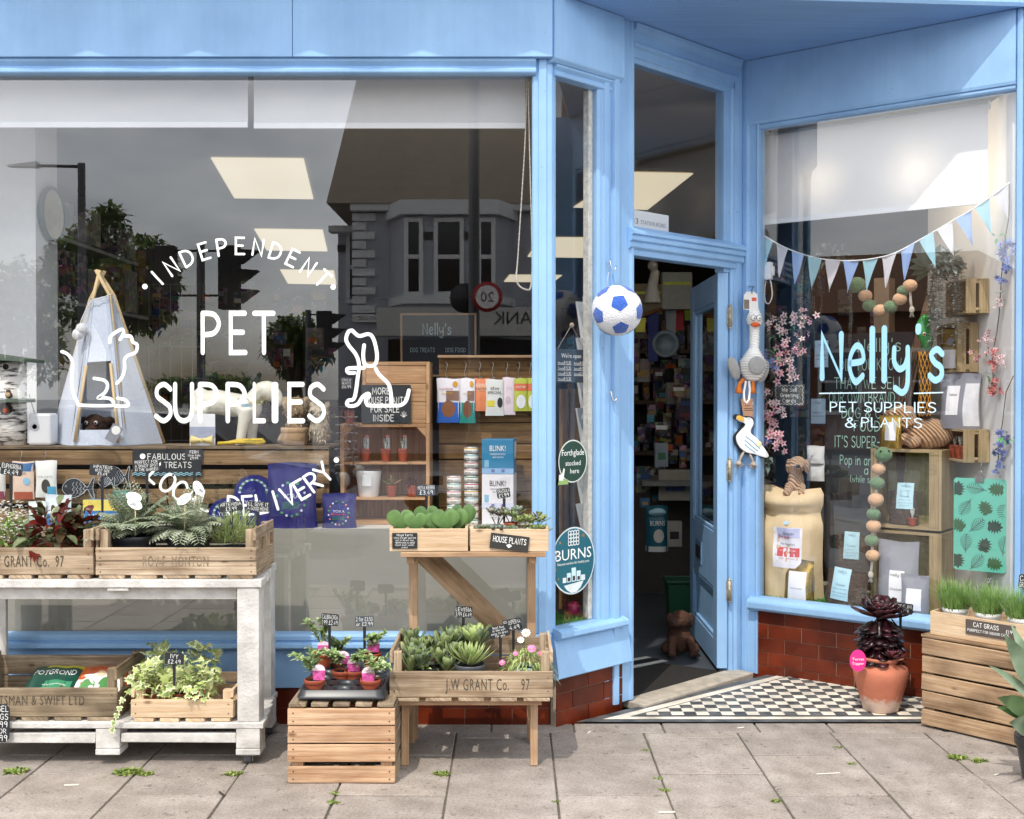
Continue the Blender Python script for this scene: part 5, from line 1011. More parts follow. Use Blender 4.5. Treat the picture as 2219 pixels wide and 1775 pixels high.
g=MB();g.fprism([(gx(u),gz(v))for u,v in smooth([(1591,902),(1597,900),(1608,905),(1608,912),(1601,912),(1592,908)])],-.019,-.0165);obj('beak',g,mat('#e6b048',rough=.8),gl_,bevel=.003)
for i,P in enumerate(([(1612,945),(1630,958),(1645,972)],[(1610,953),(1626,966),(1640,977)],[(1610,962),(1622,972),(1634,980)])):
 g=MB();g.tube([(gx(u),-.0165,gz(v))for u,v in crom(P)],.0024,6);obj('wing_stripe',g,mat('#8fb9d8',rough=.9),gl_)
g=MB();g.ball((gx(1642),-.0165,gz(962)),(8*sG,.002,7*sG),12);obj('wing_spot',g,mat('#efe6bd',rough=.9),gl_)
for P in([(1611,976),(1604,992),(1599,1004)],[(1624,982),(1630,996),(1633,1006)]):
 g=MB();g.tube([(gx(u),-.002,gz(v))for u,v in P],3*sG,8);e=V((gx(P[-1][0]),-.002,gz(P[-1][1])))
 g.ball(e,6.5*sG,10)
 for k in range(26):d=hemi(-1);d=V((d.x,d.y,-abs(d.z)*.9));g.tube([e,e+d*13*sG],.0011,4)
 obj('rope_leg',g,mat('#b3a594',rough=1,var=.3,scale=80),gl_)
g=MB();g.fprism([(gx(u),gz(v))for u,v in((1606,866),(1610,863),(1642,864),(1646,868),(1645,924),(1641,928),(1628,926),(1614,905))],.014,.0155);hc=obj('header_card',g,mat('#e2a982',rough=.6,var=.06),gl_)
g=MB()
for v,u0,u1 in((886,1614,1632),(890,1614,1636),(880,1616,1628)):g.box(gx(u0),gx(u1),.0134,.0138,gz(v),gz(v)+.003)
g.box(gx(1633),gx(1643),.0133,.0138,gz(877),gz(871),1);obj('printing',g,[mat('#4a3428'),mat('#f2efe9')],hc)
g=MB();g.tube([(gx(1622),.012,gz(870)),(gx(1621),.006,gz(862)),(gx(1626),.01,gz(857)),(gx(1628),.06,gz(854))],.002,6);obj('hook',g,mat('#6b6b6b',rough=.3,metal=1),gl_)
pp=at(1908,1543,'F',.02);pp=ground(1908,1538,.011);Rr=58*(pp.y+4.75)/2450
ae=thing('aeonium_plant','dark purple rosette plant in a bulging terracotta urn on the mosaic','potted plant',(pp.x,pp.y,.011))
g=MB();g.lathe([(Rr*.58,0),(Rr*.64,.006),(Rr*.8,.07),(Rr*.97,.14),(Rr*1.0,.17),(Rr*.96,.19),(Rr*.82,.205),(Rr*.76,.212),(Rr*.78,.222),(Rr*.84,.23),(Rr*.84,.238),(Rr*.78,.24),(Rr*.7,.225)],n=40)
mu=mat('#b96f54',rough=.85,var=.15,scale=9,bump=.15,bscale=40);nt=mu.node_tree;N=nt.nodes;L=nt.links;b=N['Principled BSDF'];src=b.inputs['Base Color'].links[0].from_socket
t=N.new('ShaderNodeTexCoord');sx=N.new('ShaderNodeSeparateXYZ');L.new(t.outputs['Object'],sx.inputs[0]);n1=N.new('ShaderNodeTexNoise');n1.inputs['Scale'].default_value=40;n1.inputs['Detail'].default_value=6;L.new(t.outputs['Object'],n1.inputs[0])
ma=N.new('ShaderNodeMath');ma.operation='MULTIPLY_ADD';ma.inputs[1].default_value=.09;L.new(n1.outputs[0],ma.inputs[0]);L.new(sx.outputs[2],ma.inputs[2]);r2=N.new('ShaderNodeValToRGB');r2.color_ramp.elements[0].position=.085;r2.color_ramp.elements[1].position=.115;r2.color_ramp.elements[0].color=(.75,.75,.75,1);r2.color_ramp.elements[1].color=(0,0,0,1);L.new(ma.outputs[0],r2.inputs[0])
x=N.new('ShaderNodeMix');x.data_type='RGBA';x.inputs[7].default_value=lin('#cfc0b2');L.new(r2.outputs[0],x.inputs[0]);L.new(src,x.inputs[6]);L.new(x.outputs[2],b.inputs['Base Color'])
obj('urn',g,mu,ae)
AE=[mat('#2c1418',rough=.3,var=.3,scale=20,h2='#4a2027'),mat('#1c1012',rough=.35,var=.3,scale=20,h2='#33191c'),mat('#5e2730',rough=.3,var=.3,scale=20,h2='#87404a')]
g=MB();rosette(g,(0,-.01,.405),.135,40,.007,(0,-.9),(0,0,1),.62,.02,1.3,spoon);rosette(g,(0,-.045,.425),.06,18,.006,(0,-.9),(2,),.5,.3,1.5,spoon)
for i in range(170):
 a=R.uniform(0,2*pi);z=R.uniform(.23,.4);q=R.uniform(.6,1)*Rr*.75;g.thick_leaf((q*math.cos(a)*.7,q*math.sin(a)*.7,z),(math.cos(a),math.sin(a),R.uniform(-2.4,-.7)),R.uniform(.05,.075),.052,.004,R.choice((0,1,1)),.2,spoon)
rosette(g,(.02,-Rr*.8,.25),.055,20,.006,(0,-.9),(0,2),.5,.1,1.4,spoon)
for k in range(4):g.tube([(.01*k-.02,.0,.2),(.02*k-.03,-.01,.3),(.01*k-.01,0,.4)],.009,6,1)
obj('rosettes',g,AE,ae)
p=put(1841,1877,1408,1455,'F',pp.y-Rr*.95);o=thing('plant_label','round pink label reading Terras Topper on the terracotta urn','plant label',p['loc']);g=MB();r_=p['w']/2;h2=p['h']/2;g.fprism([(r_*math.cos(a*pi/14),h2+h2*math.sin(a*pi/14))for a in range(28)],-.001,.001);obj('card',g,mat('#d62f86',rough=.45,var=.04),o)
g=MB()
for s,z in(('Terras',h2*1.02),('Topper',h2*.62)):vf=typ(s,h2*.24);k=r_*1.45/width(vf);letter(g,vf,lambda a,b,e:V((a*k,-.0014,z+b)))
obj('lettering',g,CHALK,o)
price_marker(1926,1977,1307,1330,pp.y-.02,[('AEONIUM',1),('£39.99',1)],'black marker reading AEONIUM £39.99 above the purple rosettes',.1,.1)
K0=ground(1997,1573);KD=(ground(2219,1625)-K0).normalized();KP=(K0,KD);kr=math.atan2(KD.y,KD.x)
ck=thing('slatted_crate','large weathered slatted crate at the right carrying the cat grass','crate',K0,kr);KL,KH,KDp=.56,.378,.36
def kp(name,fn,m=PALLET):g=MB();fn(g);return obj(name,g,m,ck,bevel=.0025)
kp('front_panel',lambda g:[g.box(0,KL,-.002,.012,.008+k*.0745,.008+k*.0745+.066,j=.002)for k in range(5)])
kp('back_panel',lambda g:[g.box(0,KL,KDp-.012,KDp,.008+k*.0745,.008+k*.0745+.066,j=.002)for k in range(5)])
for x in(0,KL-.012):kp('end_panel',lambda g:[g.box(x,x+.012,.0125,KDp-.0125,.008+k*.0745,.008+k*.0745+.068,j=.001)for k in range(5)])
for x in(.013,KL-.05):
 for y in(.0125,KDp-.045):kp('corner_post',lambda g:g.box(x,x+.035,y,y+.032,.0,.374))
kp('top_panel',lambda g:[g.box(-.004,KL+.004,k*.074,k*.074+.066,.3765,.388,j=.0015)for k in range(5)])
cb=thing('planter_box','pine box of cat grass pots on the large slatted crate','planter box',K0+KD*.028+V((0,0,.389)),kr)
for nm,b in(('front_panel',(0,.52,.015,.028,0,.098)),('back_panel',(0,.52,.25,.262,0,.09)),('side_panel',(0,.012,.0285,.2495,.001,.1)),('side_panel',(.508,.52,.0285,.2495,.001,.1)),('base',(.0125,.5075,.0285,.2495,0,.01))):g=MB();g.box(*b,j=.0008);obj(nm,g,NEW,cb,bevel=.002)
sg=thing('blackboard_sign','brown chalkboard reading CAT GRASS PURRFECT FOR INDOOR CATS on the pine box','sign',K0+KD*.028+V((0,0,.389)),kr)
a=(at(2093,1360,(K0,KD),.013)-K0).dot(KD)-.028;b_=(at(2200,1380,(K0,KD),.013)-K0).dot(KD)-.028
g=MB();g.box(a,b_,.0105,.0145,.028,.088);obj('board',g,mat('#514842',rough=.7,var=.12),sg)
g=MB();w_=b_-a
for s,h_,z,ww,cx in(('CAT GRASS',.017,.062,w_*.52,a+w_*.42),('PURRFECT FOR INDOOR CATS',.010,.041,w_*.84,a+w_*.46),('£1.99',.012,.056,w_*.16,a+w_*.9)):
 vf=hand(s,h_,.13);k=ww/width(vf);letter(g,vf,lambda x,z_,e:V((cx+x*k,.0101-e,z+z_)))
obj('lettering',g,CHALK,sg)
CG=[leafmat('#6f9a48',h2='#93b866',trans=.3),leafmat('#86ad58',h2='#b3cf86',trans=.3)]
def turfy(g):
 for i in range(520):
  a=R.uniform(0,6.3);q=.05*math.sqrt(R.random());d=V((math.cos(a)*q*7+R.gauss(0,.24),math.sin(a)*q*7+R.gauss(0,.24),1));g.leaf((math.cos(a)*q,math.sin(a)*q,.075),d,R.uniform(.1,.175),.0034,R.uniform(0,.3)*(1 if R.random()<.8 else 2.2),R.choice((0,0,1)),n=3,shape=lambda t:(1-t)**.6)
for x,lb in((.075,'cat grass pot nearest the shop window'),(.215,'middle cat grass pot above the chalkboard'),(.35,'cat grass pot furthest right, cut by the picture edge')):
 p=K0+KD*(.028+x)+V((-KD.y,KD.x,0))*.085;plant('cat_grass_plant',lb,'potted plant',(p.x,p.y,.418),.052,.085,mat('#e8e8e6',rough=.35,var=.04),turfy,CG,'white pots of cat grass')
price_marker(2140,2148,1251,1265,.05,[('CAT',1)],'tiny black marker seen edge on between the cat grass pots',.08,0)
price_marker(2206,2232,1245,1275,.0,[('CAT',1),('GRASS',1)],'black marker cut by the right picture edge behind the cat grass',.1,.1)
ap=ground(2262,1690);
BL=[leafmat('#3f5a34',h2='#5f7a4c',rough=.3,trans=.12,scale=9),leafmat('#5a7350',h2='#8da084',rough=.3,trans=.12,scale=9)]
def broad(g):
 s=4.0/2450
 def T_(u,v,y):return at(u,v,'F',y)-V((ap.x,ap.y,0))
 for(a,y0),(b,y1),w_,bd,m in((((2245,1500),-.72),((2175,1372),-.80),.075,.1,1),(((2250,1530),-.72),((2142,1442),-.76),.035,.25,1),(((2240,1560),-.75),((2160,1512),-.84),.07,.35,0),(((2240,1560),-.75),((2158,1532),-.80),.045,.15,0),(((2240,1590),-.75),((2186,1566),-.9),.075,.3,1),(((2240,1480),-.7),((2190,1352),-.62),.04,.3,1),(((2260,1500),-.7),((2300,1340),-.7),.08,.2,0),(((2265,1540),-.7),((2350,1440),-.8),.08,.3,1)):
  p,q=T_(*a,'x')if False else at(a[0],a[1],'F',y0)-V((ap.x,ap.y,0)),at(b[0],b[1],'F',y1)-V((ap.x,ap.y,0));d=q-p;L_=d.length
  d2=d+V((0,0,1))*bd*L_;g.leaf(p,d2,d2.length,w_,bd*L_/d2.length,m,n=8,up=(0,-1,.3),fold=.2);g.tube([(0,0,.1),p*.6+V((0,0,.06)),p],.003,5,0)
plant('foliage_plant','broad leaved dark green plant at the right edge in front of the slatted crate','potted plant',(ap.x,ap.y,0),.1,.16,BPOT,broad,BL)
MOSS=[leafmat('#7d8d3c',h2='#a3ad5c',trans=.1),leafmat('#5f7a34',h2='#8aa050',trans=.1)]
for i,(u,v,r,n,lb)in enumerate(((35,1675,.032,70,'green weed tuft in a paving joint at the far left'),(278,1678,.034,90,'large green weed tuft in the paving joint left of the trolley wheel'),(315,1680,.022,45,'smaller weed tuft joined to the large one'),(506,1680,.024,45,'weed tuft in the joint below the trolley caster'),(958,1680,.022,60,'mossy tuft where two joints meet under the low stand'),(724,1722,.016,40,'moss patch in the joint below the upturned crate'),(722,1742,.016,40,'lower moss patch below the upturned crate'),(2076,1645,.026,60,'weed tuft in the joint below the large slatted crate'),(2122,1652,.022,50,'dry weed tuft right of its green neighbour'),(1398,1628,.013,30,'small moss patch in the joint near the porch'),(1425,1690,.015,30,'moss patch halfway down the joint below the doorway'),(1440,1715,.015,30,'moss patch low in the joint below the doorway'),(1683,1738,.015,30,'moss in the long joint right of the doorway joint'),(1815,1622,.014,30,'moss patch in the joint below the urn'),(1846,1658,.014,30,'moss at the crossing of joints below the urn'),(1204,1740,.012,24,'moss in the joint right of the low stand'))):
 p=ground(u,v,-.004);g=MB();r*=1.35;n=int(n*1.5)
 for k in range(n):
  a=R.uniform(0,6.3);q=r*math.sqrt(R.random())*.8;g.leaf((p.x+q*math.cos(a)*1.2,p.y+q*math.sin(a)*.8,-.002),hemi(.3)+V((0,0,.2)),R.uniform(.5,1)*r*.9,r*.28,.4,R.choice((0,1)),n=2)
 tag(obj('weed_tuft',g,MOSS),lb,'weed','weeds and moss in the paving joints')
def bagsurf(w,h,d,kind='pouch'):
 sd=R.uniform(0,50)
 def pr(t):
  if kind=='sack':return(.9+.1*t/.3 if t<.3 else 1)*(1-.5*math.exp(-((t-.76)/.06)**2))*(1 if t<.86 else max(.12,1-((t-.86)/.15)**2))
  if kind=='hang':return max(.03,math.sin(pi*min(1,t*.9+.06))**.7)
  return .85+.15*t/.25 if t<.25 else max(.02,1-((t-.25)/.68)**1.6)if t<.92 else .02
 def f(s,t,back=False):
  k=max(0,1-abs(s)**3)**.6;y=d/2*k*pr(t);wr=NZ.noise(V((s*2.2+sd,t*5,sd)))*.035*d+NZ.noise(V((s*6+sd,t*3+sd,1)))*.012*d
  sk=kind=='sack' and w>.2;wr*=2.2 if sk else 1;x=s*w/2*(1-.05*math.sin(pi*t)+.01*math.sin(9*t+sd)-(.09*math.exp(-((t-.76)/.05)**2)+.1*max(0,(t-.93)/.07)**2 if sk else 0));z=h*t-(.05*h*max(0,(t-.8)/.2)*math.exp(-(s/.5)**2)if sk else 0)+(.012*h*math.sin(3*s+sd)if t>.9 else 0)
  return V((x,(y if back else-y)+wr*k,z))
 return f
def on_surf(f,w,h):
 return lambda x,z,o=.0012:f(max(-1,min(1,x/(w/2))),max(0,min(1,z/h)))-V((0,o,0))
def bag(p,d,col,label,cat='pet food bag',labels=(),texts=(),kind='pouch',group=None,name='food_bag',off=None,sealcol=None):
 w,h=p['w'],p['h'];o=thing(name,label,cat,p['loc'],p['rz'],group);f=bagsurf(w,h,d,kind);S_=on_surf(f,w,h)
 g=MB();g.grid(lambda s,t:f(s*2-1,t),14,18);g.grid(lambda s,t:f(1-s*2,t,True),10,12);obj('bag_body',g,col,o)
 for li,(s0,s1,t0,t1,m,*nm)in enumerate(labels):
  g=MB();nm=nm[0]if nm else 'label'
  if nm in('round_print','window'):g.grid(lambda s,t:S_((s0+s1)/2*w/2+(s1-s0)/4*w*t*math.cos(2*pi*s),(t0+t1)/2*h+(t1-t0)/2*h*t*math.sin(2*pi*s),.0011+.0006*li),18,3);nm='picture'
  else:g.grid(lambda s,t:S_((s0+(s1-s0)*s)*w/2,(t0+(t1-t0)*t)*h,.0011+.0006*li),8,8)
  obj(nm,g,m,o)
 for tx in texts:
  s,x,t,hh,ww,m=tx[:6];kd=tx[6]if len(tx)>6 else 't';g=MB();vf=typ(s,hh*h)if kd=='t' else hand(s,hh*h,.12);k=ww*w/max(1e-6,width(vf))
  letter(g,vf,lambda a,b,e:S_(x*w/2+a*k,t*h+b,.0026+.0006*len(labels)+e));obj('lettering',g,m,o)
 return o
def carton(p,d,col,label,cat='box',labels=(),texts=(),group=None,name='carton',yaw=0,bev=.002):
 w,h=p['w'],p['h'];o=thing(name,label,cat,p['loc'],p['rz']+yaw,group);g=MB();g.box(-w/2,w/2,0,d,0,h);obj('box_body',g,col,o,bevel=bev)
 for i,(x0,x1,z0,z1,m,*nm)in enumerate(labels):
  g=MB();y=-.0006-.0003*i
  if nm and nm[0]=='side':g.poly([(w/2+.0006,d*x0,h*z0),(w/2+.0006,d*x1,h*z0),(w/2+.0006,d*x1,h*z1),(w/2+.0006,d*x0,h*z1)])
  else:g.poly([(w*x0-w/2,y,h*z0),(w*x1-w/2,y,h*z0),(w*x1-w/2,y,h*z1),(w*x0-w/2,y,h*z1)])
  obj('label',g,m,o)
 for s,x,z,hh,ww,m in texts:
  g=MB();vf=typ(s,hh*h);k=ww*w/width(vf);letter(g,vf,lambda a,b,e:V((x*w-w/2+a*k,-.0022,z*h+b)));obj('lettering',g,m,o)
 return o
def board(p,label,lines,m=None,frame=None,wd=.13,name='chalkboard',cat='sign',kind='h',extra=None,ink=None,lean=0):
 w,h=p['w'],p['h'];o=thing(name,label,cat,p['loc'],p['rz']);X=MX.Rotation(-lean,4,'X')
 g=MB();g.X=X;g.box(-w/2,w/2,0,.008,0,h);obj('board',g,m or SLATE,o,bevel=.001)
 if frame:
  for b in((-w/2-.012,w/2+.012,-.012,0),(-w/2-.012,w/2+.012,h,h+.012)):g=MB();g.X=X;g.box(b[0],b[1],-.004,.012,b[2],b[3]);obj('frame',g,frame,o)
  for s in(-1,1):g=MB();g.X=X;x=s*(w/2+.006);g.box(x-.006,x+.006,-.004,.012,.0003,h-.0003);obj('frame',g,frame,o)
 g=MB();g.X=X
 for l in lines:
  s,cx,z,hh,ww=l[:5];kk=l[5]if len(l)>5 else kind
  vf=hand(s,hh*h,wd)if kk=='h' else typ(s,hh*h);k=min(ww*w/width(vf),1.6)if width(vf)else 1;letter(g,vf,lambda a,b,e:V((cx*w-w/2+a*k,-.001-e,z*h+b)))
 if extra:extra(g,w,h)
 if g.v:obj('lettering',g,ink or CHALK,o)
 return o
def blob(name,g,m,par,vox=.006,w=False):
 o=obj(name,g,m,par,w=w);r=o.modifiers.new('remesh','REMESH');r.mode='VOXEL';r.voxel_size=vox;r.use_smooth_shade=True
 s=o.modifiers.new('smooth','SMOOTH');s.factor=.5;s.iterations=4;return o
def lpt(o):I=WM[o.name].inverted();return lambda u,v,y,k='F':I@at(u,v,k,y)
LILAC=mat('#d9cfe0',rough=.4)
DC1=wood('#b79a75','#8d6f4d','#4a3a2b',stain=.6)
for u0,u1,lb in((-120,361,'long weathered display crate under the felt tent in the left window'),(364,713,'weathered display crate under the white dog model and plush toys')):
 p=put(u0,u1,966,1148,'F',.28,z=.819);w,h=p['w'],1.163-.819;o=thing('display_crate',lb,'crate',p['loc'])
 g=MB();ph=h/4.0
 for k in range(4):
  g.box(-w/2,w/2,.001,.013,ph*k+.004,ph*k+ph-.018,j=.001)
 obj('front_panel',g,DC1,o,bevel=.002)
 g=MB();g.box(-w/2-.002,w/2+.002,-.004,.16,h-.012,h,j=.0005);g.box(-w/2-.002,w/2+.002,.163,.34,h-.012,h,j=.0005);obj('top_panel',g,GREYW,o,bevel=.002)
 for s in(-1,1):g=MB();x=s*(w/2-.02);g.box(x-.019,x+.019,.0135,.04,0,h-.0125);obj('corner_post',g,DC1,o)
 g=MB();g.box(-w/2,w/2,.3,.31,0,h-.013);obj('back_panel',g,mat('#2b241e',rough=.9),o)
ZT=1.164
tt=thing('felt_tent','pale grey felt pet tent with crossed wooden poles and white pompoms','pet tent',(at(222,960,'F',.45).x,.46,ZT));q=lpt(tt)
def tz(u,v,y,z=None):p=at(u,v,'F',y);p.z=ZT+.004 if z is None else z;return p
FL,FR,BL_,BR_=tz(152,968,.33),tz(270,968,.33),tz(106,960,.56),tz(352,955,.52)
TFL,TFR,TBL,TBR=at(199,648,'F',.42),at(236,640,'F',.42),at(193,650,'F',.49),at(245,640,'F',.47)
FELT=mat('#cdd6e6',rough=1,var=.1,scale=120,bump=.3,bscale=300,sheen=.3)
def bil(a,b,c,d):return lambda s,t:(a*(1-s)+b*s)*(1-t)+(d*(1-s)+c*s)*t
fr=bil(FL,FR,TFR,TFL);g=MB()
def patch(s0,s1,t0,t1,fn=fr,o=V((0,0,0)),n=5):g.grid(lambda a,b:fn(s0+(s1-s0)*a,t0+(t1-t0)*b)+o+V((0,.004*math.sin(9*a+5*b),0)),n,n)
patch(0,.15,0,1);patch(.85,1,0,1);patch(.15,.85,.56,1);patch(.15,.85,0,.1)
for f4 in((BL_,FL,TFL,TBL),(FR,BR_,TBR,TFR),(BR_,BL_,TBL,TBR)):patch(0,1,0,1,bil(*f4),n=8)
obj('cover',g,FELT,tt,w=True)
g=MB();g.vprism([(p.x,p.y)for p in(FL,FR,BR_,BL_)],ZT+.0005,ZT+.006);obj('floor_cushion',g,FELT,tt,w=True)
CR=V((at(216,612,'F',.45)))
for a,b in((FL,TFL),(FR,TFR),(BL_,TBL),(BR_,TBR)):
 g=MB();d=((b-a)).normalized();k=(CR.z+.05-a.z)/d.z;top=a+d*k*1.0;top=V((CR.x+(CR.x-b.x)*.22,top.y,CR.z+.055));g.tube([a+V((0,.02,0)),b+V((0,.012,0)),top],.0085,10)
 if a in(FL,FR):e1,e2=a.lerp(b,.02),a.lerp(b,.54);k2=V((.022 if a is FL else-.022,-.008,0));g.tube([e1+k2,e2+k2],.007,10)
 obj('pole',g,mat('#dcc296',rough=.6,var=.1,stretch=(1,1,.1)),tt,w=True)
g=MB();g.tube([at(242,637,'F',.405),at(222,645,'F',.40),at(200,652,'F',.40),at(188,668,'F',.40),at(178,690,'F',.40),at(172,706,'F',.39)],.0028,6);obj('tie_cord',g,mat('#e9e6df',rough=.9),tt,w=True)
for u,v in((177,712),(169,724)):g=MB();g.ball(at(u,v,'F',.37),.026,20,fn=lambda d:1+.1*NZ.noise(d*9));obj('pompom',g,mat('#f0f1f4',rough=1,sheen=.6,bump=.8,bscale=200,var=.05),tt,w=True)
dg=thing('plush_dog','dark brown plush dog with white rimmed eyes lying inside the felt tent','dog toy',(at(207,930,'F',.45).x,.46,ZT+.007));z0=0
g=MB();g.ball((0,-.02,.075),(.055,.05,.06),20);g.ball((.01,.09,.06),(.08,.1,.06),16);g.ball((0,-.075,.055),(.03,.03,.026),14)
for s in(-1,1):g.ball((s*.06,0,.105),(.028,.018,.018),12);g.tube([(s*.05,-.02,.02),(s*.06,-.09,.018)],.02,10)
blob('body',g,mat('#2f231d',rough=1,var=.5,scale=40,bump=.8,bscale=120,h2='#4b3226'),dg)
for s in(-1,1):g=MB();g.ball((s*.022,-.066,.095),(.009,.006,.009),10);e=obj('eye',g,mat('#e8e6e0',rough=.3),dg);g=MB();g.ball((s*.022,-.0715,.0945),.005,8);obj('pupil',g,BLACKP,e)
g=MB();g.ball((0,-.103,.06),(.013,.008,.01),10);obj('nose',g,BLACKP,dg)
p=at(247,940,'F',.3);o=thing('swing_tag','grey and white swing tag hanging at the tent opening','tag',p);g=MB();g.X=MX.Rotation(rad(30),4,'Y');g.box(-.026,.026,0,.001,-.04,.04);obj('card',g,mat('#8f919b',rough=.5),o);g=MB();g.X=MX.Rotation(rad(30),4,'Y');g.poly([(.02*math.cos(a*pi/8),-.0006,.018+.02*math.sin(a*pi/8))for a in range(16)]);obj('printing',g,CHALK,o)
nb=thing('bird_nest_box','birch log bird nest box with flat green roof and perch','nest box',(at(24,965,'F',.4).x,.41,ZT));r_=.064
bm=mat('#d9d6d0',rough=.9,var=.5,scale=14,bump=.6,bscale=40,stretch=(1,1,5));nt=bm.node_tree;N=nt.nodes;r2=[n for n in N if n.type=='VALTORGB'][0];r2.color_ramp.elements[0].color=(.035,.03,.025,1);r2.color_ramp.elements[0].position=.38;r2.color_ramp.elements[1].position=.5
g=MB();g.lathe([(r_,0),(r_*1.03,.1),(r_*.98,.2),(r_,.39)],n=32);obj('log',g,bm,nb)
GW=mat('#5b6a5c',rough=.7,var=.2)
g=MB();g.hexa([(-.14,-.12,.39),(.11,-.12,.375),(.11,.1,.375),(-.14,.1,.39),(-.14,-.12,.425),(.11,-.12,.39),(.11,.1,.39),(-.14,.1,.425)]);obj('roof',g,GW,nb,bevel=.003)
g=MB();g.box(-.12,.118,-.13,-.02,.195,.212);obj('perch',g,GW,nb,bevel=.002)
for z,rr_ in((.355,.013),(.165,.028)):g=MB();g.X=MX.Translation((.002,-r_*.99,z))@MX.Rotation(pi/2,4,'X');g.lathe([(.001,.004),(rr_,.004),(rr_,-.01),(.001,-.01)],n=20);obj('entrance_hole',g,mat('#14100d',rough=1),nb)
for x,y,z,c,lb in((.012,-.085,.158,'#c8502a','small robin figure with orange breast in the lower nest hole'),(.02,-.075,.228,'#c9a583','small brown bird figure on the nest box perch')):
 rb=thing('bird_figure',lb,'ornament',V(nb.location)+V((x,y,z-.015)));g=MB();g.ball((0,0,.014),(.017,.014,.015),14);g.ball((0,-.004,.03),.011,12);blob('body',g,mat('#5d4a39',rough=.9),rb,.003);g=MB();g.ball((0,-.011,.016),(.012,.006,.012),12);obj('breast',g,mat(c,rough=.9),rb)
ra=thing('white_radio','small white box radio with round speaker and aerial between the nest box and tent','radio',(at(84,965,'F',.36).x,.36,ZT));g=MB();g.box(-.05,.055,0,.09,0,.145);obj('case',g,mat('#e3e5e8',rough=.35,var=.03),ra,bevel=.012)
g=MB();g.X=MX.Translation((-.018,-.001,.085))@MX.Rotation(pi/2,4,'X');g.lathe([(.010,0),(.019,.002),(.021,0),(.02,-.003)],n=24);g2=obj('speaker_ring',g,mat('#cfd2d6',rough=.4),ra)
g=MB();g.X=MX.Translation((-.018,-.0022,.085))@MX.Rotation(pi/2,4,'X');g.lathe([(.001,0),(.011,0)],n=16);obj('speaker',g,BLACKP,ra)
g=MB();g.tube([(-.03,.03,.14),(-.055,.03,.23)],.0018,6);obj('aerial',g,mat('#9a9a9a',metal=1,rough=.3),ra)
bt=board(put(411,466,897,964,'F',.34,z=ZT),'white and lilac display card with a pale yellow bow tie',[],mat('#eceef2',rough=.5,var=.03),name='bow_tie_card',cat='bow tie');w_=put(411,466,897,964,'F',.34)['w']
g=MB();g.poly([(-w_/2,-.0008,.035),(w_/2,-.0008,.035),(w_/2,-.0008,.085),(-w_/2,-.0008,.085)]);obj('printing',g,mat('#a9b0c6',rough=.5),bt)
g=MB()
for s in(-1,1):g.grid(lambda a,b:V((s*(.004+a*.045),-.006-.012*math.sin(pi*b)*(.4+a),.024+(b-.5)*(.012+.034*a))),6,6)
g.ball((0,-.014,.024),(.008,.007,.011),10);obj('bow',g,mat('#e9d592',rough=.9,var=.08,scale=60),bt)
wd_=thing('dog_model','white jointed dog display model wearing a flower garland collar','display model',(at(520,960,'F',.44).x,.44,ZT));D_=lambda u,v,y=.44:at(u,v,'F',y)
g=MB();g.tube([D_(434,872),D_(470,871),D_(510,878),D_(545,880)],[.05,.058,.055,.05],18);g.ball(D_(436,880),(.05,.05,.055),18);g.ball(D_(545,882),(.05,.055,.06),18)
g.tube([D_(545,872),D_(560,852),D_(572,842)],[.042,.037,.04],14);g.ball(D_(577,846),(.056,.045,.045),18);g.tube([D_(583,848),D_(598,860),D_(611,878)],[.046,.034,.018],14)
for u0,v0,u1,v1,y in((533,885,521,958,.40),(548,890,546,958,.5),(434,885,428,958,.40),(440,885,444,958,.5)):g.tube([D_(u0,v0,y),D_((u0+u1)/2,(v0+v1)/2,y),tz(u1,v1,y,ZT+.02),tz(u1+2,v1,y,ZT+.002)],[.034,.026,.022,.03],14)
g.tube([D_(430,862),D_(424,850),D_(432,842),D_(444,846)],[.014,.012,.011,.008],10)
blob('body',g,mat('#e4e0d2',rough=.35,var=.04),wd_,.007,True)
g=MB();G2=MB()
for k in range(60):
 a=2*pi*k/60;c=D_(554,868)+V((.045*math.cos(a),.05*math.sin(a),.02*math.cos(a)-.015+R.uniform(-.01,.01)));flower(g,c,(math.cos(a),math.sin(a),.3),.012,R.choice((0,0,1)),2,5)
obj('flower_collar',g,[mat('#efe9cf',rough=.8),leafmat('#8c9a5a'),mat('#d8a05a')],wd_,w=True)
g=MB();p=D_(533,885,.385);g.box(p.x-.02,p.x+.02,p.y,p.y+.0015,p.z-.03,p.z+.02);obj('collar_tag',g,mat('#8fb4cc',rough=.5),wd_,w=True)
FUR=mat('#8f7658',rough=1,var=.55,scale=26,bump=.8,bscale=90,h2='#c4ad8b');FUR2=mat('#a8916f',rough=1,var=.65,scale=22,bump=.8,bscale=90,h2='#e3d6bd')
def furry(o,g0,m,blobs,n,seedv=0):
 blob('body',g0,m,o,.007);g=MB()
 for i in range(n):
  c,r=blobs[i%len(blobs)];d=hemi(-.8);r=V(r);p=V(c)+V((d.x*r.x,d.y*r.y,d.z*r.z))*.95;g.leaf(p,d+rv(.5)+V((0,0,-.3)),R.uniform(.012,.024),.006,.3,R.choice((0,0,1,2)),n=2)
 obj('fur',g,[m,mat('#5a4632',rough=1),mat('#cdbfa4',rough=1)],o)
pz=ZT
o=thing('plant_bowl','round beige clay bowl with a ribbed band holding a plush toy','bowl',(at(640,962,'F',.42).x,.42,pz));g=MB();r_=.066;g.lathe([(r_*.8,0),(r_*.9,.004),(r_*.96,.05),(r_*.97,.058),(r_,.06),(r_,.076),(r_*.97,.08),(r_*.9,.08),(r_*.85,.03),(.01,.02)],n=40);obj('bowl',g,mat('#c5a582',rough=.8,var=.08,bump=.2),o)
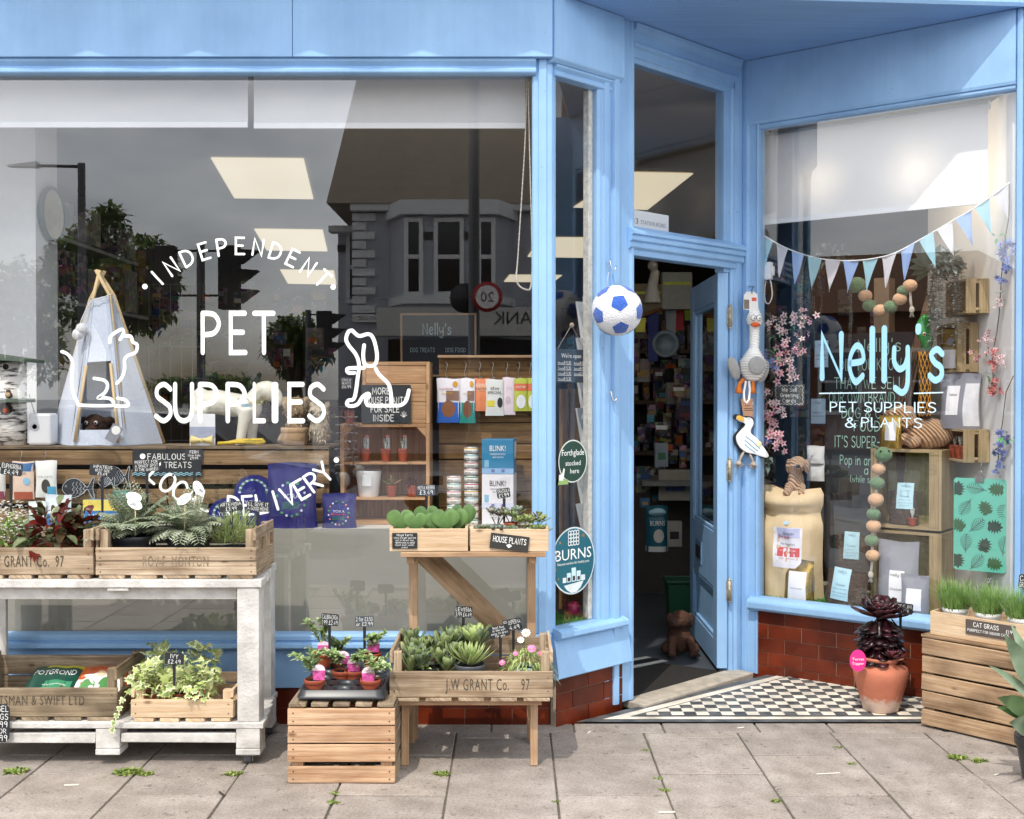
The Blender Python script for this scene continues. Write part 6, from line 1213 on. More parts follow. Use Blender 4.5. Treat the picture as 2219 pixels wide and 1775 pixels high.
o=thing('plush_toy','shaggy brown plush animal sitting in the beige clay bowl','soft toy',(at(642,920,'F',.42).x,.42,pz+.03));B=[((0,0,.05),(.05,.045,.06)),((0,-.01,.14),(.055,.05,.05))]
g=MB();[g.ball(c,r,16)for c,r in B];[g.ball((s*.05,0,.165),(.02,.015,.03),10)for s in(-1,1)];g.tube([(-.05,.01,.03),(-.07,-.02,-.02)],.02,8);furry(o,g,FUR,B,420)
o=thing('plush_toy','pale speckled plush owl standing right of the clay bowl','soft toy',(at(693,964,'F',.37).x,.37,pz));B=[((0,0,.065),(.05,.045,.065)),((-.005,-.005,.145),(.048,.045,.042))]
g=MB();[g.ball(c,r,16)for c,r in B];[g.ball((s*.036,0,.185),(.014,.012,.018),8)for s in(-1,1)];furry(o,g,FUR2,B,380)
for s in(-1,1):g=MB();g.ball((s*.02-.005,-.046,.15),(.009,.006,.009),10);obj('eye',g,mat('#2a1a10',rough=.2),o)
g=MB();g.tube([at(472,960,'F',.31)+V((0,0,-.002)),at(520,958,'F',.31),at(560,960,'F',.31),at(573,957,'F',.32),at(570,953,'F',.33),at(520,954,'F',.34),at(490,960,'F',.35)],.0075,8);g.v=[(a,b,max(c,ZT+.003))for a,b,c in g.v]
tag(obj('dog_lead',g,mat('#dfc13e',rough=.7,var=.2,scale=90)),'yellow patterned dog lead looped on the display crate','dog lead')
def waves(g,w,h):
 for i,z in enumerate((.06,.12)):
  P=crom([(-w/2+w*k/24,h*z+(h*.05 if k%2 else 0))for k in range(25)],3);g.flat(ribbon(P,.0028),lambda a,b:V((a,-.0012-.0001*i,b)))
fb=board(put(287,436,974,1034,'F',.262),'blackboard reading FABULOUS FISHY TREATS with pale blue waves',[('FABULOUS',.5,.64,.2,.56),('FISHY TREATS',.5,.34,.2,.72)],extra=None)
p=put(287,436,974,1034,'F',.262);g=MB();waves(g,p['w'],p['h']);obj('wave_drawing',g,mat('#9fd3df',rough=.8),fb)
def fish(u0,u1,v0,v1,y,lb,flip=1):
 p=put(u0,u1,v0,v1,'F',y);w,h=p['w'],p['h'];o=thing('slate_fish',lb,'slate ornament',p['loc'],0,'slate fish hung on the crate');P=[(-.5,.5),(-.42,.78),(-.25,.97),(-.05,.98),(.15,.75),(.28,.55),(.42,.95),(.5,1.02),(.45,.5),(.5,.0),(.4,.08),(.28,.45),(.12,.22),(-.1,.03),(-.3,.08),(-.45,.3)]
 P=[(x*w*flip,z*h)for x,z in P];P=crom(P+[P[0]],3)[:-1];g=MB();g.fprism(P if flip>0 else P[::-1],0,.005);obj('slate',g,mat('#33383d',rough=.8,var=.15),o)
 g=MB();la=0
 g.flat(ribbon(P+[P[0]],.0022),lambda a,b:V((a*.97,-.0006,b*.97+h*.015)))
 for k in range(4):x=(-.18+.11*k)*w*flip;g.flat(ribbon(crom([(x+(.008 if j%2 else 0),h*(.2+.12*j)+k*h*.01)for j in range(6-(k>2))]),.0016),lambda a,b:V((a,-.0008-.0001*k,b)))
 g.flat(ribbon([(-.37*w*flip+.004*math.cos(a),.6*h+.004*math.sin(a))for a in[i*.7 for i in range(10)]],.0014),lambda a,b:V((a,-.0014,b)));obj('chalk_lines',g,mat('#c9cdd0',rough=.9),o)
fish(134,206,1036,1080,.262,'larger slate fish facing left below the felt tent');fish(212,250,1030,1056,.27,'smallest slate fish, behind the IMPATIENS marker');fish(232,282,1012,1054,.274,'slate fish with raised tail beside the treats board')
def shook(u,v,y,lb,grp='steel S hooks holding hanging packs',hh=.05):
 p=at(u,v,'F',y);g=MB();g.tube([p+V(x)for x in crom3([(-.004,.012,-.004),(-.007,.006,.006),(0,-.002,.011),(.007,-.004,.003),(.006,-.006,-.01),(.0,-.007,-hh*.5),(.003,-.008,-hh*.9),(.008,-.010,-hh),(.011,-.009,-hh*.85)])],.0014,6);tag(obj('wire_hook',g,mat('#b5b3ae',rough=.25,metal=1)),lb,'hook',grp)
def crom3(P,n=3):
 Q=[P[0]]+P+[P[-1]];o=[]
 for i in range(1,len(Q)-2):
  for k in range(n):
   t=k/n;a,b,c,d=Q[i-1:i+3];o.append(tuple(.5*(2*b[j]+(c[j]-a[j])*t+(2*a[j]-5*b[j]+4*c[j]-d[j])*t*t+(3*b[j]-a[j]-3*c[j]+d[j])*t**3)for j in range(3)))
 o.append(P[-1]);return o
PK=lambda c:mat(c,rough=.35,var=.06,scale=12,bump=.12,bscale=30)
bag(put(27,75,1000,1082,'F',.235),.03,PK('#e3c9b5'),'pale pink treat pack with brown bites hanging behind the white flowers','treat pack',((-1,1,.74,.96,PK('#3f6d9e')),(-.8,.9,.0,.2,PK('#b05a44')),(.1,.75,.38,.58,PK('#8fc0dc'),'round_print')),(('SALMON',-.1,.66,.06,.5,INK),),'hang')
bag(put(-14,13,1012,1082,'F',.235),.03,PK('#d8d6cf'),'hanging treat pack cut by the left picture edge','treat pack',((-1,1,.0,.25,PK('#8a4254')),),(),'hang')
bag(put(77,124,998,1078,'F',.235),.03,PK('#e9ebe6'),'white cat treat pack with a dark cat picture hanging from a hook','treat pack',((-.35,.5,.12,.5,PK('#4a4540'),'round_print'),(.2,.95,.05,.3,PK('#5aa9cf'))),(('FOR CATS',0,.54,.055,.7,mat('#8a8f92')),),'hang')
for u,lb in((45,'S hook above the pale pink treat pack'),(97,'S hook above the white cat treat pack')):shook(u,984,.262,lb,'steel S hooks on the display crate',.04)
bag(put(62,100,1086,1140,'F',.2),.04,PK('#dfe9e6'),'small white pouch standing behind the dark red plant','treat pack',((-.7,.7,.1,.5,PK('#9fd0c4')),),())
bag(put(98,156,1072,1146,'F',.22),.04,PK('#d9e2e8'),'white and blue pouch standing behind the dark red plant','treat pack',((-.8,.9,.05,.45,PK('#3f74b8')),(.1,.7,.55,.85,PK('#f2f2ee'),'round_print')),())
carton(put(180,262,1083,1146,'F',.17),.05,PK('#4f8ccb'),'yellow and blue treat tub standing under the slate fish','tub',((0,1,.62,1,mat('#ead76a',rough=.4)),(.05,.95,.3,.6,mat('#3f7cc0',rough=.4))),(('CAT STICKS',.5,.36,.16,.7,CHALK),),bev=.008)
carton(put(244,280,1063,1084,'F',.24),.03,PK('#1f8f86'),'small teal pack tucked below the raised slate fish','pack');
NAVY=mat('#2b2c6e',rough=.28,var=.12,scale=8,bump=.15,bscale=14);LEAFG=mat('#4f9468',rough=.5);PALE=mat('#cfd3ea',rough=.4)
def yora(g,w,h,cx,cz,r,n,mats=3):
 for k in range(n):
  a=pi*(.08+1.9*k/n)+pi/2;c=V((cx+r*math.cos(a),cz+r*1.15*math.sin(a)));q=r*.09
  g.append((c,q,k%mats))
def navy_bag(p,d,lb,rew=False):
 o=bag(p,d,NAVY,lb,'pet food bag',((-.62,.62,.2,.72,mat('#35387c',rough=.3),'round_print'),),(('YORA',0,.47,.07,.36,PALE),)+((('Rewards',0,.4,.055,.44,mat('#e0573c',rough=.5)),)if rew else()),'pouch','navy pet food bags on the counter')
 w,h=p['w'],p['h'];f=bagsurf(w,h,d);S_=lambda x,z,k:V((x,-d/2*max(0,1-abs(x/(w/2))**3)**.6*(1 if z<h*.25 else max(.02,1-((z/h-.25)/.68)**1.6))-k,z));dots=[];yora(dots,w,h,0,h*.46,w*.29,16)
 for mi,m in enumerate((LEAFG,PALE,mat('#d98a5a',rough=.5)if rew else LEAFG)):
  g=MB()
  for c,q,k in dots:
   if k==mi:g.poly([S_(c.x+q*math.cos(t)*(1.4 if k==0 else 1),c.y+q*math.sin(t),.005)for t in[j*pi/4 for j in range(8)]])
  obj('motif',g,m,o)
 g=MB()
 for i in range(3):vf=typ('insect protein',.012*h/.28);k=w*.34/width(vf);letter(g,vf,lambda a,b,e:S_(a*k,h*(.39-.05*rew-.035*i)+b,.005))
 obj('lettering',g,LEAFG,o);return o
navy_bag(put(580,688,1003,1146,'F',.14),.08,'largest navy bag with leafy ring, standing under the lettering');navy_bag(put(698,773,1069,1146,'F',.13),.05,'small navy rewards bag standing left of the heart leaf box',True)
for u0,u1,v0,v1,y,lb in((508,590,1030,1146,.2,'round topped navy display pack behind the largest navy bag'),(452,530,1080,1150,.16,'low round topped navy display pack behind the fine leaved herb')):
 p=put(u0,u1,v0,v1,'F',y);w,h=p['w'],p['h'];o=thing('display_pack',lb,'display pack',p['loc'],0,'navy round display packs');r_=w/2;g=MB();g.fprism([(-r_,0),(r_,0)]+[(r_*math.cos(a*pi/16),h-r_*.9+r_*.9*math.sin(a*pi/16))for a in range(17)],0,.04);obj('pack_body',g,mat('#26287a',rough=.35,var=.08),o)
 for mi,m in enumerate((LEAFG,PALE)):
  g=MB()
  for k in range(mi,18,2):
   a=pi*k/17;c=(r_*.72*math.cos(a),h-r_*.9+r_*.66*math.sin(a));g.poly([(c[0]+.007*math.cos(t),-.0006,c[1]+.005*math.sin(t))for t in[j*pi/3 for j in range(6)]])
  obj('motif',g,m,o)
 g=MB();vf=typ('YORA',.02);letter(g,vf,lambda a,b,e:V((a,-.0008,h*.45+b)));obj('lettering',g,PALE,o)
SBX=wood('#dcb48a','#bf9064','#94684a',rough=.65,stain=.35)
def frame_box(u0,u1,v0,v1,y,d,lb,shelves=(),solid=False,zb=None,m=SBX,name='shelf_box',t=.016,k='F',backm=None):
 p=put(u0,u1,v0,v1,k,y,z=zb);w,h=p['w'],p['h'];o=thing(name,lb,'wooden box',p['loc'],p['rz'])
 for nm,b in(('side_panel',(-w/2,-w/2+t,0,d,0,h)),('side_panel',(w/2-t,w/2,0,d,0,h)),('top_panel',(-w/2+t+.0005,w/2-t-.0005,.0,d,h-t,h)),('base',(-w/2+t+.0005,w/2-t-.0005,.0,d,0,t))):g=MB();g.box(*b,j=.0004);obj(nm,g,m,o,bevel=.0015)
 n=5;g=MB();bw=(w-2*t)/n
 for i in range(n):
  if solid:continue
  g.box(-w/2+t+bw*i+.001,-w/2+t+bw*(i+1)-.001,d-.012,d-.002,t+.001,h-t-.001)
 if solid:[g.box(-w/2+t+.001,w/2-t-.001,.003,.015,t+(h-2*t)/3*i+.001,t+(h-2*t)/3*(i+1)-.001)for i in range(3)]
 obj('front_panel' if solid else 'back_panel',g,backm or m,o)
 for z in shelves:g=MB();g.box(-w/2+t+.001,w/2-t-.001,.002,d-.013,z-t*.6,z);obj('shelf',g,m,o)
 return o,p
o1,ps=frame_box(738,931,918,1148,.24,.2,'pine shelf box with two shelves of little pots',zb=.819)
zA=at(830,1000,'F',.3).z;zB=at(830,1076,'F',.3).z;h_=ps['h']
for z in(zA,zB):g=MB();g.box(-ps['w']/2+.0165,ps['w']/2-.0165,.002,.187,z-.819-.01,z-.819);obj('shelf',g,SBX,o1,bevel=.001)
g=MB();s_=ps['w']/2-.0165;g.fprism([(s_,h_-.017),(s_-.04,h_-.017),(s_,h_-.06)],.0,.01);g.fprism([(-s_,h_-.017),(-s_,h_-.06),(-s_+.04,h_-.017)],.0,.01);obj('corner_brace',g,SBX,o1)
frame_box(785,931,784,916,.25,.2,'solid fronted pine box standing on top of the pine shelf box',solid=True,zb=.819+h_+.001)
def cactus(g):
 for k in range(9):a=k*.8;d=V((math.cos(a)*.35,math.sin(a)*.35,1));g.thick_leaf((0,0,.03),d,R.uniform(.035,.055),.012,.006,R.choice((0,1)),.1,point)
CACT=[mat('#4d6350',rough=.5,var=.5,scale=90,h2='#dfe4da'),mat('#6f8a72',rough=.5,var=.5,scale=90,h2='#e5e9e0')]
def mini(u,v0,v1,y,lb,grow=cactus,mats=CACT,zf=None,grp='mini cacti in the pine shelf box',tagc=True,k='F',wpx=24):
 p=put(u-wpx/2,u+wpx/2,v0,v1,k,y,z=zf);o=plant('mini_plant',lb,'potted plant',p['loc'],p['w']/2,p['h'],TERRA,lambda g:None if False else(setattr(g,'X',MX.Translation((0,0,p['h']-.03))),grow(g)),mats,grp)
 if tagc:g=MB();g.box(.0,.016,.008,.0095,p['h']*.8,p['h']+.06);c=obj('pot_label',g,mat('#dfe3e0',rough=.5),o);g=MB();g.box(.0,.016,.0074,.0079,p['h']+.046,p['h']+.06);obj('printing',g,mat('#d58a86',rough=.5),c)
 return o
for u,lb in((791,'left mini cactus on the upper shelf of the pine box'),(836,'middle mini cactus on the upper shelf of the pine box'),(873,'right mini cactus on the upper shelf of the pine box')):mini(u,972,997,.3,lb,zf=zA)
o=thing('white_planter','white tapered planter on the lower shelf of the pine box','planter',(at(799,1074,'F',.31).x,.31,zB));g=MB();r_=.058;g.lathe([(r_*.72,0),(r_*.75,.003),(r_,.112),(r_*1.02,.116),(r_*.96,.116),(r_*.7,.02)],n=36);obj('pot',g,mat('#e6e7e6',rough=.3,var=.02),o);g=MB();g.box(-.02,.02,-r_-.004,-r_-.002,.05,.1);obj('price_card',g,mat('#cfd2d2',rough=.5),o)
mini(849,1052,1076,.29,'mini plant with spreading pale leaves beside the white planter',lambda g:[g.thick_leaf((0,0,.03),hemi(.25),.055,.01,.006,R.choice((0,1)),.1,point)for k in range(16)],[leafmat('#a8ad72'),leafmat('#b88f72')],zB,None,False);mini(893,1052,1076,.29,'mini plant with dark purple leaves at the shelf end',lambda g:bush(g,(0,0,.03),.03,.035,60,.018,.012,.3,(0,1),stems=False),[mat('#3a1a16',rough=.4),mat('#5c2a22',rough=.4)],zB,None,False)
board(put(783,890,834,916,'F',.235,z=.819+h_+.001),'blackboard reading MORE HOUSE PLANTS FOR SALE INSIDE on the shelf box',[('MORE',.4,.76,.16,.36),('HOUSE PLANTS',.5,.52,.16,.84),('FOR SALE',.48,.29,.16,.58),('INSIDE',.45,.06,.16,.42)],extra=lambda g,w,h:[g.flat(ribbon(crom([(w*.36,h*.16),(w*.36+.014*math.cos(a),h*.16+.02*math.sin(a)+.006)]),.0022),lambda x,z:V((x,-.0012-.0001*i,z)))for i,a in enumerate((.2,.8,1.5,2.2,2.9))])
hp=thing('trailing_plant','trailing string of hearts plant in a small terracotta pot left of the blackboard','potted plant',(at(757,918,'F',.25).x,.25,.819+h_+.001));pot(hp,.022,.055);g=MB()
for k in range(14):
 x,y=R.uniform(-.045,.035),R.uniform(-.04,.0);pts=[V((0,0,.055)),V((x*.6,y-.02,.075)),V((x,y-.035,.03))]+[V((x+R.uniform(-.006,.006),y-.035,.03-.035*j))for j in range(1,R.randint(3,8))];g.tube(pts,.0007,4,0)
 for p in pts[1:]:
  for s in(-1,1):g.leaf(p,(s,R.uniform(-.8,.2),R.uniform(-.3,.2)),.017,.013,.2,R.choice((1,1,2)),n=3)
obj('foliage',g,[leafmat('#7d6a66'),leafmat('#8b7f80',h2='#b9adb0'),leafmat('#a99',h2='#d5cccd')if False else leafmat('#aa9a9c',h2='#d5cccd')],hp)
board(put(738,764,818,843,'F',.3),'small black marker reading STRING OF HEARTS beside the dog outline',[('STRING OF',.5,.68,.2,.8),('HEARTS',.5,.4,.2,.7),('£6.99',.5,.08,.22,.7)],wd=.1)
PW=wood('#a98658','#7a5a36','#43301f',stain=.6)
pw=thing('plank_screen','horizontal plank display screen behind the hanging packs and stacked cans','screen',(.0,.4,.819));rows=[775,840,917,963,997,1031,1066,1101,1147];g=MB()
for a,b in zip(rows[:-1],rows[1:]):z1,z0=at(1050,a,'F',.4).z,at(1050,b,'F',.4).z;g.box(at(951,900,'F',.4).x,.2,.4,.418,max(z0,.819)+.004,z1,j=.0015)
obj('planks',g,PW,pw,w=True,bevel=.002);g=MB();z1=at(1050,770,'F',.38).z;g.box(at(949,900,'F',.38).x,.21,.36,.44,z1-.012,z1);obj('ledge',g,PINE,pw,w=True,bevel=.002)
tp2=thing('plank_screen','upright plank screen seen through the narrow side window','screen',(.27,.45,.41));g=MB();[g.box(.215+.05*k,.26+.05*k,.42+.012*k,.438+.012*k,.41,1.42,j=.001)for k in range(3)];obj('planks',g,PW,tp2,w=True,bevel=.002)
HP='packs hanging from S hooks on the plank screen'
hang=((946,998,820,916,'#e9e7ee',((-1,1,.0,.46,PK('#2f62b8')),(-.6,.6,.12,.5,PK('#8a5a3c'),'round_print'),(-.2,.9,.5,.72,PK('#8a6a5a')),(.35,.8,.8,.95,mat('#d9a030',rough=.5),'round_print')),(('COLD PRESSED',-.2,.74,.045,.6,mat('#b5485a')),('crunchy',-.1,.64,.06,.5,mat('#c9a03a'))),'white and royal blue treat pack hanging on the left'),
(996,1030,820,917,'#ece9ee',((-1,1,.0,.46,PK('#23887f')),(-.6,.6,.12,.5,PK('#7a5038'),'round_print'),(0,.9,.5,.72,PK('#8a6a5a')),(.3,.8,.8,.95,mat('#d9a030',rough=.5),'round_print')),(('crunchy',0,.64,.05,.5,mat('#c9a03a')),),'white and teal treat pack hanging second from left'),
(1028,1061,820,891,'#e58a5c',((-1,1,.62,.8,PK('#f0b08a')),),(('cheesy',0,.78,.09,.8,mat('#f6e9e0')),('FUNCTIONS',0,.64,.08,.85,mat('#7a3424'))),'orange hanging treat pack'),
(1052,1092,822,901,'#dfe1de',((-.9,0,.25,.42,PK('#e3d44e')),(.3,.9,.22,.5,mat('#2b2b2b'),'round_print')),(('the',0,.72,.08,.5,INK),('SPECIAL',0,.6,.08,.8,INK)),'pale grey hanging pack with a black and yellow print'),
(1089,1117,818,899,'#e8d9e2',((-.6,.3,.3,.5,PK('#d0bfc8'),'round_print'),),(('the',0,.7,.07,.5,LILAC),),'pale pink hanging pack'),
(1114,1144,820,891,'#b9c34a',((-1,1,.62,.84,PK('#d9704a')),(-.7,.7,.08,.5,mat('#eef0f4',rough=.4),'round_print')),(('CAT NIP',0,.7,.07,.7,CHALK),),'lime green hanging pack with a white ball'),
(1141,1166,820,891,'#b9c34a',((-1,1,.62,.84,PK('#d9704a')),(-.7,.7,.08,.5,mat('#eef0f4',rough=.4),'round_print')),(),'second lime green hanging pack, half behind the window post'))
for i,(u0,u1,v0,v1,c,lbs,tx,lb)in enumerate(hang):
 bag(put(u0,u1,v0,v1,'F',.34-.008*(i%2)),.022,PK(c),lb,'treat pack',lbs,tx,'hang',HP);shook((u0+u1)/2-6,790,.385,'S hook above the '+lb.split(' hanging')[0]+' hanging pack' if i!=3 and i!=5 and i!=6 else('S hook above the black and yellow printed pack','','S hook above the lime green pack with the white ball','S hook above the half hidden lime green pack')[i-3],hh=.065)
CANW=mat('#e8e6e0',rough=.35,var=.03)
def can(u,v0,v1,y,z,band,k,of,st):
 r_=15.5*(4.75+y)/2450;h=.0305;o=thing('food_can',f'{of} can up the {st} stack, {k} band','can',(at(u,1000,'F',y).x,y,z),R.uniform(-.4,.4),'stacked pet food cans beside the cartons')
 g=MB();g.lathe([(r_*.97,0),(r_,.001),(r_,h-.001),(r_*.97,h),(r_*.93,h),(r_*.92,h-.002)],n=28);obj('can_body',g,mat('#b8b8b6',rough=.25,metal=.9),o)
 g=MB();g.lathe([(r_*1.004,.003),(r_*1.004,h-.004)],n=28);lo=obj('label',g,CANW,o)
 g=MB();g.grid(lambda s,t:V((r_*1.009*math.sin((s-.5)*2*pi),-r_*1.009*math.cos((s-.5)*2*pi),h-.010+t*.005)),28,1);obj('label_band',g,mat(band,rough=.4),lo)
 g=MB();vf=typ('thrive',.008);letter(g,vf,lambda a,b,e:V((r_*1.012*math.sin(a/r_-.3),-r_*1.012*math.cos(a/r_-.3),.008+b)));obj('lettering',g,INK,lo)
ORD=('bottom','second','third','fourth','fifth','sixth','seventh','eighth','ninth','tenth','topmost')
BND=[('#a8443c','brick red'),('#d9a79a','pale pink'),('#4f9a78','green'),('#c86a7a','rose'),('#d8b04a','mustard'),('#7fb9b4','aqua')]
for k in range(7):b=BND[(k*2+1)%6];can(984,0,0,.22,.819+.0315*k,b[0],b[1],ORD[k]if k<6 else 'topmost','shorter left')
for k in range(11):b=BND[(k*5+2)%6];can(1021,0,0,.23,.819+.0315*k,b[0],b[1],ORD[k],'taller right')
BB=mat('#2f7fa8',rough=.4,var=.05);WB=mat('#e3e1e6',rough=.4,var=.04)
for v0,v1,zb,m,tm,lb,l2 in((1102,1146,.819,WB,INK,'white pet food carton at the bottom of the carton stack',None),(1028,1102,None,WB,INK,'white carton with small printed motifs in the middle of the carton stack','#cfd3e6'),(952,1027,None,BB,CHALK,'blue carton reading BLINK on top of the carton stack','#8fb6dd')):
 p=put(1044,1113,v0,v1,'F',.2);carton(p,.13,m,lb,'carton',(((0,1,0,.16,mat(l2,rough=.5)),(.08,.22,.18,.4,mat('#7fb4cf',rough=.5)),(.2,.85,.42,.92,mat('#d9dde0',rough=.5),'side'),(.62,.72,.05,.13,mat('#6a6fae',rough=.5)),(.3,.4,.05,.13,mat('#6a6fae',rough=.5)))if l2 else()),(('BLINK!',.5,.66,.16,.5,tm),('COMPLETE PET FOOD',.5,.54,.05,.5,tm),('VARIETY SELECTION',.5,.46,.04,.36,tm)),'stacked pet food cartons',yaw=rad(-6))
BLIND=mat('#f0f1f2',rough=.9,var=.02,trans=.3)
def blind(a,b,z0,z1,lb,m=BLIND):
 d=(b-a).normalized();n=V((-d.y,d.x,0));o=thing('roller_blind',lb,'blind',(a+b)/2+V((0,0,z1)));g=MB();g.hexa([a+V((0,0,z0+.012)),b+V((0,0,z0+.012)),b+n*.002+V((0,0,z0+.012)),a+n*.002+V((0,0,z0+.012)),a+V((0,0,z1)),b+V((0,0,z1)),b+n*.002+V((0,0,z1)),a+n*.002+V((0,0,z1))]);obj('fabric',g,m,o,w=True)
 g=MB();g.hexa([p+V((0,0,z))for z in(z0,z0+.024)for p in(a-n*.006,b-n*.006,b+n*.006,a+n*.006)]);obj('bottom_bar',g,mat('#eceef0',rough=.5,var=.02),o,w=True,bevel=.002)
 g=MB();g.tube([a+n*.03+V((0,0,z1)),b+n*.03+V((0,0,z1))],.022,14);obj('roller',g,mat('#e3e3e2',rough=.6),o,w=True);return o
zb=at(400,277,'F',.12).z;x1=at(537,200,'F',.12).x;x2=at(550,200,'F',.12).x;x3=at(1138,200,'F',.12).x
blind(V((-3.05,.12,0)),V((x1,.12,0)),zb,2.76,'white roller blind at the left top of the big window')
blR=blind(V((x2,.12,0)),V((x3,.12,0)),zb-.004,2.76,'white roller blind with a pull chain beside the corner post')
g=MB();ch=[at(u,v,'F',.1)for u,v in((1141,170),(1138,300),(1131,420),(1122,560),(1119,600),(1124,618),(1138,627),(1150,622),(1153,560),(1149,380),(1144,170))];ch=[V(x)for x in crom3([tuple(p)for p in ch],12)];g.tube(ch,.0022,5)
for p in ch:g.ball(p,.0042,6)
obj('pull_chain',g,mat('#e3dccf',rough=.5),blR,w=True)
GD=[mat(c,rough=.6,var=.2)for c in('#6e3434','#2f4a7d','#3f6a4f','#b08a4a','#7d7d82','#d0cfc8','#54336b','#24242a','#c0602c','#3a7f8f')]
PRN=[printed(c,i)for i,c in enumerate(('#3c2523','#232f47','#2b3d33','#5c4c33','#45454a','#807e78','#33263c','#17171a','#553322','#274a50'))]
def goods(n,u0,u1,v0,v1,y0,y1,lb,grp,sz=(.05,.12),hang=False):
 for i in range(n):
  u,v,y=R.uniform(u0,u1),R.uniform(v0,v1),R.uniform(y0,y1);p=at(u,v,'F',y);w,h=R.uniform(*sz),R.uniform(*sz)*1.5;o=thing('stock_pack',lb,'packet',p,R.uniform(-.4,.4),grp);a,b=R.sample(range(10),2)
  if i%3:g=MB();g.box(-w/2,w/2,0,.05,0,h);obj('packet',g,PRN[a],o,bevel=.004)
  else:f=bagsurf(w,h,.04);g=MB();g.grid(lambda s,t:f(s*2-1,t),6,6);g.grid(lambda s,t:f(1-s*2,t,True),6,6);obj('packet',g,PRN[a],o)
  g=MB();z0=h*R.uniform(.15,.5);g.poly([(-w*.36,-.024,z0),(w*.36,-.024,z0),(w*.36,-.024,z0+h*.3),(-w*.36,-.024,z0+h*.3)]);obj('label',g,GD[b],o)
goods(90,270,720,650,930,2.6,4.4,'one of the dim packets hanging far inside behind the big window lettering','stock hanging inside behind the big window')
sh=thing('wall_shelves','pale wall shelves of boxed goods receding behind the white partition','shelves',(-2.55,2.0,.8));
for v in(500,640,860):
 z=at(126,v,'F',1.0).z;g=MB();g.box(-2.75,-2.36,1.0,2.6,z-.02,z);obj('shelf',g,mat('#a9a9a6',rough=.6),sh,w=True)
g=MB();g.box(-2.78,-2.752,1.0,2.6,.5,2.5);obj('back_panel',g,mat('#8d8a84',rough=.7),sh,w=True)
for si,(v,hh)in enumerate(((640,.28),(860,.3),(500,.2))):
 z=at(126,v,'F',1.0).z
 for k in range(7):
  y=1.04+k*.2;o=thing('boxed_goods','one of the small boxed goods lined up on the pale wall shelves','box',(-2.42,y,z+.001),-pi/2,'boxed goods on the pale wall shelves');h=hh*R.uniform(.6,.95);w=R.uniform(.1,.17);g=MB();g.box(-w/2,w/2,0,.08,0,h);obj('box_body',g,PRN[R.choice((5,4,9,3,6,5))],o)
  g=MB();g.poly([(-w*.4,-.001,h*.2),(w*.4,-.001,h*.2),(w*.4,-.001,h*.55),(-w*.4,-.001,h*.55)]);obj('label',g,R.choice(GD),o)
o=thing('wall_clock','round wall clock hung side on at the white partition','clock',(-2.298,.86,at(110,465,'F',.86).z),pi/2);g=MB();g.X=MX.Rotation(pi/2,4,'X');g.lathe([(.001,-.001),(.12,-.001),(.135,.01),(.14,.03),(.13,.035),(.12,.03),(.001,.03)],n=36,ms=[0,0,0,0,0,1]);obj('case',g,[mat('#3f4443',rough=.5),mat('#d8cfb4',rough=.5)],o)
wg=thing('wire_grid','dark wire grid panel standing inside behind the PET lettering','wire panel',(at(350,900,'F',2.5).x,2.5,.6));g=MB();xa,xb=at(205,700,'F',2.5).x,at(440,700,'F',2.5).x;za,zb_=.9,at(300,616,'F',2.5).z
for k in range(11):x=xa+(xb-xa)*k/10;g.tube([(x,2.5,za),(x,2.5,zb_)],.0028,5)
for k in range(7):z=za+(zb_-za)*k/6;g.tube([(xa,2.503,z),(xb,2.503,z)],.0022,5)
obj('wires',g,mat('#8d8f92',rough=.4,metal=.6),wg,w=True)
for u0,u1,v0,v1,y,c,lb in((214,244,500,600,2.2,'#a58a52','tall tan stock box left of the dark tree reflection'),(246,274,512,605,2.3,'#b0945c','second tall tan stock box beside the first'),(276,300,540,612,2.4,'#6b4a2c','shorter brown stock box')):
 carton(put(u0,u1,v0,v1,'F',y),.15,mat(c,rough=.7),lb,'box',((.3,.7,.3,.8,mat('#2f3640',rough=.6)),))
board(put(872,1028,683,812,'F',2.0),'large chalkboard headed Nelly\'s hanging inside above the pine box',[("Nelly's",.48,.68,.17,.4),('DOG TREATS',.28,.38,.07,.34),('DOG FOOD',.74,.38,.07,.28),('CAT FOOD',.74,.24,.07,.28)],mat('#20242b',rough=.7),PINE,ink=mat('#9fb6bd',rough=.9))
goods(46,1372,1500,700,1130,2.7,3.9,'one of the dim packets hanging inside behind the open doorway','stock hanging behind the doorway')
rack=thing('card_rack','white tiered card rack behind the narrow side window','card rack',at(1272,1142,'C',.12));WH=mat('#eef0ef',rough=.45,var=.03)
on_,dn=V((-DC.y,DC.x,0)),DC
pr0=at(1284,700,'C',.1);
vs=(655,733,808,884,960,1028,1090,1146)
for i in range(7):
 a,b=at(1284,vs[i],'C',.1),at(1284,vs[i+1],'C',.1);g=MB();e=DC*-.085
 top0,bot0=a+on_*.02,b-on_*.0;g.hexa([bot0+e*.55,bot0+DC*.03,bot0+DC*.03+on_*.03,bot0+e*.55+on_*.03,top0+e,top0+DC*.03,top0+DC*.03+on_*.006,top0+e+on_*.006]);obj('card_pocket',g,WH,rack,w=True)
 g=MB();q=a+V((0,0,-.03));g.tube([q+DC*.02-on_*.03,q-DC*.1-on_*.03,q-DC*.105-on_*.03+V((0,0,-.022)),q-DC*.07-on_*.02+V((0,0,-.024))],.0018,6);obj('wire_loop',g,WH,rack,w=True)
 g=MB();c=a+V((0,0,-.01))-DC*.06;g.hexa([c,c+DC*.06,c+DC*.06+on_*.004,c+on_*.004]+[p+V((0,0,.035))for p in(c,c+DC*.06,c+DC*.06+on_*.004,c+on_*.004)]);obj('greeting_card',g,R.choice((WH,mat('#c9d6dd'),mat('#e3d5d0'))),rack,w=True)
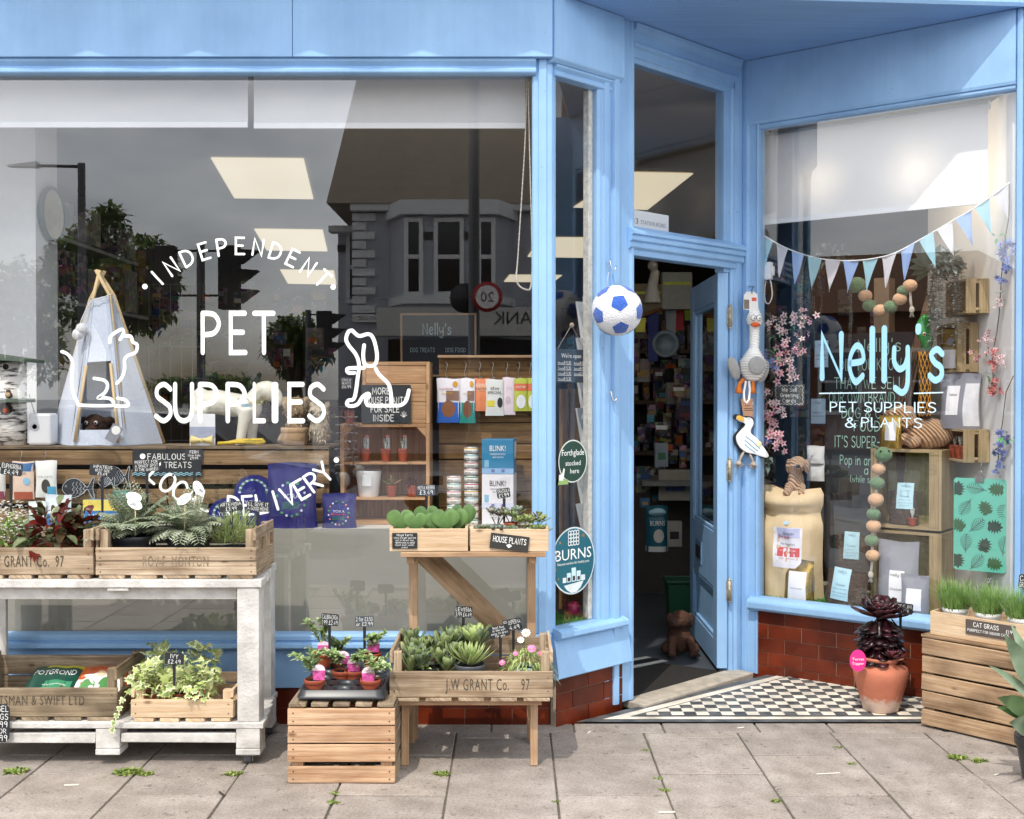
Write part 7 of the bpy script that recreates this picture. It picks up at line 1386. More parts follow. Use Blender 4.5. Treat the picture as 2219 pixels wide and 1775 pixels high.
p=put(1204,1273,757,829,'C',.05);wo=board(p,'dark blue hanging sign reading We\'re open with opening hours',[("We're open",.48,.74,.13,.62,'t')]+[(d,.17+.5*c,.55-.16*r,.06,.2,'t')for c,r,d in((0,0,'Monday'),(0,1,'Tuesday'),(0,2,'Wednesday'),(0,3,'Thursday'),(1,0,'Friday'),(1,1,'Saturday'),(1,2,'Sunday'))]+[(t,.36+.5*c,.55-.16*r,.085,.22)for c,r,t in((0,0,'9-5.30'),(0,1,'9-5.30'),(0,2,'9-5.30'),(0,3,'9-5.30'),(1,0,'9-5.30'),(1,1,'9-5.30'),(1,2,'CLOSED'))],mat('#1f2d38',rough=.5),name='opening_sign',extra=lambda g,w,h:[g.flat(ribbon([(x-.04*1,h*(.53-.16*r)),(x+.045,h*(.53-.16*r))],.0016),lambda a,b:V((a,-.0012,b)))for x,r in((-w*.24,0),(-w*.24,1),(-w*.24,2),(-w*.24,3),(w*.26,0),(w*.26,1),(w*.26,2))])
g=MB();g.tube([(-p['w']*.42,.004,p['h']),(.0,.002,p['h']+.105),(p['w']*.42,.004,p['h'])],.0018,6);g.ball((0,.0,p['h']+.105),.011,12);obj('cord',g,mat('#b9ab97',rough=.8),wo)
TURF=[leafmat('#2f7a35',h2='#4c9a48'),leafmat('#3f8f3d',h2='#6fb05c')]
def turf(name,lb,inside,n,z,h=.03):
 g=MB();g.vprism(inside,z,z+.003)
 bx=[p[0]for p in inside];by=[p[1]for p in inside];E=[(inside[i],inside[(i+1)%len(inside)])for i in range(len(inside))];k=0
 ar=sum(a[0]*b[1]-b[0]*a[1]for a,b in E);E=E if ar>0 else[(b,a)for a,b in E]
 while k<n:
  x,y=R.uniform(min(bx),max(bx)),R.uniform(min(by),max(by))
  if all((b[0]-a[0])*(y-a[1])-(b[1]-a[1])*(x-a[0])>0 for a,b in E):g.leaf((x,y,z+.002),(R.gauss(0,.5),R.gauss(0,.5),1),h*R.uniform(.6,1.1),.003,.3,R.choice((0,1)),n=2,shape=lambda t:1-t*.7);k+=1
 tag(obj(name,g,TURF),lb,'artificial grass',kind='stuff')
turf('artificial_grass','bright green artificial grass in the narrow side window',[tuple(pt(s,o).to_2d())for s,o in((.03,.02),(sF-.03,.02),(sF-.03,.2),(.1,.25))],1500,.405)
p=at(1242,1330,'C',.12);o=thing('treat_ball','pink ball lying on the grass in the narrow side window','ball',(p.x,p.y,.41));g=MB();g.ball((0,0,.033),.033,20);obj('ball',g,mat('#a8285a',rough=.4,var=.2,scale=80),o)
p=put(1369,1449,462,505,'C',.03,z=2.153);g=None;board(dict(loc=p['loc']-DC*.03,rz=p['rz'],w=p['w']+.06,h=.085),'white number plate reading 133 STATION ROAD leaning behind the transom glass',[('133',.22,.26,.3,.2,'t'),('STATION ROAD',.65,.28,.22,.55,'t')],mat('#d9dce0',rough=.5,var=.02),name='number_plate',ink=mat('#5b5f66'))
bin_=thing('green_bin','dark green plastic bin just inside the shop door','bin',ground(1476,1372,.004));g=MB();
def rb_(w,d,z):return[(w*x,d*y,z)for x,y in((-1,-1),(1,-1),(1,1),(-1,1))]
A=[rb_(.07,.07,0),rb_(.09,.09,.3),rb_(.1,.1,.305),rb_(.1,.1,.32),rb_(.088,.088,.32),rb_(.07,.07,.05)];I_=[[g.av(p)for p in a]for a in A]
for i in range(5):
 for k in range(4):q=(k+1)%4;g.face((I_[i][k],I_[i][q],I_[i+1][q],I_[i+1][k]))
g.face(I_[-1]);obj('bin_body',g,mat('#0e4a2a',rough=.45,var=.1),bin_,bevel=.008)
sd_=thing('door_stop_dog','brown corduroy dog door stop sitting on the floor by the open door','door stop',ground(1474,1418,.014));CORD=mat('#543829',rough=1,var=.25,scale=20,bump=1,bscale=30,stretch=(1,1,4));g=MB()
g.ball((0,.02,.10),(.085,.075,.1),18);g.ball((0,-.01,.235),(.07,.07,.062),18);g.ball((-.045,-.06,.225),(.045,.05,.035),14)
for s in(-1,1):g.ball((s*.07,.01,.225),(.022,.035,.055),12);g.tube([(s*.055,-.04,.12),(s*.07,-.1,.05),(s*.07,-.14,.02)],[.03,.026,.024],10);g.ball((s*.09,.0,.04),(.04,.07,.04),12)
sd_.scale=(.8,.8,.8);blob('body',g,CORD,sd_,.007);g=MB();g.ball((-.068,-.102,.235),(.014,.01,.01),10);obj('nose',g,BLACKP,sd_)
p=put(1399,1447,1096,1194,'F',2.2);bag(p,.1,PK('#1d5d6e'),'teal dog food sack with a collie picture seen through the open door','pet food bag',((-.8,.8,.78,.95,PK('#9fc4cf'),'round_print'),(-.4,.6,.2,.5,PK('#d6cfc6'),'round_print'),(-1,1,0,.12,PK('#d9d9d6'))),(('BURNS',0,.58,.1,.7,CHALK),),'sack')
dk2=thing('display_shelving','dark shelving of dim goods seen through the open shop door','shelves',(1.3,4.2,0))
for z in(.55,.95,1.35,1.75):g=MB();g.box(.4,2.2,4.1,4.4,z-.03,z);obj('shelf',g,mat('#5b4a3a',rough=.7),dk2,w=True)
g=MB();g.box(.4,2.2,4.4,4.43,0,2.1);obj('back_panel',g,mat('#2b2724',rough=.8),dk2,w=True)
for z in(.55,.95,1.35,1.75):
 for k in range(18):
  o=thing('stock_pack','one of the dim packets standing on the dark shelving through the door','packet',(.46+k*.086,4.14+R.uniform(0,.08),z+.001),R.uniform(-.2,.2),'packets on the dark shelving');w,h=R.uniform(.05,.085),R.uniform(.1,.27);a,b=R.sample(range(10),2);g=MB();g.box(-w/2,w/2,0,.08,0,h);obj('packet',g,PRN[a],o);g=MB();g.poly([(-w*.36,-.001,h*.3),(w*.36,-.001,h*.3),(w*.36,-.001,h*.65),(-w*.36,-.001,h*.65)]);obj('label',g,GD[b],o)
wsh=thing('side_shelf','low white shelf of goods behind the open door','shelves',(1.3,3.0,0));g=MB();g.box(.85,1.7,2.6,3.2,.80,.83);obj('shelf',g,mat('#6f6f6b',rough=.6),wsh,w=True);g=MB();g.box(.85,1.7,3.17,3.2,0,.8);obj('back_panel',g,mat('#4a453f',rough=.8),wsh,w=True)
for i,(u0,u1,v0,v1,c,lb)in enumerate(((1428,1500,1018,1085,'#8a8577','pale printed pack on the low white shelf'),(1420,1448,960,1012,'#7d878e','tall pale box on the shelf behind the door'),(1445,1478,1130,1185,'#a19d94','white knotted rope pack low behind the door'),(1388,1408,1080,1100,'#3f6a8a','blue pack under the shelf'))):carton(put(u0,u1,v0,v1,'F',2.7),.06,mat(c,rough=.6),lb,'packet',((.2,.8,.3,.6,R.choice(GD)),))
rg=thing('hanging_rail','wooden rail with leads and pennants hanging inside the doorway','rail',(.9,2.4,1.9));a,b=at(1368,692,'F',2.4),at(1520,640,'F',2.9);g=MB();g.tube([a,b],.012,8);obj('rail',g,mat('#6e4426',rough=.6),rg,w=True)
for t,c,ln in((.3,'#1f2a6b',.32),(.55,'#8a8f94',.2),(.66,'#a82a34',.18),(.82,'#8fae2f',.14),(.12,'#c9c44a',.1)):p=a.lerp(b,t);g=MB();g.hexa([p+V((-.03,0,-ln)),p+V((.03,0,-ln)),p+V((.03,.01,-ln)),p+V((-.03,.01,-ln)),p+V((-.035,0,-.01)),p+V((.035,0,-.01)),p+V((.035,.01,-.01)),p+V((-.035,.01,-.01))]);obj('pennant',g,mat(c,rough=.7),rg,w=True)
p=at(1441,746,'F',2.2);o=thing('dog_bowl','grey ring shaped slow feeder bowl hanging inside the doorway','bowl',p);g=MB();g.X=MX.Rotation(pi/2,4,'X');g.lathe([(.05,0),(.075,-.002),(.085,.02),(.08,.035),(.062,.035),(.055,.01),(.001,.008)],n=32);obj('bowl',g,mat('#59666e',rough=.5),o)
for u0,u1,v0,v1,y,c,lb in((1455,1480,590,670,2.6,'#8d9088','white and lime printed box high inside the doorway'),(1392,1415,615,680,2.6,'#6d5f45','tan cardboard box high inside the doorway')):carton(put(u0-20,u1+20,v0,v1,'F',y),.1,mat(c,rough=.6),lb,'box',((.05,.95,.66,.74,mat('#b5bf3a')),))
o=thing('white_dog_model','white long necked dog model standing high inside the doorway','display model',at(1414,640,'F',2.6));g=MB();g.tube([(0,0,-.05),(0,0,.06),(.02,0,.16)],[.06,.035,.03],12);g.ball((.0,-.02,.19),(.035,.06,.035),14);blob('body',g,mat('#cfcac0',rough=.6),o,.008)
DRn=V((-DR.y,DR.x,0));ZR=.374
def R_(u,v,off):return at(u,v,'R',off)
blR2=blind(R_(1640,460,.13).to_2d().to_3d(),R_(2140,440,.13).to_2d().to_3d(),at(1900,464,'R',.13).z,2.705,'white roller blind half drawn in the right window')
for u,v in((1780,396),(1984,372)):
 p=at(u,v,'R',.22);o=thing('spot_lamp','warm spot lamp glowing behind the right blind, '+('nearer the door' if u<1800 else 'nearer the end wall'),'lamp',p);g=MB();g.ball((0,0,0),.022,14);obj('bulb',g,mat('#ffd9a8',rough=.5,var=.01,emit=14),o);g=MB();g.lathe([(.02,.02),(.03,.03),(.03,.08),(.02,.09)],n=16);obj('fitting',g,mat('#d9d9d6',rough=.4),o)
 ld=bpy.data.lights.new('spot_lamp_light','POINT');ld.energy=3;ld.color=(1,.82,.6);ld.shadow_soft_size=.025;lo=bpy.data.objects.new('spot_lamp_light',ld);S.collection.objects.link(lo);lo.parent=o;lo.location=(0,-.035,-.01)
bu=thing('bunting','string of pale blue, aqua and white bunting across the right window','bunting',R_(1900,560,.05));pts=[R_(u,v,.05)for u,v in((1648,506),(1700,536),(1760,557),(1810,564),(1850,565),(1895,560),(1940,548),(2000,516),(2060,481),(2110,452),(2150,424),(2188,396))];P3=[V(x)for x in crom3([tuple(p)for p in pts],5)]
g=MB();g.tube(P3,.0035,6);obj('tape',g,mat('#eef0f0',rough=.8),bu,w=True)
FLG=[mat('#a6d8e6',rough=.8,trans=.2,var=.03),mat('#e3e3ea',rough=.8,trans=.2,var=.03),mat('#9dbdf0',rough=.8,trans=.2,var=.03)]
ln=[0]
for a,b in zip(P3[:-1],P3[1:]):ln.append(ln[-1]+(b-a).length)
def along(s):
 for i in range(len(ln)-1):
  if ln[i+1]>=s:return P3[i].lerp(P3[i+1],(s-ln[i])/(ln[i+1]-ln[i]))
 return P3[-1]
nf=14;st_=ln[-1]/nf
for i in range(nf):
 a,b=along(st_*i+.008),along(st_*(i+1)-.010);d=(b-a);pr=V((0,0,-1));n=d.cross(pr).normalized();tip=(a+b)/2+(pr*.86-d.normalized()*(-.25 if i>8 else .1)).normalized()*.155;g=MB()
 def fl(s,t):q=a.lerp(b,s);return q.lerp(tip,t)+n*(.006*math.sin(3*s+4*t+i))
 g.grid(fl,4,6);obj('pennant',g,FLG[i%3],bu,w=True)
o=thing('charger_box','small white electrical box with a cord loop at the left of the right window','electrical box',R_(1661,606,.05),math.atan2(DR.y,DR.x));g=MB();g.box(-.028,.022,0,.03,0,.088);g.box(.0225,.034,.004,.026,.02,.068);obj('case',g,mat('#eceef0',rough=.35,var=.02),o,bevel=.004)
g=MB();g.tube([V(x)for x in crom3([(-.01,.015,0),(-.018,.015,-.06),(-.012,.015,-.11),(.008,.015,-.118),(.024,.015,-.08),(.018,.015,-.02),(.012,.015,0)])],.0032,6);obj('cord',g,mat('#e2e4e4',rough=.5),o)
BLS=[mat('#f0dcdc',rough=.7,trans=.2,var=.12,scale=30),mat('#e7b7bd',rough=.7,trans=.2,var=.15,scale=30),mat('#7f9fdc',rough=.7,trans=.2,var=.15),leafmat('#4f9a5f',h2='#86c48a'),mat('#6a4f3a',rough=.9),mat('#a83f55',rough=.7),leafmat('#7d938c',h2='#aab9b2'),mat('#d98a86',rough=.7,trans=.2)]
def garland(name,lb,path,blooms,grp=None,cat='artificial flowers'):
 o=thing(name,lb,cat,path[0],0,grp);I=V(path[0]);g=MB();g.tube([p-I for p in path],.0022,5,4);obj('stem',g,BLS,o);g=MB()
 for p,r,m,k in blooms:
  p=p-I
  for i in range(k*2):
   c=p+rv(r*.62);d=(V((-.5,-.8,.1))+rv(.5)).normalized()
   if m==3 or m==6:g.leaf(c,rv(1)+V((0,-.3,.1)),r*1.1,r*.6,.3,m,n=3)
   else:flower(g,c,d,r*.75,m,5,5)
   if i%3==0 and m!=3:g.leaf(c,rv(1)+V((0,-.3,.1)),r*.8,r*.4,.3,R.choice((3,6)),n=3)
 obj('blossom',g,BLS,o);return o
P_=lambda off,*uv:[R_(u,v,off)for u,v in uv]
B_=lambda off,L_:[(R_(u,v,off),r,m,k)for u,v,r,m,k in L_]
garland('blossom_garland','pink and white blossom branch arching at the upper left of the right window',P_(.1,(1652,668),(1672,690),(1700,690),(1724,690),(1755,692)),B_(.09,[(1692,690,.03,0,2),(1722,688,.034,0,3),(1741,685,.03,0,2),(1756,692,.024,1,2),(1664,712,.026,0,3),(1706,702,.03,3,2),(1720,710,.02,3,2),(1678,722,.026,3,2)]),'blossom at the left of the right window')
garland('blossom_garland','middle cluster of pink blossom and blue flowers beside the duck toy',P_(.1,(1655,690),(1675,730),(1700,760),(1715,800),(1700,825)),B_(.09,[(1700,730,.03,0,3),(1732,728,.028,0,2),(1728,752,.028,1,3),(1692,762,.032,1,3),(1707,773,.028,0,3),(1700,800,.034,1,4),(1720,812,.032,0,4),(1668,757,.034,3,3),(1655,772,.03,2,6),(1668,790,.03,2,6),(1656,800,.03,3,3)]),'blossom at the left of the right window')
garland('blossom_garland','lower cluster of pink blossom and green leaves beside the seagull toy',P_(.1,(1650,830),(1662,870),(1668,910),(1672,960),(1655,1000)),B_(.09,[(1662,850,.03,0,3),(1670,876,.028,0,3),(1692,893,.026,0,3),(1665,895,.034,1,4),(1672,912,.03,1,3),(1655,928,.034,3,4),(1680,944,.034,1,5),(1684,960,.028,1,3),(1658,960,.03,2,5),(1655,990,.036,6,6),(1660,1010,.03,6,5)]),'blossom at the left of the right window')
WP_=lambda*uv:[at(u,v,'W',-.02)for u,v in uv]
WB_=lambda L_:[(at(u,v,'W',-.03),r,m,k)for u,v,r,m,k in L_]
garland('flower_garland','upper blue flower spray hanging on the white end wall',WP_((2188,400),(2186,470),(2178,520),(2170,600),(2165,680)),WB_([(2183,530,.024,2,6),(2180,555,.024,2,7),(2178,580,.02,2,6),(2170,610,.02,2,4),(2168,635,.018,6,4),(2165,655,.018,0,3),(2160,515,.022,3,3)]),'flower sprays on the white end wall')
garland('flower_garland','middle pink flower spray hanging on the white end wall',WP_((2165,680),(2160,720),(2150,770),(2152,820),(2150,850)),WB_([(2140,728,.02,0,4),(2132,738,.018,1,3),(2122,775,.02,1,4),(2150,760,.02,0,4),(2155,770,.02,7,4),(2152,792,.02,7,5),(2166,776,.02,0,4),(2145,812,.02,3,3),(2155,835,.022,7,6),(2155,850,.018,7,4),(2170,790,.016,0,3)]),'flower sprays on the white end wall')
garland('flower_garland','lower blue flower spray hanging beside the teal board clip',WP_((2196,815),(2180,850),(2172,920),(2165,960),(2162,1020)),WB_([(2170,940,.022,2,5),(2180,950,.026,3,4),(2172,965,.022,2,6),(2160,985,.02,2,5),(2166,1005,.018,2,5),(2162,1022,.016,2,3)]),'flower sprays on the white end wall')
wo2=board(put(1678,1743,833,879,'R',.14),'small chalk sign reading We Sell Greeting Cards with a wavy border',[('We Sell',.5,.66,.17,.5),('Greeting',.5,.4,.17,.6),('Cards',.5,.15,.17,.45)],mat('#4b4a44',rough=.8),wd=.12,extra=lambda g,w,h:[g.flat(ribbon(crom([(x+(.003 if(i%2)else-.003)*(1-dx),z+(.003 if i%2 else-.003)*dx)for i,(x,z)in enumerate(L)]),.0016),lambda a,b:V((a,-.0012-.0001*dx,b)))for dx,L in((1,[(-w*.45+w*.9*i/14,h*.93)for i in range(15)]),(1,[(-w*.45+w*.9*i/14,h*.07)for i in range(15)]),(0,[(-w*.45,h*(.07+.86*i/8))for i in range(9)]),(0,[(w*.45,h*(.07+.86*i/8))for i in range(9)]))])
TEAL=mat('#a9d6c8',rough=.9,var=.15,scale=60)
p=put(1786,1978,722,1240,'R',.5);H=p['h'];zf=lambda v:(1240-v)/518
board(p,'tall chalkboard headed Nelly\'s about own brand dog and cat food in the right window',[(t,x,zf(v),h/518,w_)for t,x,v,h,w_ in(("Nelly's",.62,762,26,.48),('DID YOU KNOW',.52,802,24,.7),('THAT WE SELL',.5,842,24,.78),('OUR OWN BRAND OF',.5,872,22,.9),('DOG & CAT',.5,906,22,.6),('FOOD?',.52,934,22,.36),("IT'S SUPER-FRESH",.52,970,24,.8),('Pop in and ask for',.55,1008,20,.74),('a sample',.66,1028,18,.4),('(while stocks last)',.58,1046,14,.56))],mat('#252b31',rough=.75,var=.15),ink=TEAL,wd=.09)
FG,FT_=mat('#6a8c68',rough=1,var=.2,scale=60,bump=.6,bscale=150,sheen=.4),mat('#ddb28e',rough=1,var=.1,scale=60,bump=.6,bscale=150,sheen=.4);ROPE=mat('#e4dccd',rough=1,var=.2,scale=120,bump=.8)
def ballchain(lb,L_,off,tail,head=None):
 o=thing('ball_chain_toy',lb,'dog toy',R_(L_[0][0],L_[0][1],off));s=(o.location.y+4.75)/2450;I=o.location;P=[R_(u,v,off)-I for u,v,r,m in L_]
 g=MB();T=[R_(u,v,off)-I for u,v in tail];g.tube(P+T,.007,8);g.ball(T[-1],(.014,.014,.02),10);[g.tube([T[-1],T[-1]+V((R.uniform(-.012,.012),R.uniform(-.01,.01),-.035))],.002,4)for k in range(12)];obj('rope',g,ROPE,o)
 for c,(u,v,r,m)in zip(P,L_):g=MB();g.ball(c,(r*s,r*s,r*s*.88),20,fn=lambda d:1+.03*NZ.noise(d*4));obj('felt_ball',g,(FG,FT_)[m],o)
 if head:
  for k in(-1,1):g=MB();g.ball(P[0]+V((k*9*s-.004,-.8*L_[0][2]*s,8*s)),.0055,8);obj('eye',g,BLACKP,o)
  g=MB();g.tube([P[0]+V((-12*s,0,14*s)),P[0]+V((-28*s,-.01,22*s))],[.008,.004],8);obj('ear',g,FG,o)
 return o
ballchain('long chain toy of green and tan felt balls hanging beside the shelf crates',[(1914,985,19,0),(1904,1016,15,1),(1901,1047,16,0),(1898,1083,17,1),(1893,1114,15,0),(1893,1140,16,1),(1889,1171,15,0),(1891,1204,15,1)],.1,((1889,1228),(1887,1246)),True)
ballchain('draped chain toy of green and tan felt balls under the bunting',[(1856,618,20,0),(1875,641,15,1),(1884,662,15,0),(1907,673,15,1),(1930,665,15,0),(1950,648,15,1),(1957,630,13,0),(1972,619,15,1)],.3,((1973,650),(1976,672)))
cr_=thing('crocodile_toy','glossy green crocodile head toy in an orange net hanging right of the chalkboard','dog toy',R_(2004,800,.3));s=(cr_.location.y+4.75)/2450;GC=mat('#2f8f45',rough=.25,var=.15,coat=.3)
g=MB();g.tube([R_(u,v,.3)-cr_.location for u,v in((2008,684),(2000,700),(2003,725),(2010,740),(2006,758))],[.018,.03,.034,.03,.024],14);obj('head',g,GC,cr_)
g=MB();g.tube([R_(u,v,.3)-cr_.location for u,v in((2006,750),(2004,775),(2003,850),(2008,905))],[.022,.028,.028,.018],12);obj('body',g,mat('#4d4030',rough=.8,var=.3),cr_)
g=MB();g.ball(R_(2003,724,.262)-cr_.location,.009,10);e=obj('eye',g,mat('#e8dcc0',rough=.3),cr_);g=MB();g.ball(R_(2003,724,.254)-cr_.location,.005,8);obj('pupil',g,BLACKP,e)
g=MB()
for k in range(9):
 for q in(1,-1):g.tube([R_(2004+13*math.sin(2*pi*(k/9+q*t*.6)),762+t*140,.3-.04*math.cos(2*pi*(k/9+q*t*.6)))-cr_.location for t in[j/10 for j in range(11)]],.0022,4)
obj('net',g,mat('#dd9a35',rough=.7),cr_)
def cordmat(c,sc):
 m=mat(c,rough=1,var=.08,scale=30,sheen=.3);nt=m.node_tree;N=nt.nodes;L=nt.links;b=N['Principled BSDF'];t=N.new('ShaderNodeTexCoord');wv=N.new('ShaderNodeTexWave');wv.inputs['Scale'].default_value=sc;wv.inputs['Distortion'].default_value=1.2;wv.bands_direction='DIAGONAL';L.new(t.outputs['Object'],wv.inputs[0])
 src=b.inputs['Base Color'].links[0].from_socket;x=N.new('ShaderNodeMix');x.data_type='RGBA';x.blend_type='MULTIPLY';x.inputs[0].default_value=1;r=N.new('ShaderNodeValToRGB');r.color_ramp.elements[0].color=(.45,.38,.33,1);r.color_ramp.elements[1].position=.45;L.new(wv.outputs[0],r.inputs[0]);L.new(src,x.inputs[6]);L.new(r.outputs[0],x.inputs[7]);L.new(x.outputs[2],b.inputs['Base Color'])
 bp=N.new('ShaderNodeBump');bp.inputs['Strength'].default_value=.8;bp.inputs['Distance'].default_value=.01;L.new(wv.outputs[0],bp.inputs['Height']);L.new(bp.outputs[0],b.inputs['Normal']);return m
CORD2=cordmat('#d2ab86',26)
tr_=math.atan2(DR.y,DR.x)
p0=R_(1724,1072,.2);o=thing('corduroy_dog','tan corduroy dog toy sitting on top of the paper sack','soft toy',p0,tr_+.3);g=MB()
g.ball((0,.02,.065),(.042,.05,.07),18);g.ball((.01,-.01,.155),(.045,.05,.042),18);g.ball((.018,-.05,.145),(.026,.032,.022),14)
for s2 in(-1,1):g.ball((.01+s2*.046,.0,.145),(.014,.026,.038),12);g.tube([(s2*.03,-.01,.05),(s2*.036,-.05,.015),(s2*.038,-.085,.012)],[.022,.019,.018],10)
blob('body',g,CORD2,o,.006);g=MB();g.ball((.02,-.083,.15),(.011,.009,.009),10);obj('nose',g,BLACKP,o)
p0=R_(1985,972,.3);p0.z=at(1985,972,'R',.24).z;o=thing('corduroy_dog','larger tan corduroy dog toy lying on top of the shelf crates','soft toy',p0,tr_);g=MB()
g.ball((.05,.03,.07),(.12,.06,.075),18);g.ball((-.07,.0,.165),(.055,.05,.045),18);g.ball((-.115,-.02,.16),(.04,.03,.025),14);g.tube([(-.03,.0,.1),(-.06,.0,.16)],.05,12);g.ball((-.03,.0,.16),(.026,.05,.045),12)
for y in(-.03,.05):g.tube([(-.03,y,.05),(-.1,y-.02,.022),(-.125,y-.02,.02)],[.03,.024,.022],10)
g.ball((.0,-.05,.03),(.04,.03,.03),12);blob('body',g,CORD2,o,.007);g=MB();g.ball((-.155,-.022,.165),(.01,.011,.009),10);obj('nose',g,BLACKP,o)
SG=wood('#c9b58f','#b09a72','#86765a',stain=.3);OLIVE=mat('#8d8a44',rough=.8,var=.12,scale=30,h2='#a09c58')
pz=None
for v0,v1,zb,lb in((1152,1322,ZR+.001,'lower olive lined shelf crate on the grass of the right window'),(974,1150,None,'upper olive lined shelf crate stacked in the right window')):
 p=put(1886,2040,v0,v1,'R',.2);h=at(1963,v0,'R',.2).z;zb=zb or zprev;o,q=frame_box(1886,2040,v0,v1,.2,.22,lb,zb=zb,m=SG,k='R',name='shelf_crate',t=.014,backm=OLIVE);q['h']=h-zb
 zprev=zb+p['h']+.001;w_=q['w'];hh=p['h']
 g=MB();g.box(w_/2-.058,w_/2-.0145,.0,.012,.0145,hh-.0145);obj('corner_post',g,SG,o,bevel=.001);g=MB();g.box(-w_/2+.0145,-w_/2+.03,.0,.012,.0145,hh-.0145);obj('corner_post',g,SG,o,bevel=.001)
 g=MB()
 for i in range(9):
  x,z=R.uniform(-w_*.3,w_*.25),R.uniform(.06,hh*.8)
  for k in range(5):a=k*1.256;g.flat(ribbon([(x,z),(x+.016*math.cos(a),z+.016*math.sin(a))],.0016),lambda A,B:V((A,.2068-.0001*k,B)))
 obj('flower_print',g,mat('#c6c48c',rough=.8),o)
KIB=mat('#3f2c20',rough=.8,var=.5,scale=70,bump=1,bscale=90,h2='#5c4330');FILM=alphamat('#aab2b8',.07,.12);SKY_=mat('#b9e0ee',rough=.45,var=.03)
def clearbag(p,d,lb,fill,lab,tilt=0,words=("Nelly's",'Chicken')):
 w,h=p['w'],p['h'];o=thing('kibble_bag',lb,'pet food bag',p['loc'],p['rz'],'clear bags of kibble in the right window');f=bagsurf(w,h,d);X=MX.Rotation(tilt,4,'Y')
 g=MB();g.X=X;g.grid(lambda s,t:f(s*2-1,t),14,18);g.grid(lambda s,t:f(1-s*2,t,True),10,10);obj('bag_film',g,FILM,o)
 g=MB();g.X=X;bump=lambda s,t:.94+.05*NZ.noise(V((s*14,t*16,3)))
 g.grid(lambda s,t:V((f(s*2-1,t*fill).x*.97,f(s*2-1,t*fill).y*bump(s,t),f(s*2-1,t*fill).z+.004)),26,22);g.grid(lambda s,t:V((f(1-s*2,t*fill,True).x*.97,f(1-s*2,t*fill,True).y*.9,f(1-s*2,t*fill,True).z+.004)),10,8);obj('kibble',g,KIB,o)
 S_=on_surf(f,w,h);s0,s1,t0,t1=lab;g=MB();g.X=X;g.grid(lambda s,t:S_((s0+(s1-s0)*s)*w/2,(t0+(t1-t0)*t)*h,.0015),8,8);lo=obj('label',g,SKY_,o)
 g=MB();g.X=X;lw=(s1-s0)*w/2;cx=(s0+s1)*w/4
 for s,tt_,kh,kw,kd in((words[0],.84,.09,.5,'h'),(words[1],.45,.07,.55,'h'),('complete pet food',.34,.035,.8,'t'),('ingredients and feeding guide',.22,.03,.85,'t'),('made for your pet',.12,.03,.85,'t')):
  hh=kh*(t1-t0)*h;vf=hand(s,hh,.1)if kd=='h' else typ(s,hh);k=min(1.3,kw*lw/width(vf));letter(g,vf,lambda a,b,e:S_(cx+a*k,(t0+(t1-t0)*tt_)*h+b,.0024+e))
 obj('lettering',g,mat('#4f6b86',rough=.8),lo);return o
SACK=mat('#dcc49c',rough=.75,var=.08,scale=6,bump=.4,bscale=13)
sp_=put(1640,1786,1052,1302,'R',.19,z=ZR+.001);bag(sp_,.24,SACK,'tall brown paper sack with a Grain Free label in the right window','pet food sack',((-.22,.62,.28,.64,mat('#eceaf2',rough=.5,var=.05)),(-.1,.56,.38,.46,mat('#d95b5b',rough=.5)),(-.1,.56,.55,.635,mat('#c3c6e6',rough=.5)),(.1,.26,.665,.70,mat('#b5d3ea',rough=.5),'round_print')),(('Grain',.24,.575,.028,.16,mat('#4a4f6b')),('Free',.12,.54,.034,.18,mat('#cc3440')),('Pet Supplies',.22,.485,.018,.22,mat('#5b5f66')),('complete food',.22,.43,.012,.24,CHALK),('25% chicken',.22,.36,.012,.24,mat('#cc5c5c'))),'sack',name='paper_sack')
GOLD=mat('#b99a4e',rough=.25,metal=.8,var=.2,scale=9,bump=.25,bscale=14);WLAB=mat('#efeef2',rough=.5,var=.02);GREYB=mat('#8d8f99',rough=.32,var=.08,scale=6,bump=.2,bscale=12)
bag(put(1699,1764,1213,1308,'R',.08,z=ZR+.001),.07,GOLD,'gold pouch with blank white label in front of the paper sack','pet food bag',((-.6,.62,.02,.72,WLAB),),(('Chicken',0,.3,.03,.4,INK),),name='food_pouch')
clearbag(put(1806,1886,1100,1260,'R',.3),.09,'clear bag of dark kibble with pale blue label, behind and higher than the others',.62,(-.3,.55,.32,.68),0,("Nelly's",'Turkey'))
clearbag(put(1786,1878,1192,1322,'R',.1,z=ZR+.001),.1,'clear bag of dark kibble with pale blue Chicken label leaning at the front',.62,(-.6,.25,.1,.68),.1)
zu=[o for o in S.collection.objects if o.name.startswith('shelf_crate')];zc=max(o.location.z for o in zu)+.0155
clearbag(put(1925,1992,1020,1146,'R',.26,z=zc),.08,'clear bag of dark kibble inside the upper shelf crate',.6,(-.35,.75,.3,.78))
mini(1977,1122,1150,.215,'tiny terracotta pot in the upper shelf crate',cactus,CACT,zc,None,False,'R',22)
bag(put(1902,1992,1172,1322,'R',.12,z=ZR+.001),.08,GREYB,'large grey pouch with Chicken label in front of the lower shelf crate','pet food bag',((-.35,.4,.14,.58,WLAB),),(("Nelly's",0,.5,.035,.3,INK,'h'),('Chicken',0,.3,.035,.3,INK,'h')),group='grey pouches of pet food',name='food_pouch')
bag(put(1952,2014,1246,1334,'R',.06,z=ZR+.001),.06,GREYB,'small grey pouch with blank white label at the front','pet food bag',((-.55,.55,.12,.66,WLAB),),(),group='grey pouches of pet food',name='food_pouch')
o=bag(put(1906,1954,900,972,'R',.23),.05,GOLD,'gold pouch on top of the shelf crates behind the toy dog','pet food bag',((-.4,.6,.25,.8,WLAB),),(),name='food_pouch')
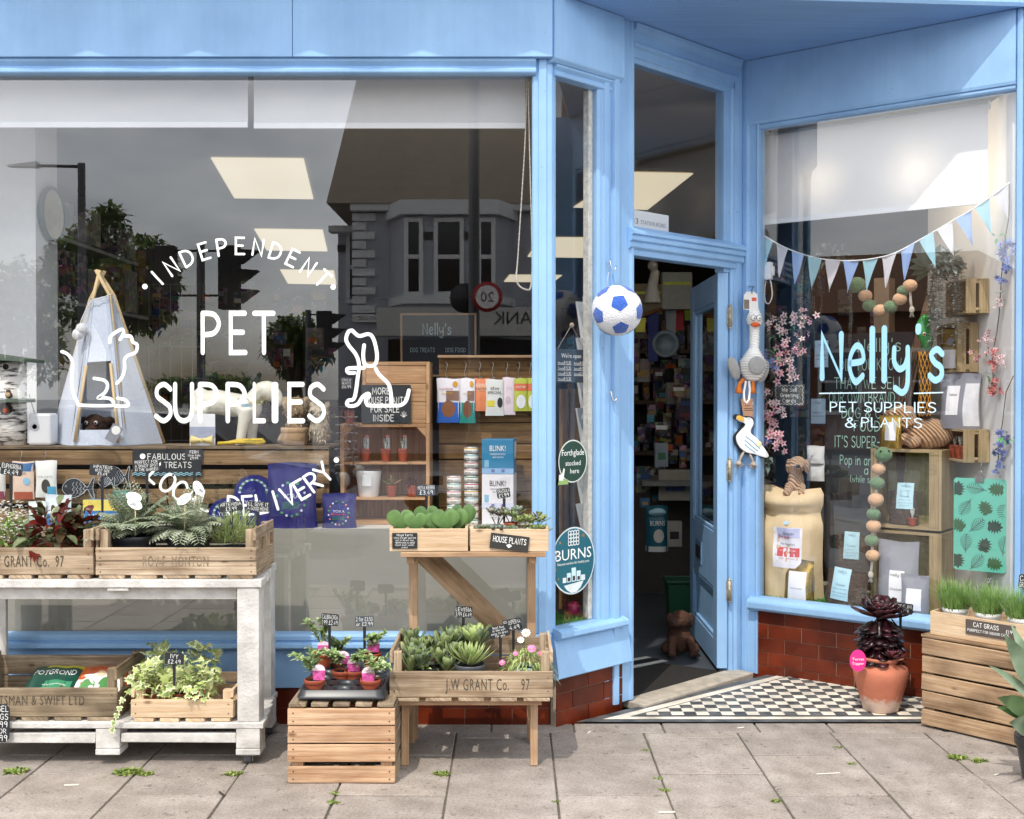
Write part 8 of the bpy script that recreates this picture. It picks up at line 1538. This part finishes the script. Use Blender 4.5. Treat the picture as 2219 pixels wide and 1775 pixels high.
for u0,u1,v0,v1,off,lb in((1748,1787,966,1004,.42,'upper of two white pouches hanging behind the corduroy dog'),(1748,1787,1004,1042,.42,'lower of two white pouches hanging behind the corduroy dog')):bag(put(u0,u1,v0,v1,'R',off),.04,PK('#d9dadb'),lb,'pouch',group='white pouches behind the corduroy dog',name='food_pouch')
for u0,u1,v0,v1,lb in((1765,1794,738,796,'pale blue printed sheet hanging left of the chalkboard top'),(1757,1788,864,918,'pale blue printed sheet hanging lower left of the chalkboard')):
 board(put(u0,u1,v0,v1,'R',.48),lb,[('Nellys',.5,.8,.1,.4),('Chicken & rice',.5,.42,.06,.8,'t'),('complete food for dogs',.5,.28,.045,.8,'t')],mat('#a9cbe6',rough=.5),name='paper_sheet',ink=mat('#3b5577'),wd=.1)
def wbox(yn,yf,z0,z1,d,lb):
 p=dict(loc=V((2.2-d,(yn+yf)/2,z0)),rz=-pi/2,w=yf-yn,h=z1-z0);w,h=p['w'],p['h'];o=thing('wall_crate',lb,'crate',p['loc'],p['rz'],'small crates fixed to the white end wall');t=.01
 for nm,L_ in(('side_panel',((-w/2,-w/2+t,0,d,0,h),)),('side_panel',((w/2-t,w/2,0,d*.42,0,h),(w/2-t,w/2,d*.58,d,0,h),(w/2-t*.6,w/2-t*.2,d*.421,d*.579,.012,h*.16),(w/2-t*.6,w/2-t*.2,d*.421,d*.579,h*.86,h-.012))),('top_panel',((-w/2+t+.0005,w/2-t-.0005,0,d,h-t,h),)),('base',((-w/2+t+.0005,w/2-t-.0005,0,d,0,t),)),('back_panel',((-w/2+t+.0005,w/2-t-.0005,d-.006,d-.001,t+.0005,h-t-.0005),))):
  g=MB();[g.box(*b)for b in L_];obj(nm,g,SG,o,bevel=.001)
 return o
wbox(.47,.72,1.77,1.93,.105,'highest small crate on the white end wall behind the silvery plant');wbox(.585,.84,1.50,1.735,.10,'middle small crate on the white end wall holding a gold pouch');wbox(.455,.75,1.08,1.232,.12,'lowest small crate on the white end wall holding three little pots')
b0=dict(loc=V((2.13,.73,1.511)),rz=-pi/2+.5,w=.13,h=.2);bag(b0,.04,GOLD,'gold pouch with white label in the middle wall crate','pet food bag',((-.6,.6,.05,.5,WLAB),(-.35,.35,.6,.8,mat('#8d8f99',rough=.4),'round_print')),(),name='food_pouch')
b0=dict(loc=V((2.12,.60,1.233)),rz=-pi/2+.75,w=.2,h=.26);bag(b0,.09,GREYB,'silver grey bag with white side label on top of the lowest wall crate','pet food bag',((-.55,.1,.25,.78,WLAB),(.35,.98,.05,.82,mat('#dcdde2',rough=.35))),(('Salmon',-.2,.6,.04,.2,INK,'h'),),name='food_pouch')
for i,y in enumerate((.66,.59,.52)):
 lb=('far','middle','near')[i]+' little terracotta pot in the lowest wall crate';o=plant('mini_plant',lb,'potted plant',(2.12,y,1.0905),.029,.065,TERRA,lambda g:(setattr(g,'X',MX.Translation((0,0,.03))),cactus(g)),CACT,'little pots in the lowest wall crate')
SILV=[leafmat('#6f7f78',h2='#a9b5ae',trans=.1),leafmat('#8f9c98',h2='#c9d0cc',trans=.1)]
def drape(lb,c,n,ln,wid,leafn,sz,off_=.0):
 o=thing('hanging_plant',lb,'artificial plant',c,0,'silvery artificial hanging plants');g=MB()
 if sz>.02:bush(g,(0,0,-.03),wid*.9,.08,150,sz*1.5,sz*1.2,.3,(0,1),stems=False,zmin=-.6)
 for i in range(n):
  a=R.uniform(0,6.3);x,y=wid*math.cos(a),wid*.7*math.sin(a);pts=[V((x*.4,y*.4,.02))]+[V((x*(.7+.3*min(1,t*3))+R.uniform(-.004,.004),y*(.7+.3*min(1,t*3)),-ln*R.uniform(.85,1)*t))for t in[j/leafn for j in range(1,R.randint(leafn//2,leafn)+1)]]
  g.tube(pts,.0009,4,0)
  for p in pts[1:]:
   for s2 in(-1,1):g.leaf(p,(s2*R.uniform(.5,1),R.uniform(-1,.3),R.uniform(-.2,.3)),sz,sz*.6,.2,R.choice((0,1,1)),n=2)
 obj('foliage',g,SILV,o)
drape('large silvery hanging plant in front of the highest wall crate',V((2.04,.56,2.02)),26,.46,.075,22,.026);drape('thin silvery strands hanging left of the felt ball chain',at(1755,560,'R',.45),7,.62,.06,24,.013);drape('short thin silvery strands hanging under the bunting middle',at(1838,570,'R',.45),5,.6,.035,20,.012)
o=thing('hanging_plant','dark leafy clump hanging under the bunting at the roof reflection','artificial plant',at(1797,545,'R',.5),0);g=MB();bush(g,(0,0,-.06),.11,.1,140,.035,.02,.4,(0,1),stems=False,zmin=-.7);obj('foliage',g,[leafmat('#4f5a52'),leafmat('#7d8882')],o)
o=thing('split_leaf_plant','large dark split leaf on twisted stems behind the bunting','artificial plant',V((1.93,.86,.8)));I=o.location;g=MB();
for k in range(4):g.tube([V((0,0,0)),V((.02*k-.03,.0,.5)),at(2010+4*k,640,'R',.4)-I],.007,6,1)
obj('stem',g,[mat('#20301f',rough=.4),mat('#5b4636',rough=.9)],o);c=at(2018,575,'R',.36)-I;g=MB()
for k in range(13):
 a=-2.3+4.6*k/12+pi/2;d=DR*math.cos(a)+V((0,0,math.sin(a)));g.leaf(c,d,.125-.02*abs(k-6)/6,.045,.1,0,up=(-.6,-.8,.3),n=4,fold=.1)
obj('leaf',g,[leafmat('#1f3324',h2='#2f4a33',rough=.3,trans=.05)],o)
pb_=put(2066,2180,1037,1238,'R',.10);o=thing('leaf_print_mat','teal mat printed with dark tropical leaves hanging from a bulldog clip','mat',pb_['loc'],pb_['rz']);w,h=pb_['w'],pb_['h'];g=MB();g.fprism([(x+0,z+h/2)for x,z in rrect(w/2,h/2,.014)],0,.003);obj('board',g,mat('#62bda8',rough=.4,var=.04),o)
mon=[(0,-.9),(.35,-1),(.75,-.75),(.45,-.5),(.95,-.45),(.55,-.22),(1,-.05),(.55,.08),(.88,.4),(.45,.35),(.6,.75),(.25,.6),(0,1),(-.25,.6),(-.6,.75),(-.45,.35),(-.88,.4),(-.55,.08),(-1,-.05),(-.55,-.22),(-.95,-.45),(-.45,-.5),(-.75,-.75),(-.35,-1)]
LG=[mat('#1c3a2c',rough=.45,var=.2,scale=40),mat('#2b5a34',rough=.45,var=.2,scale=40),mat('#3a5a52',rough=.45)]
ins=[((-w/2+.002,.002),(w/2-.002,.002)),((w/2-.002,.002),(w/2-.002,h-.002)),((w/2-.002,h-.002),(-w/2+.002,h-.002)),((-w/2+.002,h-.002),(-w/2+.002,.002))]
for i in range(15):
 cx,cz=((i%3)-1)*w*.36+(w*.1 if(i//3)%2 else-w*.06),h*(.09+.2*(i//3));a=R.uniform(0,6.3);r_=w*(.15 if i%2==0 else .19);g=MB();ca,sa=math.cos(a),math.sin(a);T=lambda x,z:(cx+(x*ca-z*sa)*r_,cz+(x*sa+z*ca)*r_)
 if i%2==0:
  cc=T(0,-.2)
  for k in range(len(mon)):
   q=inpoly([cc,T(*mon[k]),T(*mon[(k+1)%len(mon)])],ins)
   if q:g.poly([(x,-.0007,z)for x,z in q],0)
  mm=LG[(i//2)%2]
 else:
  L_=[[(0,-1),(0,1)]]+[[(0,-.8+.2*k),(s2*.6*math.sin(pi*(k+1)/10),-.55+.2*k)]for k in range(9)for s2 in(-1,1)];mm=LG[2]
  for n_,st2 in enumerate(L_):
   vf=ribbon([T(*p)for p in st2],w*.011 if n_ else w*.012)
   if all(abs(x)<w/2-.001 and .001<z<h-.001 for x,z in vf[0]):g.flat(vf,lambda A,B:V((A,-.0007-.00008*(n_%6),B)))
 if g.v:obj('leaf_print',g,mm,o)
g=MB();g.box(-.018,.018,-.006,.008,h-.016,h+.012);g.tube([(-.01,-.004,h+.012),(-.006,.0,h+.034),(.006,.0,h+.034),(.01,-.004,h+.012)],.002,6);g.tube([(0,.0,h+.034),(.004,.0,h+.06),(.012,.01,h+.08)],.0015,5);obj('clip',g,mat('#9a9a98',rough=.3,metal=1),o)
turf('artificial_grass','dark green artificial grass along the right window floor',[tuple(rpt(s2,o2).to_2d())for s2,o2 in((rs0-.02,.02),(rs1-.01,.02),(rs1-.02,.3),(rs0,.35))],2600,ZR,.022)
carton(put(1893,1926,602,726,'R',.8),.1,mat('#a39078',rough=.7),'tall plain beige box standing dimly behind the felt ball chain','box')
goods(26,1660,1900,600,1010,1.8,2.8,'one of the dim packets inside behind the right window chalkboard','stock inside behind the right window')
for i,(u,v,a,ln_,lb)in enumerate(((1277,1587,1.2,.03,'white paper scrap by the corner of the tiled riser'),(1605,1577,.3,.03,'white litter scrap on the strip below the mosaic'),(1445,1760,.1,.055,'thin white litter stick at the bottom of the paving'),(1795,1676,.15,.09,'long straw on the slab below the urn'),(2160,1678,.6,.025,'white scrap on the slab at the lower right'),(155,1701,.1,.05,'pale twig on the slab at the lower left'),(481,1720,2.2,.05,'dark dry leaf beside the joint at the lower left'))):
 p=ground(u,v,.003);g=MB();d=V((math.cos(a),math.sin(a),0));g.beam(p-d*ln_/2,p+d*ln_/2,.006 if ln_<.06 else .003,.003);tag(obj('litter',g,mat('#ded9cc' if i!=6 else '#3a2f26',rough=.9)),lb,'litter','litter on the paving')
def RF(u,v,y):p=at(u,v,'F',y);return V((p.x,-y,p.z))
YH=22.25;sH=(YH+4.75)/2450;hx=lambda u:(u-1109.5)*sH;hz=lambda v:1.39+(857-v)*sH
hs=thing('corner_house','grey rendered corner house with bay window and quoins across the road','house',(hx(1000),-YH-3,0));REND=mat('#a3a4ab',rough=.9,var=.1,scale=2);TRIM=mat('#cfcfce',rough=.8);DKW=mat('#15181b',rough=.15)
def hp_(nm,m,*bx,par=hs,b=.01):g=MB();[g.box(*q)for q in bx];return obj(nm,g,m,par,w=True,bevel=b)
hp_('wall',REND,(hx(768),hx(1700),-YH-6,-YH,0,hz(462)),(hx(716),hx(768)-.01,-YH-6,-YH-1.2,0,hz(478)))
hp_('cornice',TRIM,(hx(762),hx(1700),-YH+.001,-YH+.25,hz(460),hz(444)),(hx(700),hx(767),-YH-1.199,-YH-.8,hz(492),hz(478)))
g=MB();x0,x1,z0,z1=hx(712),hx(1720),hz(445),hz(445)+5.2
g.hexa([(x0,-YH+.3,z0),(x1,-YH+.3,z0),(x1,-YH-6,z0),(x0,-YH-6,z0),(x0+.3,-YH-4.5,z1),(x1,-YH-4.5,z1),(x1,-YH-5,z1),(x0+.3,-YH-5,z1)]);obj('roof',g,mat('#7d7262',rough=.95,var=.35,scale=6,bump=.6,stretch=(1,1,6)),hs,w=True)
g=MB();
for k in range(12):z=hz(700)+(hz(462)-hz(700))*k/12;e=(50 if k%2 else 30);g.box(hx(764),hx(764+e),-YH+.001,-YH+.06,z+.02,z+(hz(462)-hz(700))/12-.02)
obj('quoin',g,TRIM,hs,w=True)
bp_=[(hx(845),-YH+.0),(hx(885),-YH+.9),(hx(1075),-YH+.9),(hx(1112),-YH+.0)]
g=MB();g.vprism([(x,y)for x,y in bp_][::-1],hz(735),hz(480));bay=obj('bay',g,REND,hs,w=True)
g=MB();g.vprism([(hx(835),-YH+.0),(hx(878),-YH+1.1),(hx(1082),-YH+1.1),(hx(1122),-YH+.0)][::-1],hz(480)+.001,hz(450));g.vprism([(hx(842),-YH+.0),(hx(882),-YH+1.0),(hx(1078),-YH+1.0),(hx(1116),-YH+.0)][::-1],hz(665),hz(648));obj('bay_moulding',g,TRIM,hs,w=True)
def hwin(u0,u1,y,par=hs,v0=495,v1=640):
 w=hp_('window',DKW,(hx(u0),hx(u1),y,y+.03,hz(v1),hz(v0)),par=par);m=(v0+v1)/2
 hp_('frame',TRIM,(hx(u0)-.1,hx(u0),y,y+.08,hz(v1)-.1,hz(v0)+.1),(hx(u1),hx(u1)+.1,y,y+.08,hz(v1)-.1,hz(v0)+.1),(hx(u0),hx(u1),y,y+.08,hz(v0),hz(v0)+.1),(hx(u0),hx(u1),y,y+.08,hz(v1)-.1,hz(v1)),(hx(u0),hx(u1),y+.031,y+.08,hz(m)-.05,hz(m)+.05),par=w)
hwin(955,1000,-YH+.901);hwin(893,915,-YH+.901);hwin(1045,1066,-YH+.901);hwin(744,762,-YH-1.199);hwin(1180,1225,-YH+.001);hwin(1330,1380,-YH+.001)
g=MB();[g.box(hx(a),hx(b),-YH+.9005,-YH+.93,hz(531),hz(515))for a,b in((889,892),(917,951),(1004,1044),(1068,1074))];g.box(hx(715),hx(742),-YH-1.1985,-YH-1.17,hz(532),hz(517));obj('tile_band',g,mat('#1b1c1f',rough=.5),hs,w=True)
hp_('shop_fascia',mat('#b5b3ad',rough=.7),(hx(830),hx(1500),-YH+.905,-YH+1.3,hz(722),hz(676)),(hx(820),hx(1510),-YH+.905,-YH+1.45,hz(735),hz(723)))
hp_('shop_window',DKW,(hx(850),hx(1480),-YH+.905,-YH+.95,.6,hz(736)-.05))
g=MB();vf=typ('BANK',hz(685)-hz(711));letter(g,vf,lambda a,b,e:V((hx(1120)-a,-YH+1.304,hz(710)+b)));obj('lettering',g,BLACKP,hs,w=True)
npz=hp_('name_plate',mat('#d9d8d2',rough=.5),(hx(772),hx(850),-YH+.07,-YH+.09,hz(699),hz(682)));g=MB();vf=typ('BOUNDARY ROAD',.1);k=3.1*.22/width(vf)*1.1;letter(g,vf,lambda a,b,e:V((hx(811)-a*k,-YH+.094,hz(695)+b)));obj('lettering',g,BLACKP,npz,w=True)
GM=mat('#3b3d40',rough=.5,metal=.3);BK=mat('#141518',rough=.5)
def pole(lb,u,y,top,r,cat='pole',name='street_pole'):
 p=RF(u,857,y);o=thing(name,lb,cat,(p.x,-y,0));g=MB();g.tube([(0,0,0),(0,0,.9),(0,0,.92),(0,0,top)],[r*1.35,r*1.35,r,r*.9],14);obj('post',g,GM,o);return o,(y+4.75)/2450
o,s=pole('grey pole carrying a round 20 speed sign across the road',1027,9.5,7.5,.075,name='sign_pole');dz=1.39+(857-645)*s
for sx,tx in((.17,'20'),(-.12,None)):
 g=MB();g.X=MX.Translation((sx,.1 if tx else-.1,dz))@MX.Rotation(-pi/2,4,'X');g.lathe([(.001,0),(.19,0),(.19,.012),(.001,.012)],n=32);so=obj('sign_disc',g,mat('#b3262c',rough=.4)if tx else GM,o)
 if tx:
  g=MB();g.poly([(sx+.145*math.cos(a*pi/16),.1125,dz+.145*math.sin(a*pi/16))for a in range(32)]);obj('sign_face',g,CHALK,so);g=MB();vf=typ('20',.12);letter(g,vf,lambda a,b,e:V((sx-a,.1135,dz-.06+b)));obj('lettering',g,BLACKP,so)
def signal(lb,u,y,vtop,heads):
 o,s=pole(lb,u,y,1.39+(857-vtop)*s_of(y),.07,'traffic light','traffic_light');z=1.39+(857-vtop)*s
 for dx,sg in heads:
  g=MB();g.box(dx-.16,dx+.16,-.12,.1,z-1.02,z-.02);hd=obj('signal_head',g,BK,o,bevel=.02)
  for k in range(3):
   zc=z-.2-.31*k;g=MB();a=dx+sg*.165;g.hexa([(a,-.11,zc-.1),(a+sg*.03,-.11,zc-.1),(a+sg*.03,.1,zc-.1),(a,.1,zc-.1),(a,-.11,zc+.12),(a+sg*.3,-.1,zc+.1),(a+sg*.3,.09,zc+.1),(a,.1,zc+.12)]);obj('visor',g,BK,hd)
  g=MB();g.tube([(0,0,z-.1),(dx,0,z-.1)],.02,6);g.tube([(0,0,z-.8),(dx,0,z-.8)],.02,6);obj('bracket',g,BK,o)
def s_of(y):return(y+4.75)/2450
signal('traffic light with two black heads across the road',435,13,530,((-.55,-1),(.45,1)));signal('shorter distant traffic light left of the corner house',668,20,672,((.35,1),))
o,s=pole('tall street lamp with an arm pointing away over the road',178,20,1.39+(857-355)*s_of(20),.09,'street lamp','street_lamp');z=1.39+(857-362)*s;g=MB();g.tube([(0,0,z),(-1.0,0,z+.02)],.035,8);obj('arm',g,GM,o);g=MB();g.hexa([(-1.6,-.12,z),(-.95,-.12,z-.02),(-.95,.12,z-.02),(-1.6,.12,z),(-1.6,-.05,z+.03),(-.95,-.1,z+.1),(-.95,.1,z+.1),(-1.6,.05,z+.03)]);obj('lamp_head',g,mat('#b9bbbd',rough=.4),o)
TL=[leafmat('#3f5a2a',h2='#6f8a42',trans=.5),leafmat('#2f4522',h2='#55703a',trans=.5),leafmat('#66803a',h2='#9db05a',trans=.5)]
def tree(lb,u,y,v0,v1,wpx,n=2600,ls=.3):
 s=s_of(y);p=RF(u,857,y);z1,z0=1.39+(857-v0)*s,1.39+(857-v1)*s;o=thing('tree',lb,'tree',(p.x,-y,0),0,'trees across the road');rx,rz_=wpx*s/2,(z1-z0)/2;c=V((0,0,(z0+z1)/2));g=MB();g.tube([(0,0,0),(.1,0,z0*.6),(0,0,z0+rz_*.6)],[.3,.22,.12],10)
 cl=[]
 for k in range(11):d=hemi(-.6);q=c+V((d.x*rx*.62,d.y*rx*.62,d.z*rz_*.62));cl.append((q,R.uniform(.3,.5)));g.tube([(0,0,z0),V((0,0,z0)).lerp(q,.6)+V((0,0,.2)),q],[.12,.07,.03],6)
 obj('trunk',g,mat('#4b4038',rough=.95),o);g=MB()
 for i in range(n):q,k=R.choice(cl);d=hemi(-1);e=R.uniform(.3,1)**.5;g.leaf(q+V((d.x*rx*k*e,d.y*rx*k*e,d.z*rz_*k*1.1*e)),rv(1),ls*R.uniform(.6,1.2),ls*.55,.3,R.choice((0,1,1,2)),n=2)
 obj('crown',g,TL,o)
tree('large dark tree across the road left of the traffic light',240,27,435,760,300,6500,.27);tree('smaller tree in the gap beside the corner house',640,30,680,860,160,3000,.27);tree('low far tree line behind the traffic light',470,60,815,880,300,1400,.6);tree('far tree at the left end of the road',20,34,560,860,260,2500,.35)
def terrace(lb,loc,rz,w,h,m,roofm,n,rh=1.9):
 o=thing('terraced_house',lb,'house',loc,rz);g=MB();g.box(-w/2,w/2,0,7,0,h);obj('wall',g,m,o);g=MB();g.hexa([(-w/2-.3,-.4,h),(w/2+.3,-.4,h),(w/2+.3,7.4,h),(-w/2-.3,7.4,h),(-w/2+2,3.4,h+rh),(w/2-2,3.4,h+rh),(w/2-2,3.6,h+rh),(-w/2+2,3.6,h+rh)]);rf=obj('roof',g,roofm,o);g=MB();g.box(w*.2,w*.2+.9,3,3.8,h+.9,h+2.7);obj('chimney',g,m,rf)
 for k in range(n):
  for z in(1.0,h*.56)[:2 if h>4 else 1]:
   x=-w/2+w*(k+.5)/n;g=MB();g.box(x-.45,x+.45,-.03,-.001,z,z+1.5);wn=obj('window',g,DKW,o);g=MB();[g.box(*b)for b in((x-.55,x-.45,-.08,-.001,z-.1,z+1.6),(x+.45,x+.55,-.08,-.001,z-.1,z+1.6),(x-.45,x+.45,-.08,-.001,z+1.5,z+1.6),(x-.45,x+.45,-.08,-.001,z-.1,z),(x-.45,x+.45,-.08,-.031,z+.72,z+.78))];obj('frame',g,TRIM,wn)
BRK=mat('#7a4c38',rough=.9,var=.25,scale=5);SLT=mat('#6b4a34',rough=.9,var=.3,scale=4,stretch=(1,1,5));SLT2=mat('#4b4a4c',rough=.9,var=.3,scale=4,stretch=(1,1,5))
terrace('brown brick house with a hipped roof along the road to the left',(-19.5,-12.5,0),math.atan2(.57,.82)+pi/2,11,3.5,BRK,SLT,5)
cx_,cy_=-3.7,-7.2;car=thing('parked_car','dark grey hatchback parked along the kerb across from the shop','car',(cx_,cy_,-.16));CP=mat('#3a3f47',rough=.25,metal=.4,coat=.8,var=.03);prof=[(-2.0,.28),(2.0,.28),(2.05,.6),(1.95,.82),(1.1,.95),(.55,1.38),(-.9,1.45),(-1.6,1.32),(-1.95,.95),(-2.05,.6)]
g=MB();g.fprism(prof,-.82,.82);obj('body',g,CP,car,bevel=.08)
for s in(-1,1):
 g=MB();y=s*.826;g.poly([(x,y,z)for x,z in((.95,.97),(.52,1.3),(-.1,1.36),(-.1,.97))]);g.poly([(x,y,z)for x,z in((-.2,.97),(-.2,1.36),(-.9,1.37),(-1.4,1.22),(-1.5,.97))]);obj('side_window',g,mat('#10151a',rough=.05),car)
 for x in(-1.3,1.3):
  g=MB();g.X=MX.Translation((x,s*.78,.31))@MX.Rotation(pi/2,4,'X');g.lathe([(.001,-.1),(.2,-.1),(.31,-.09),(.31,.09),(.2,.1),(.001,.1)],n=28);wh=obj('wheel',g,BK,car);g=MB();g.X=MX.Translation((x,s*.885,.31))@MX.Rotation(pi/2,4,'X');g.lathe([(.001,-.006),(.18,-.006),(.19,.0)],n=24);obj('rim',g,mat('#a9abad',rough=.3,metal=.8),wh)
for x in(-2.03,2.0):
 for y in(-.6,.6):g=MB();g.ball((x,y,.7),(.07,.16,.08),12);obj('headlight',g,mat('#d8d8d4' if x>0 else '#8f2020',rough=.2),car)
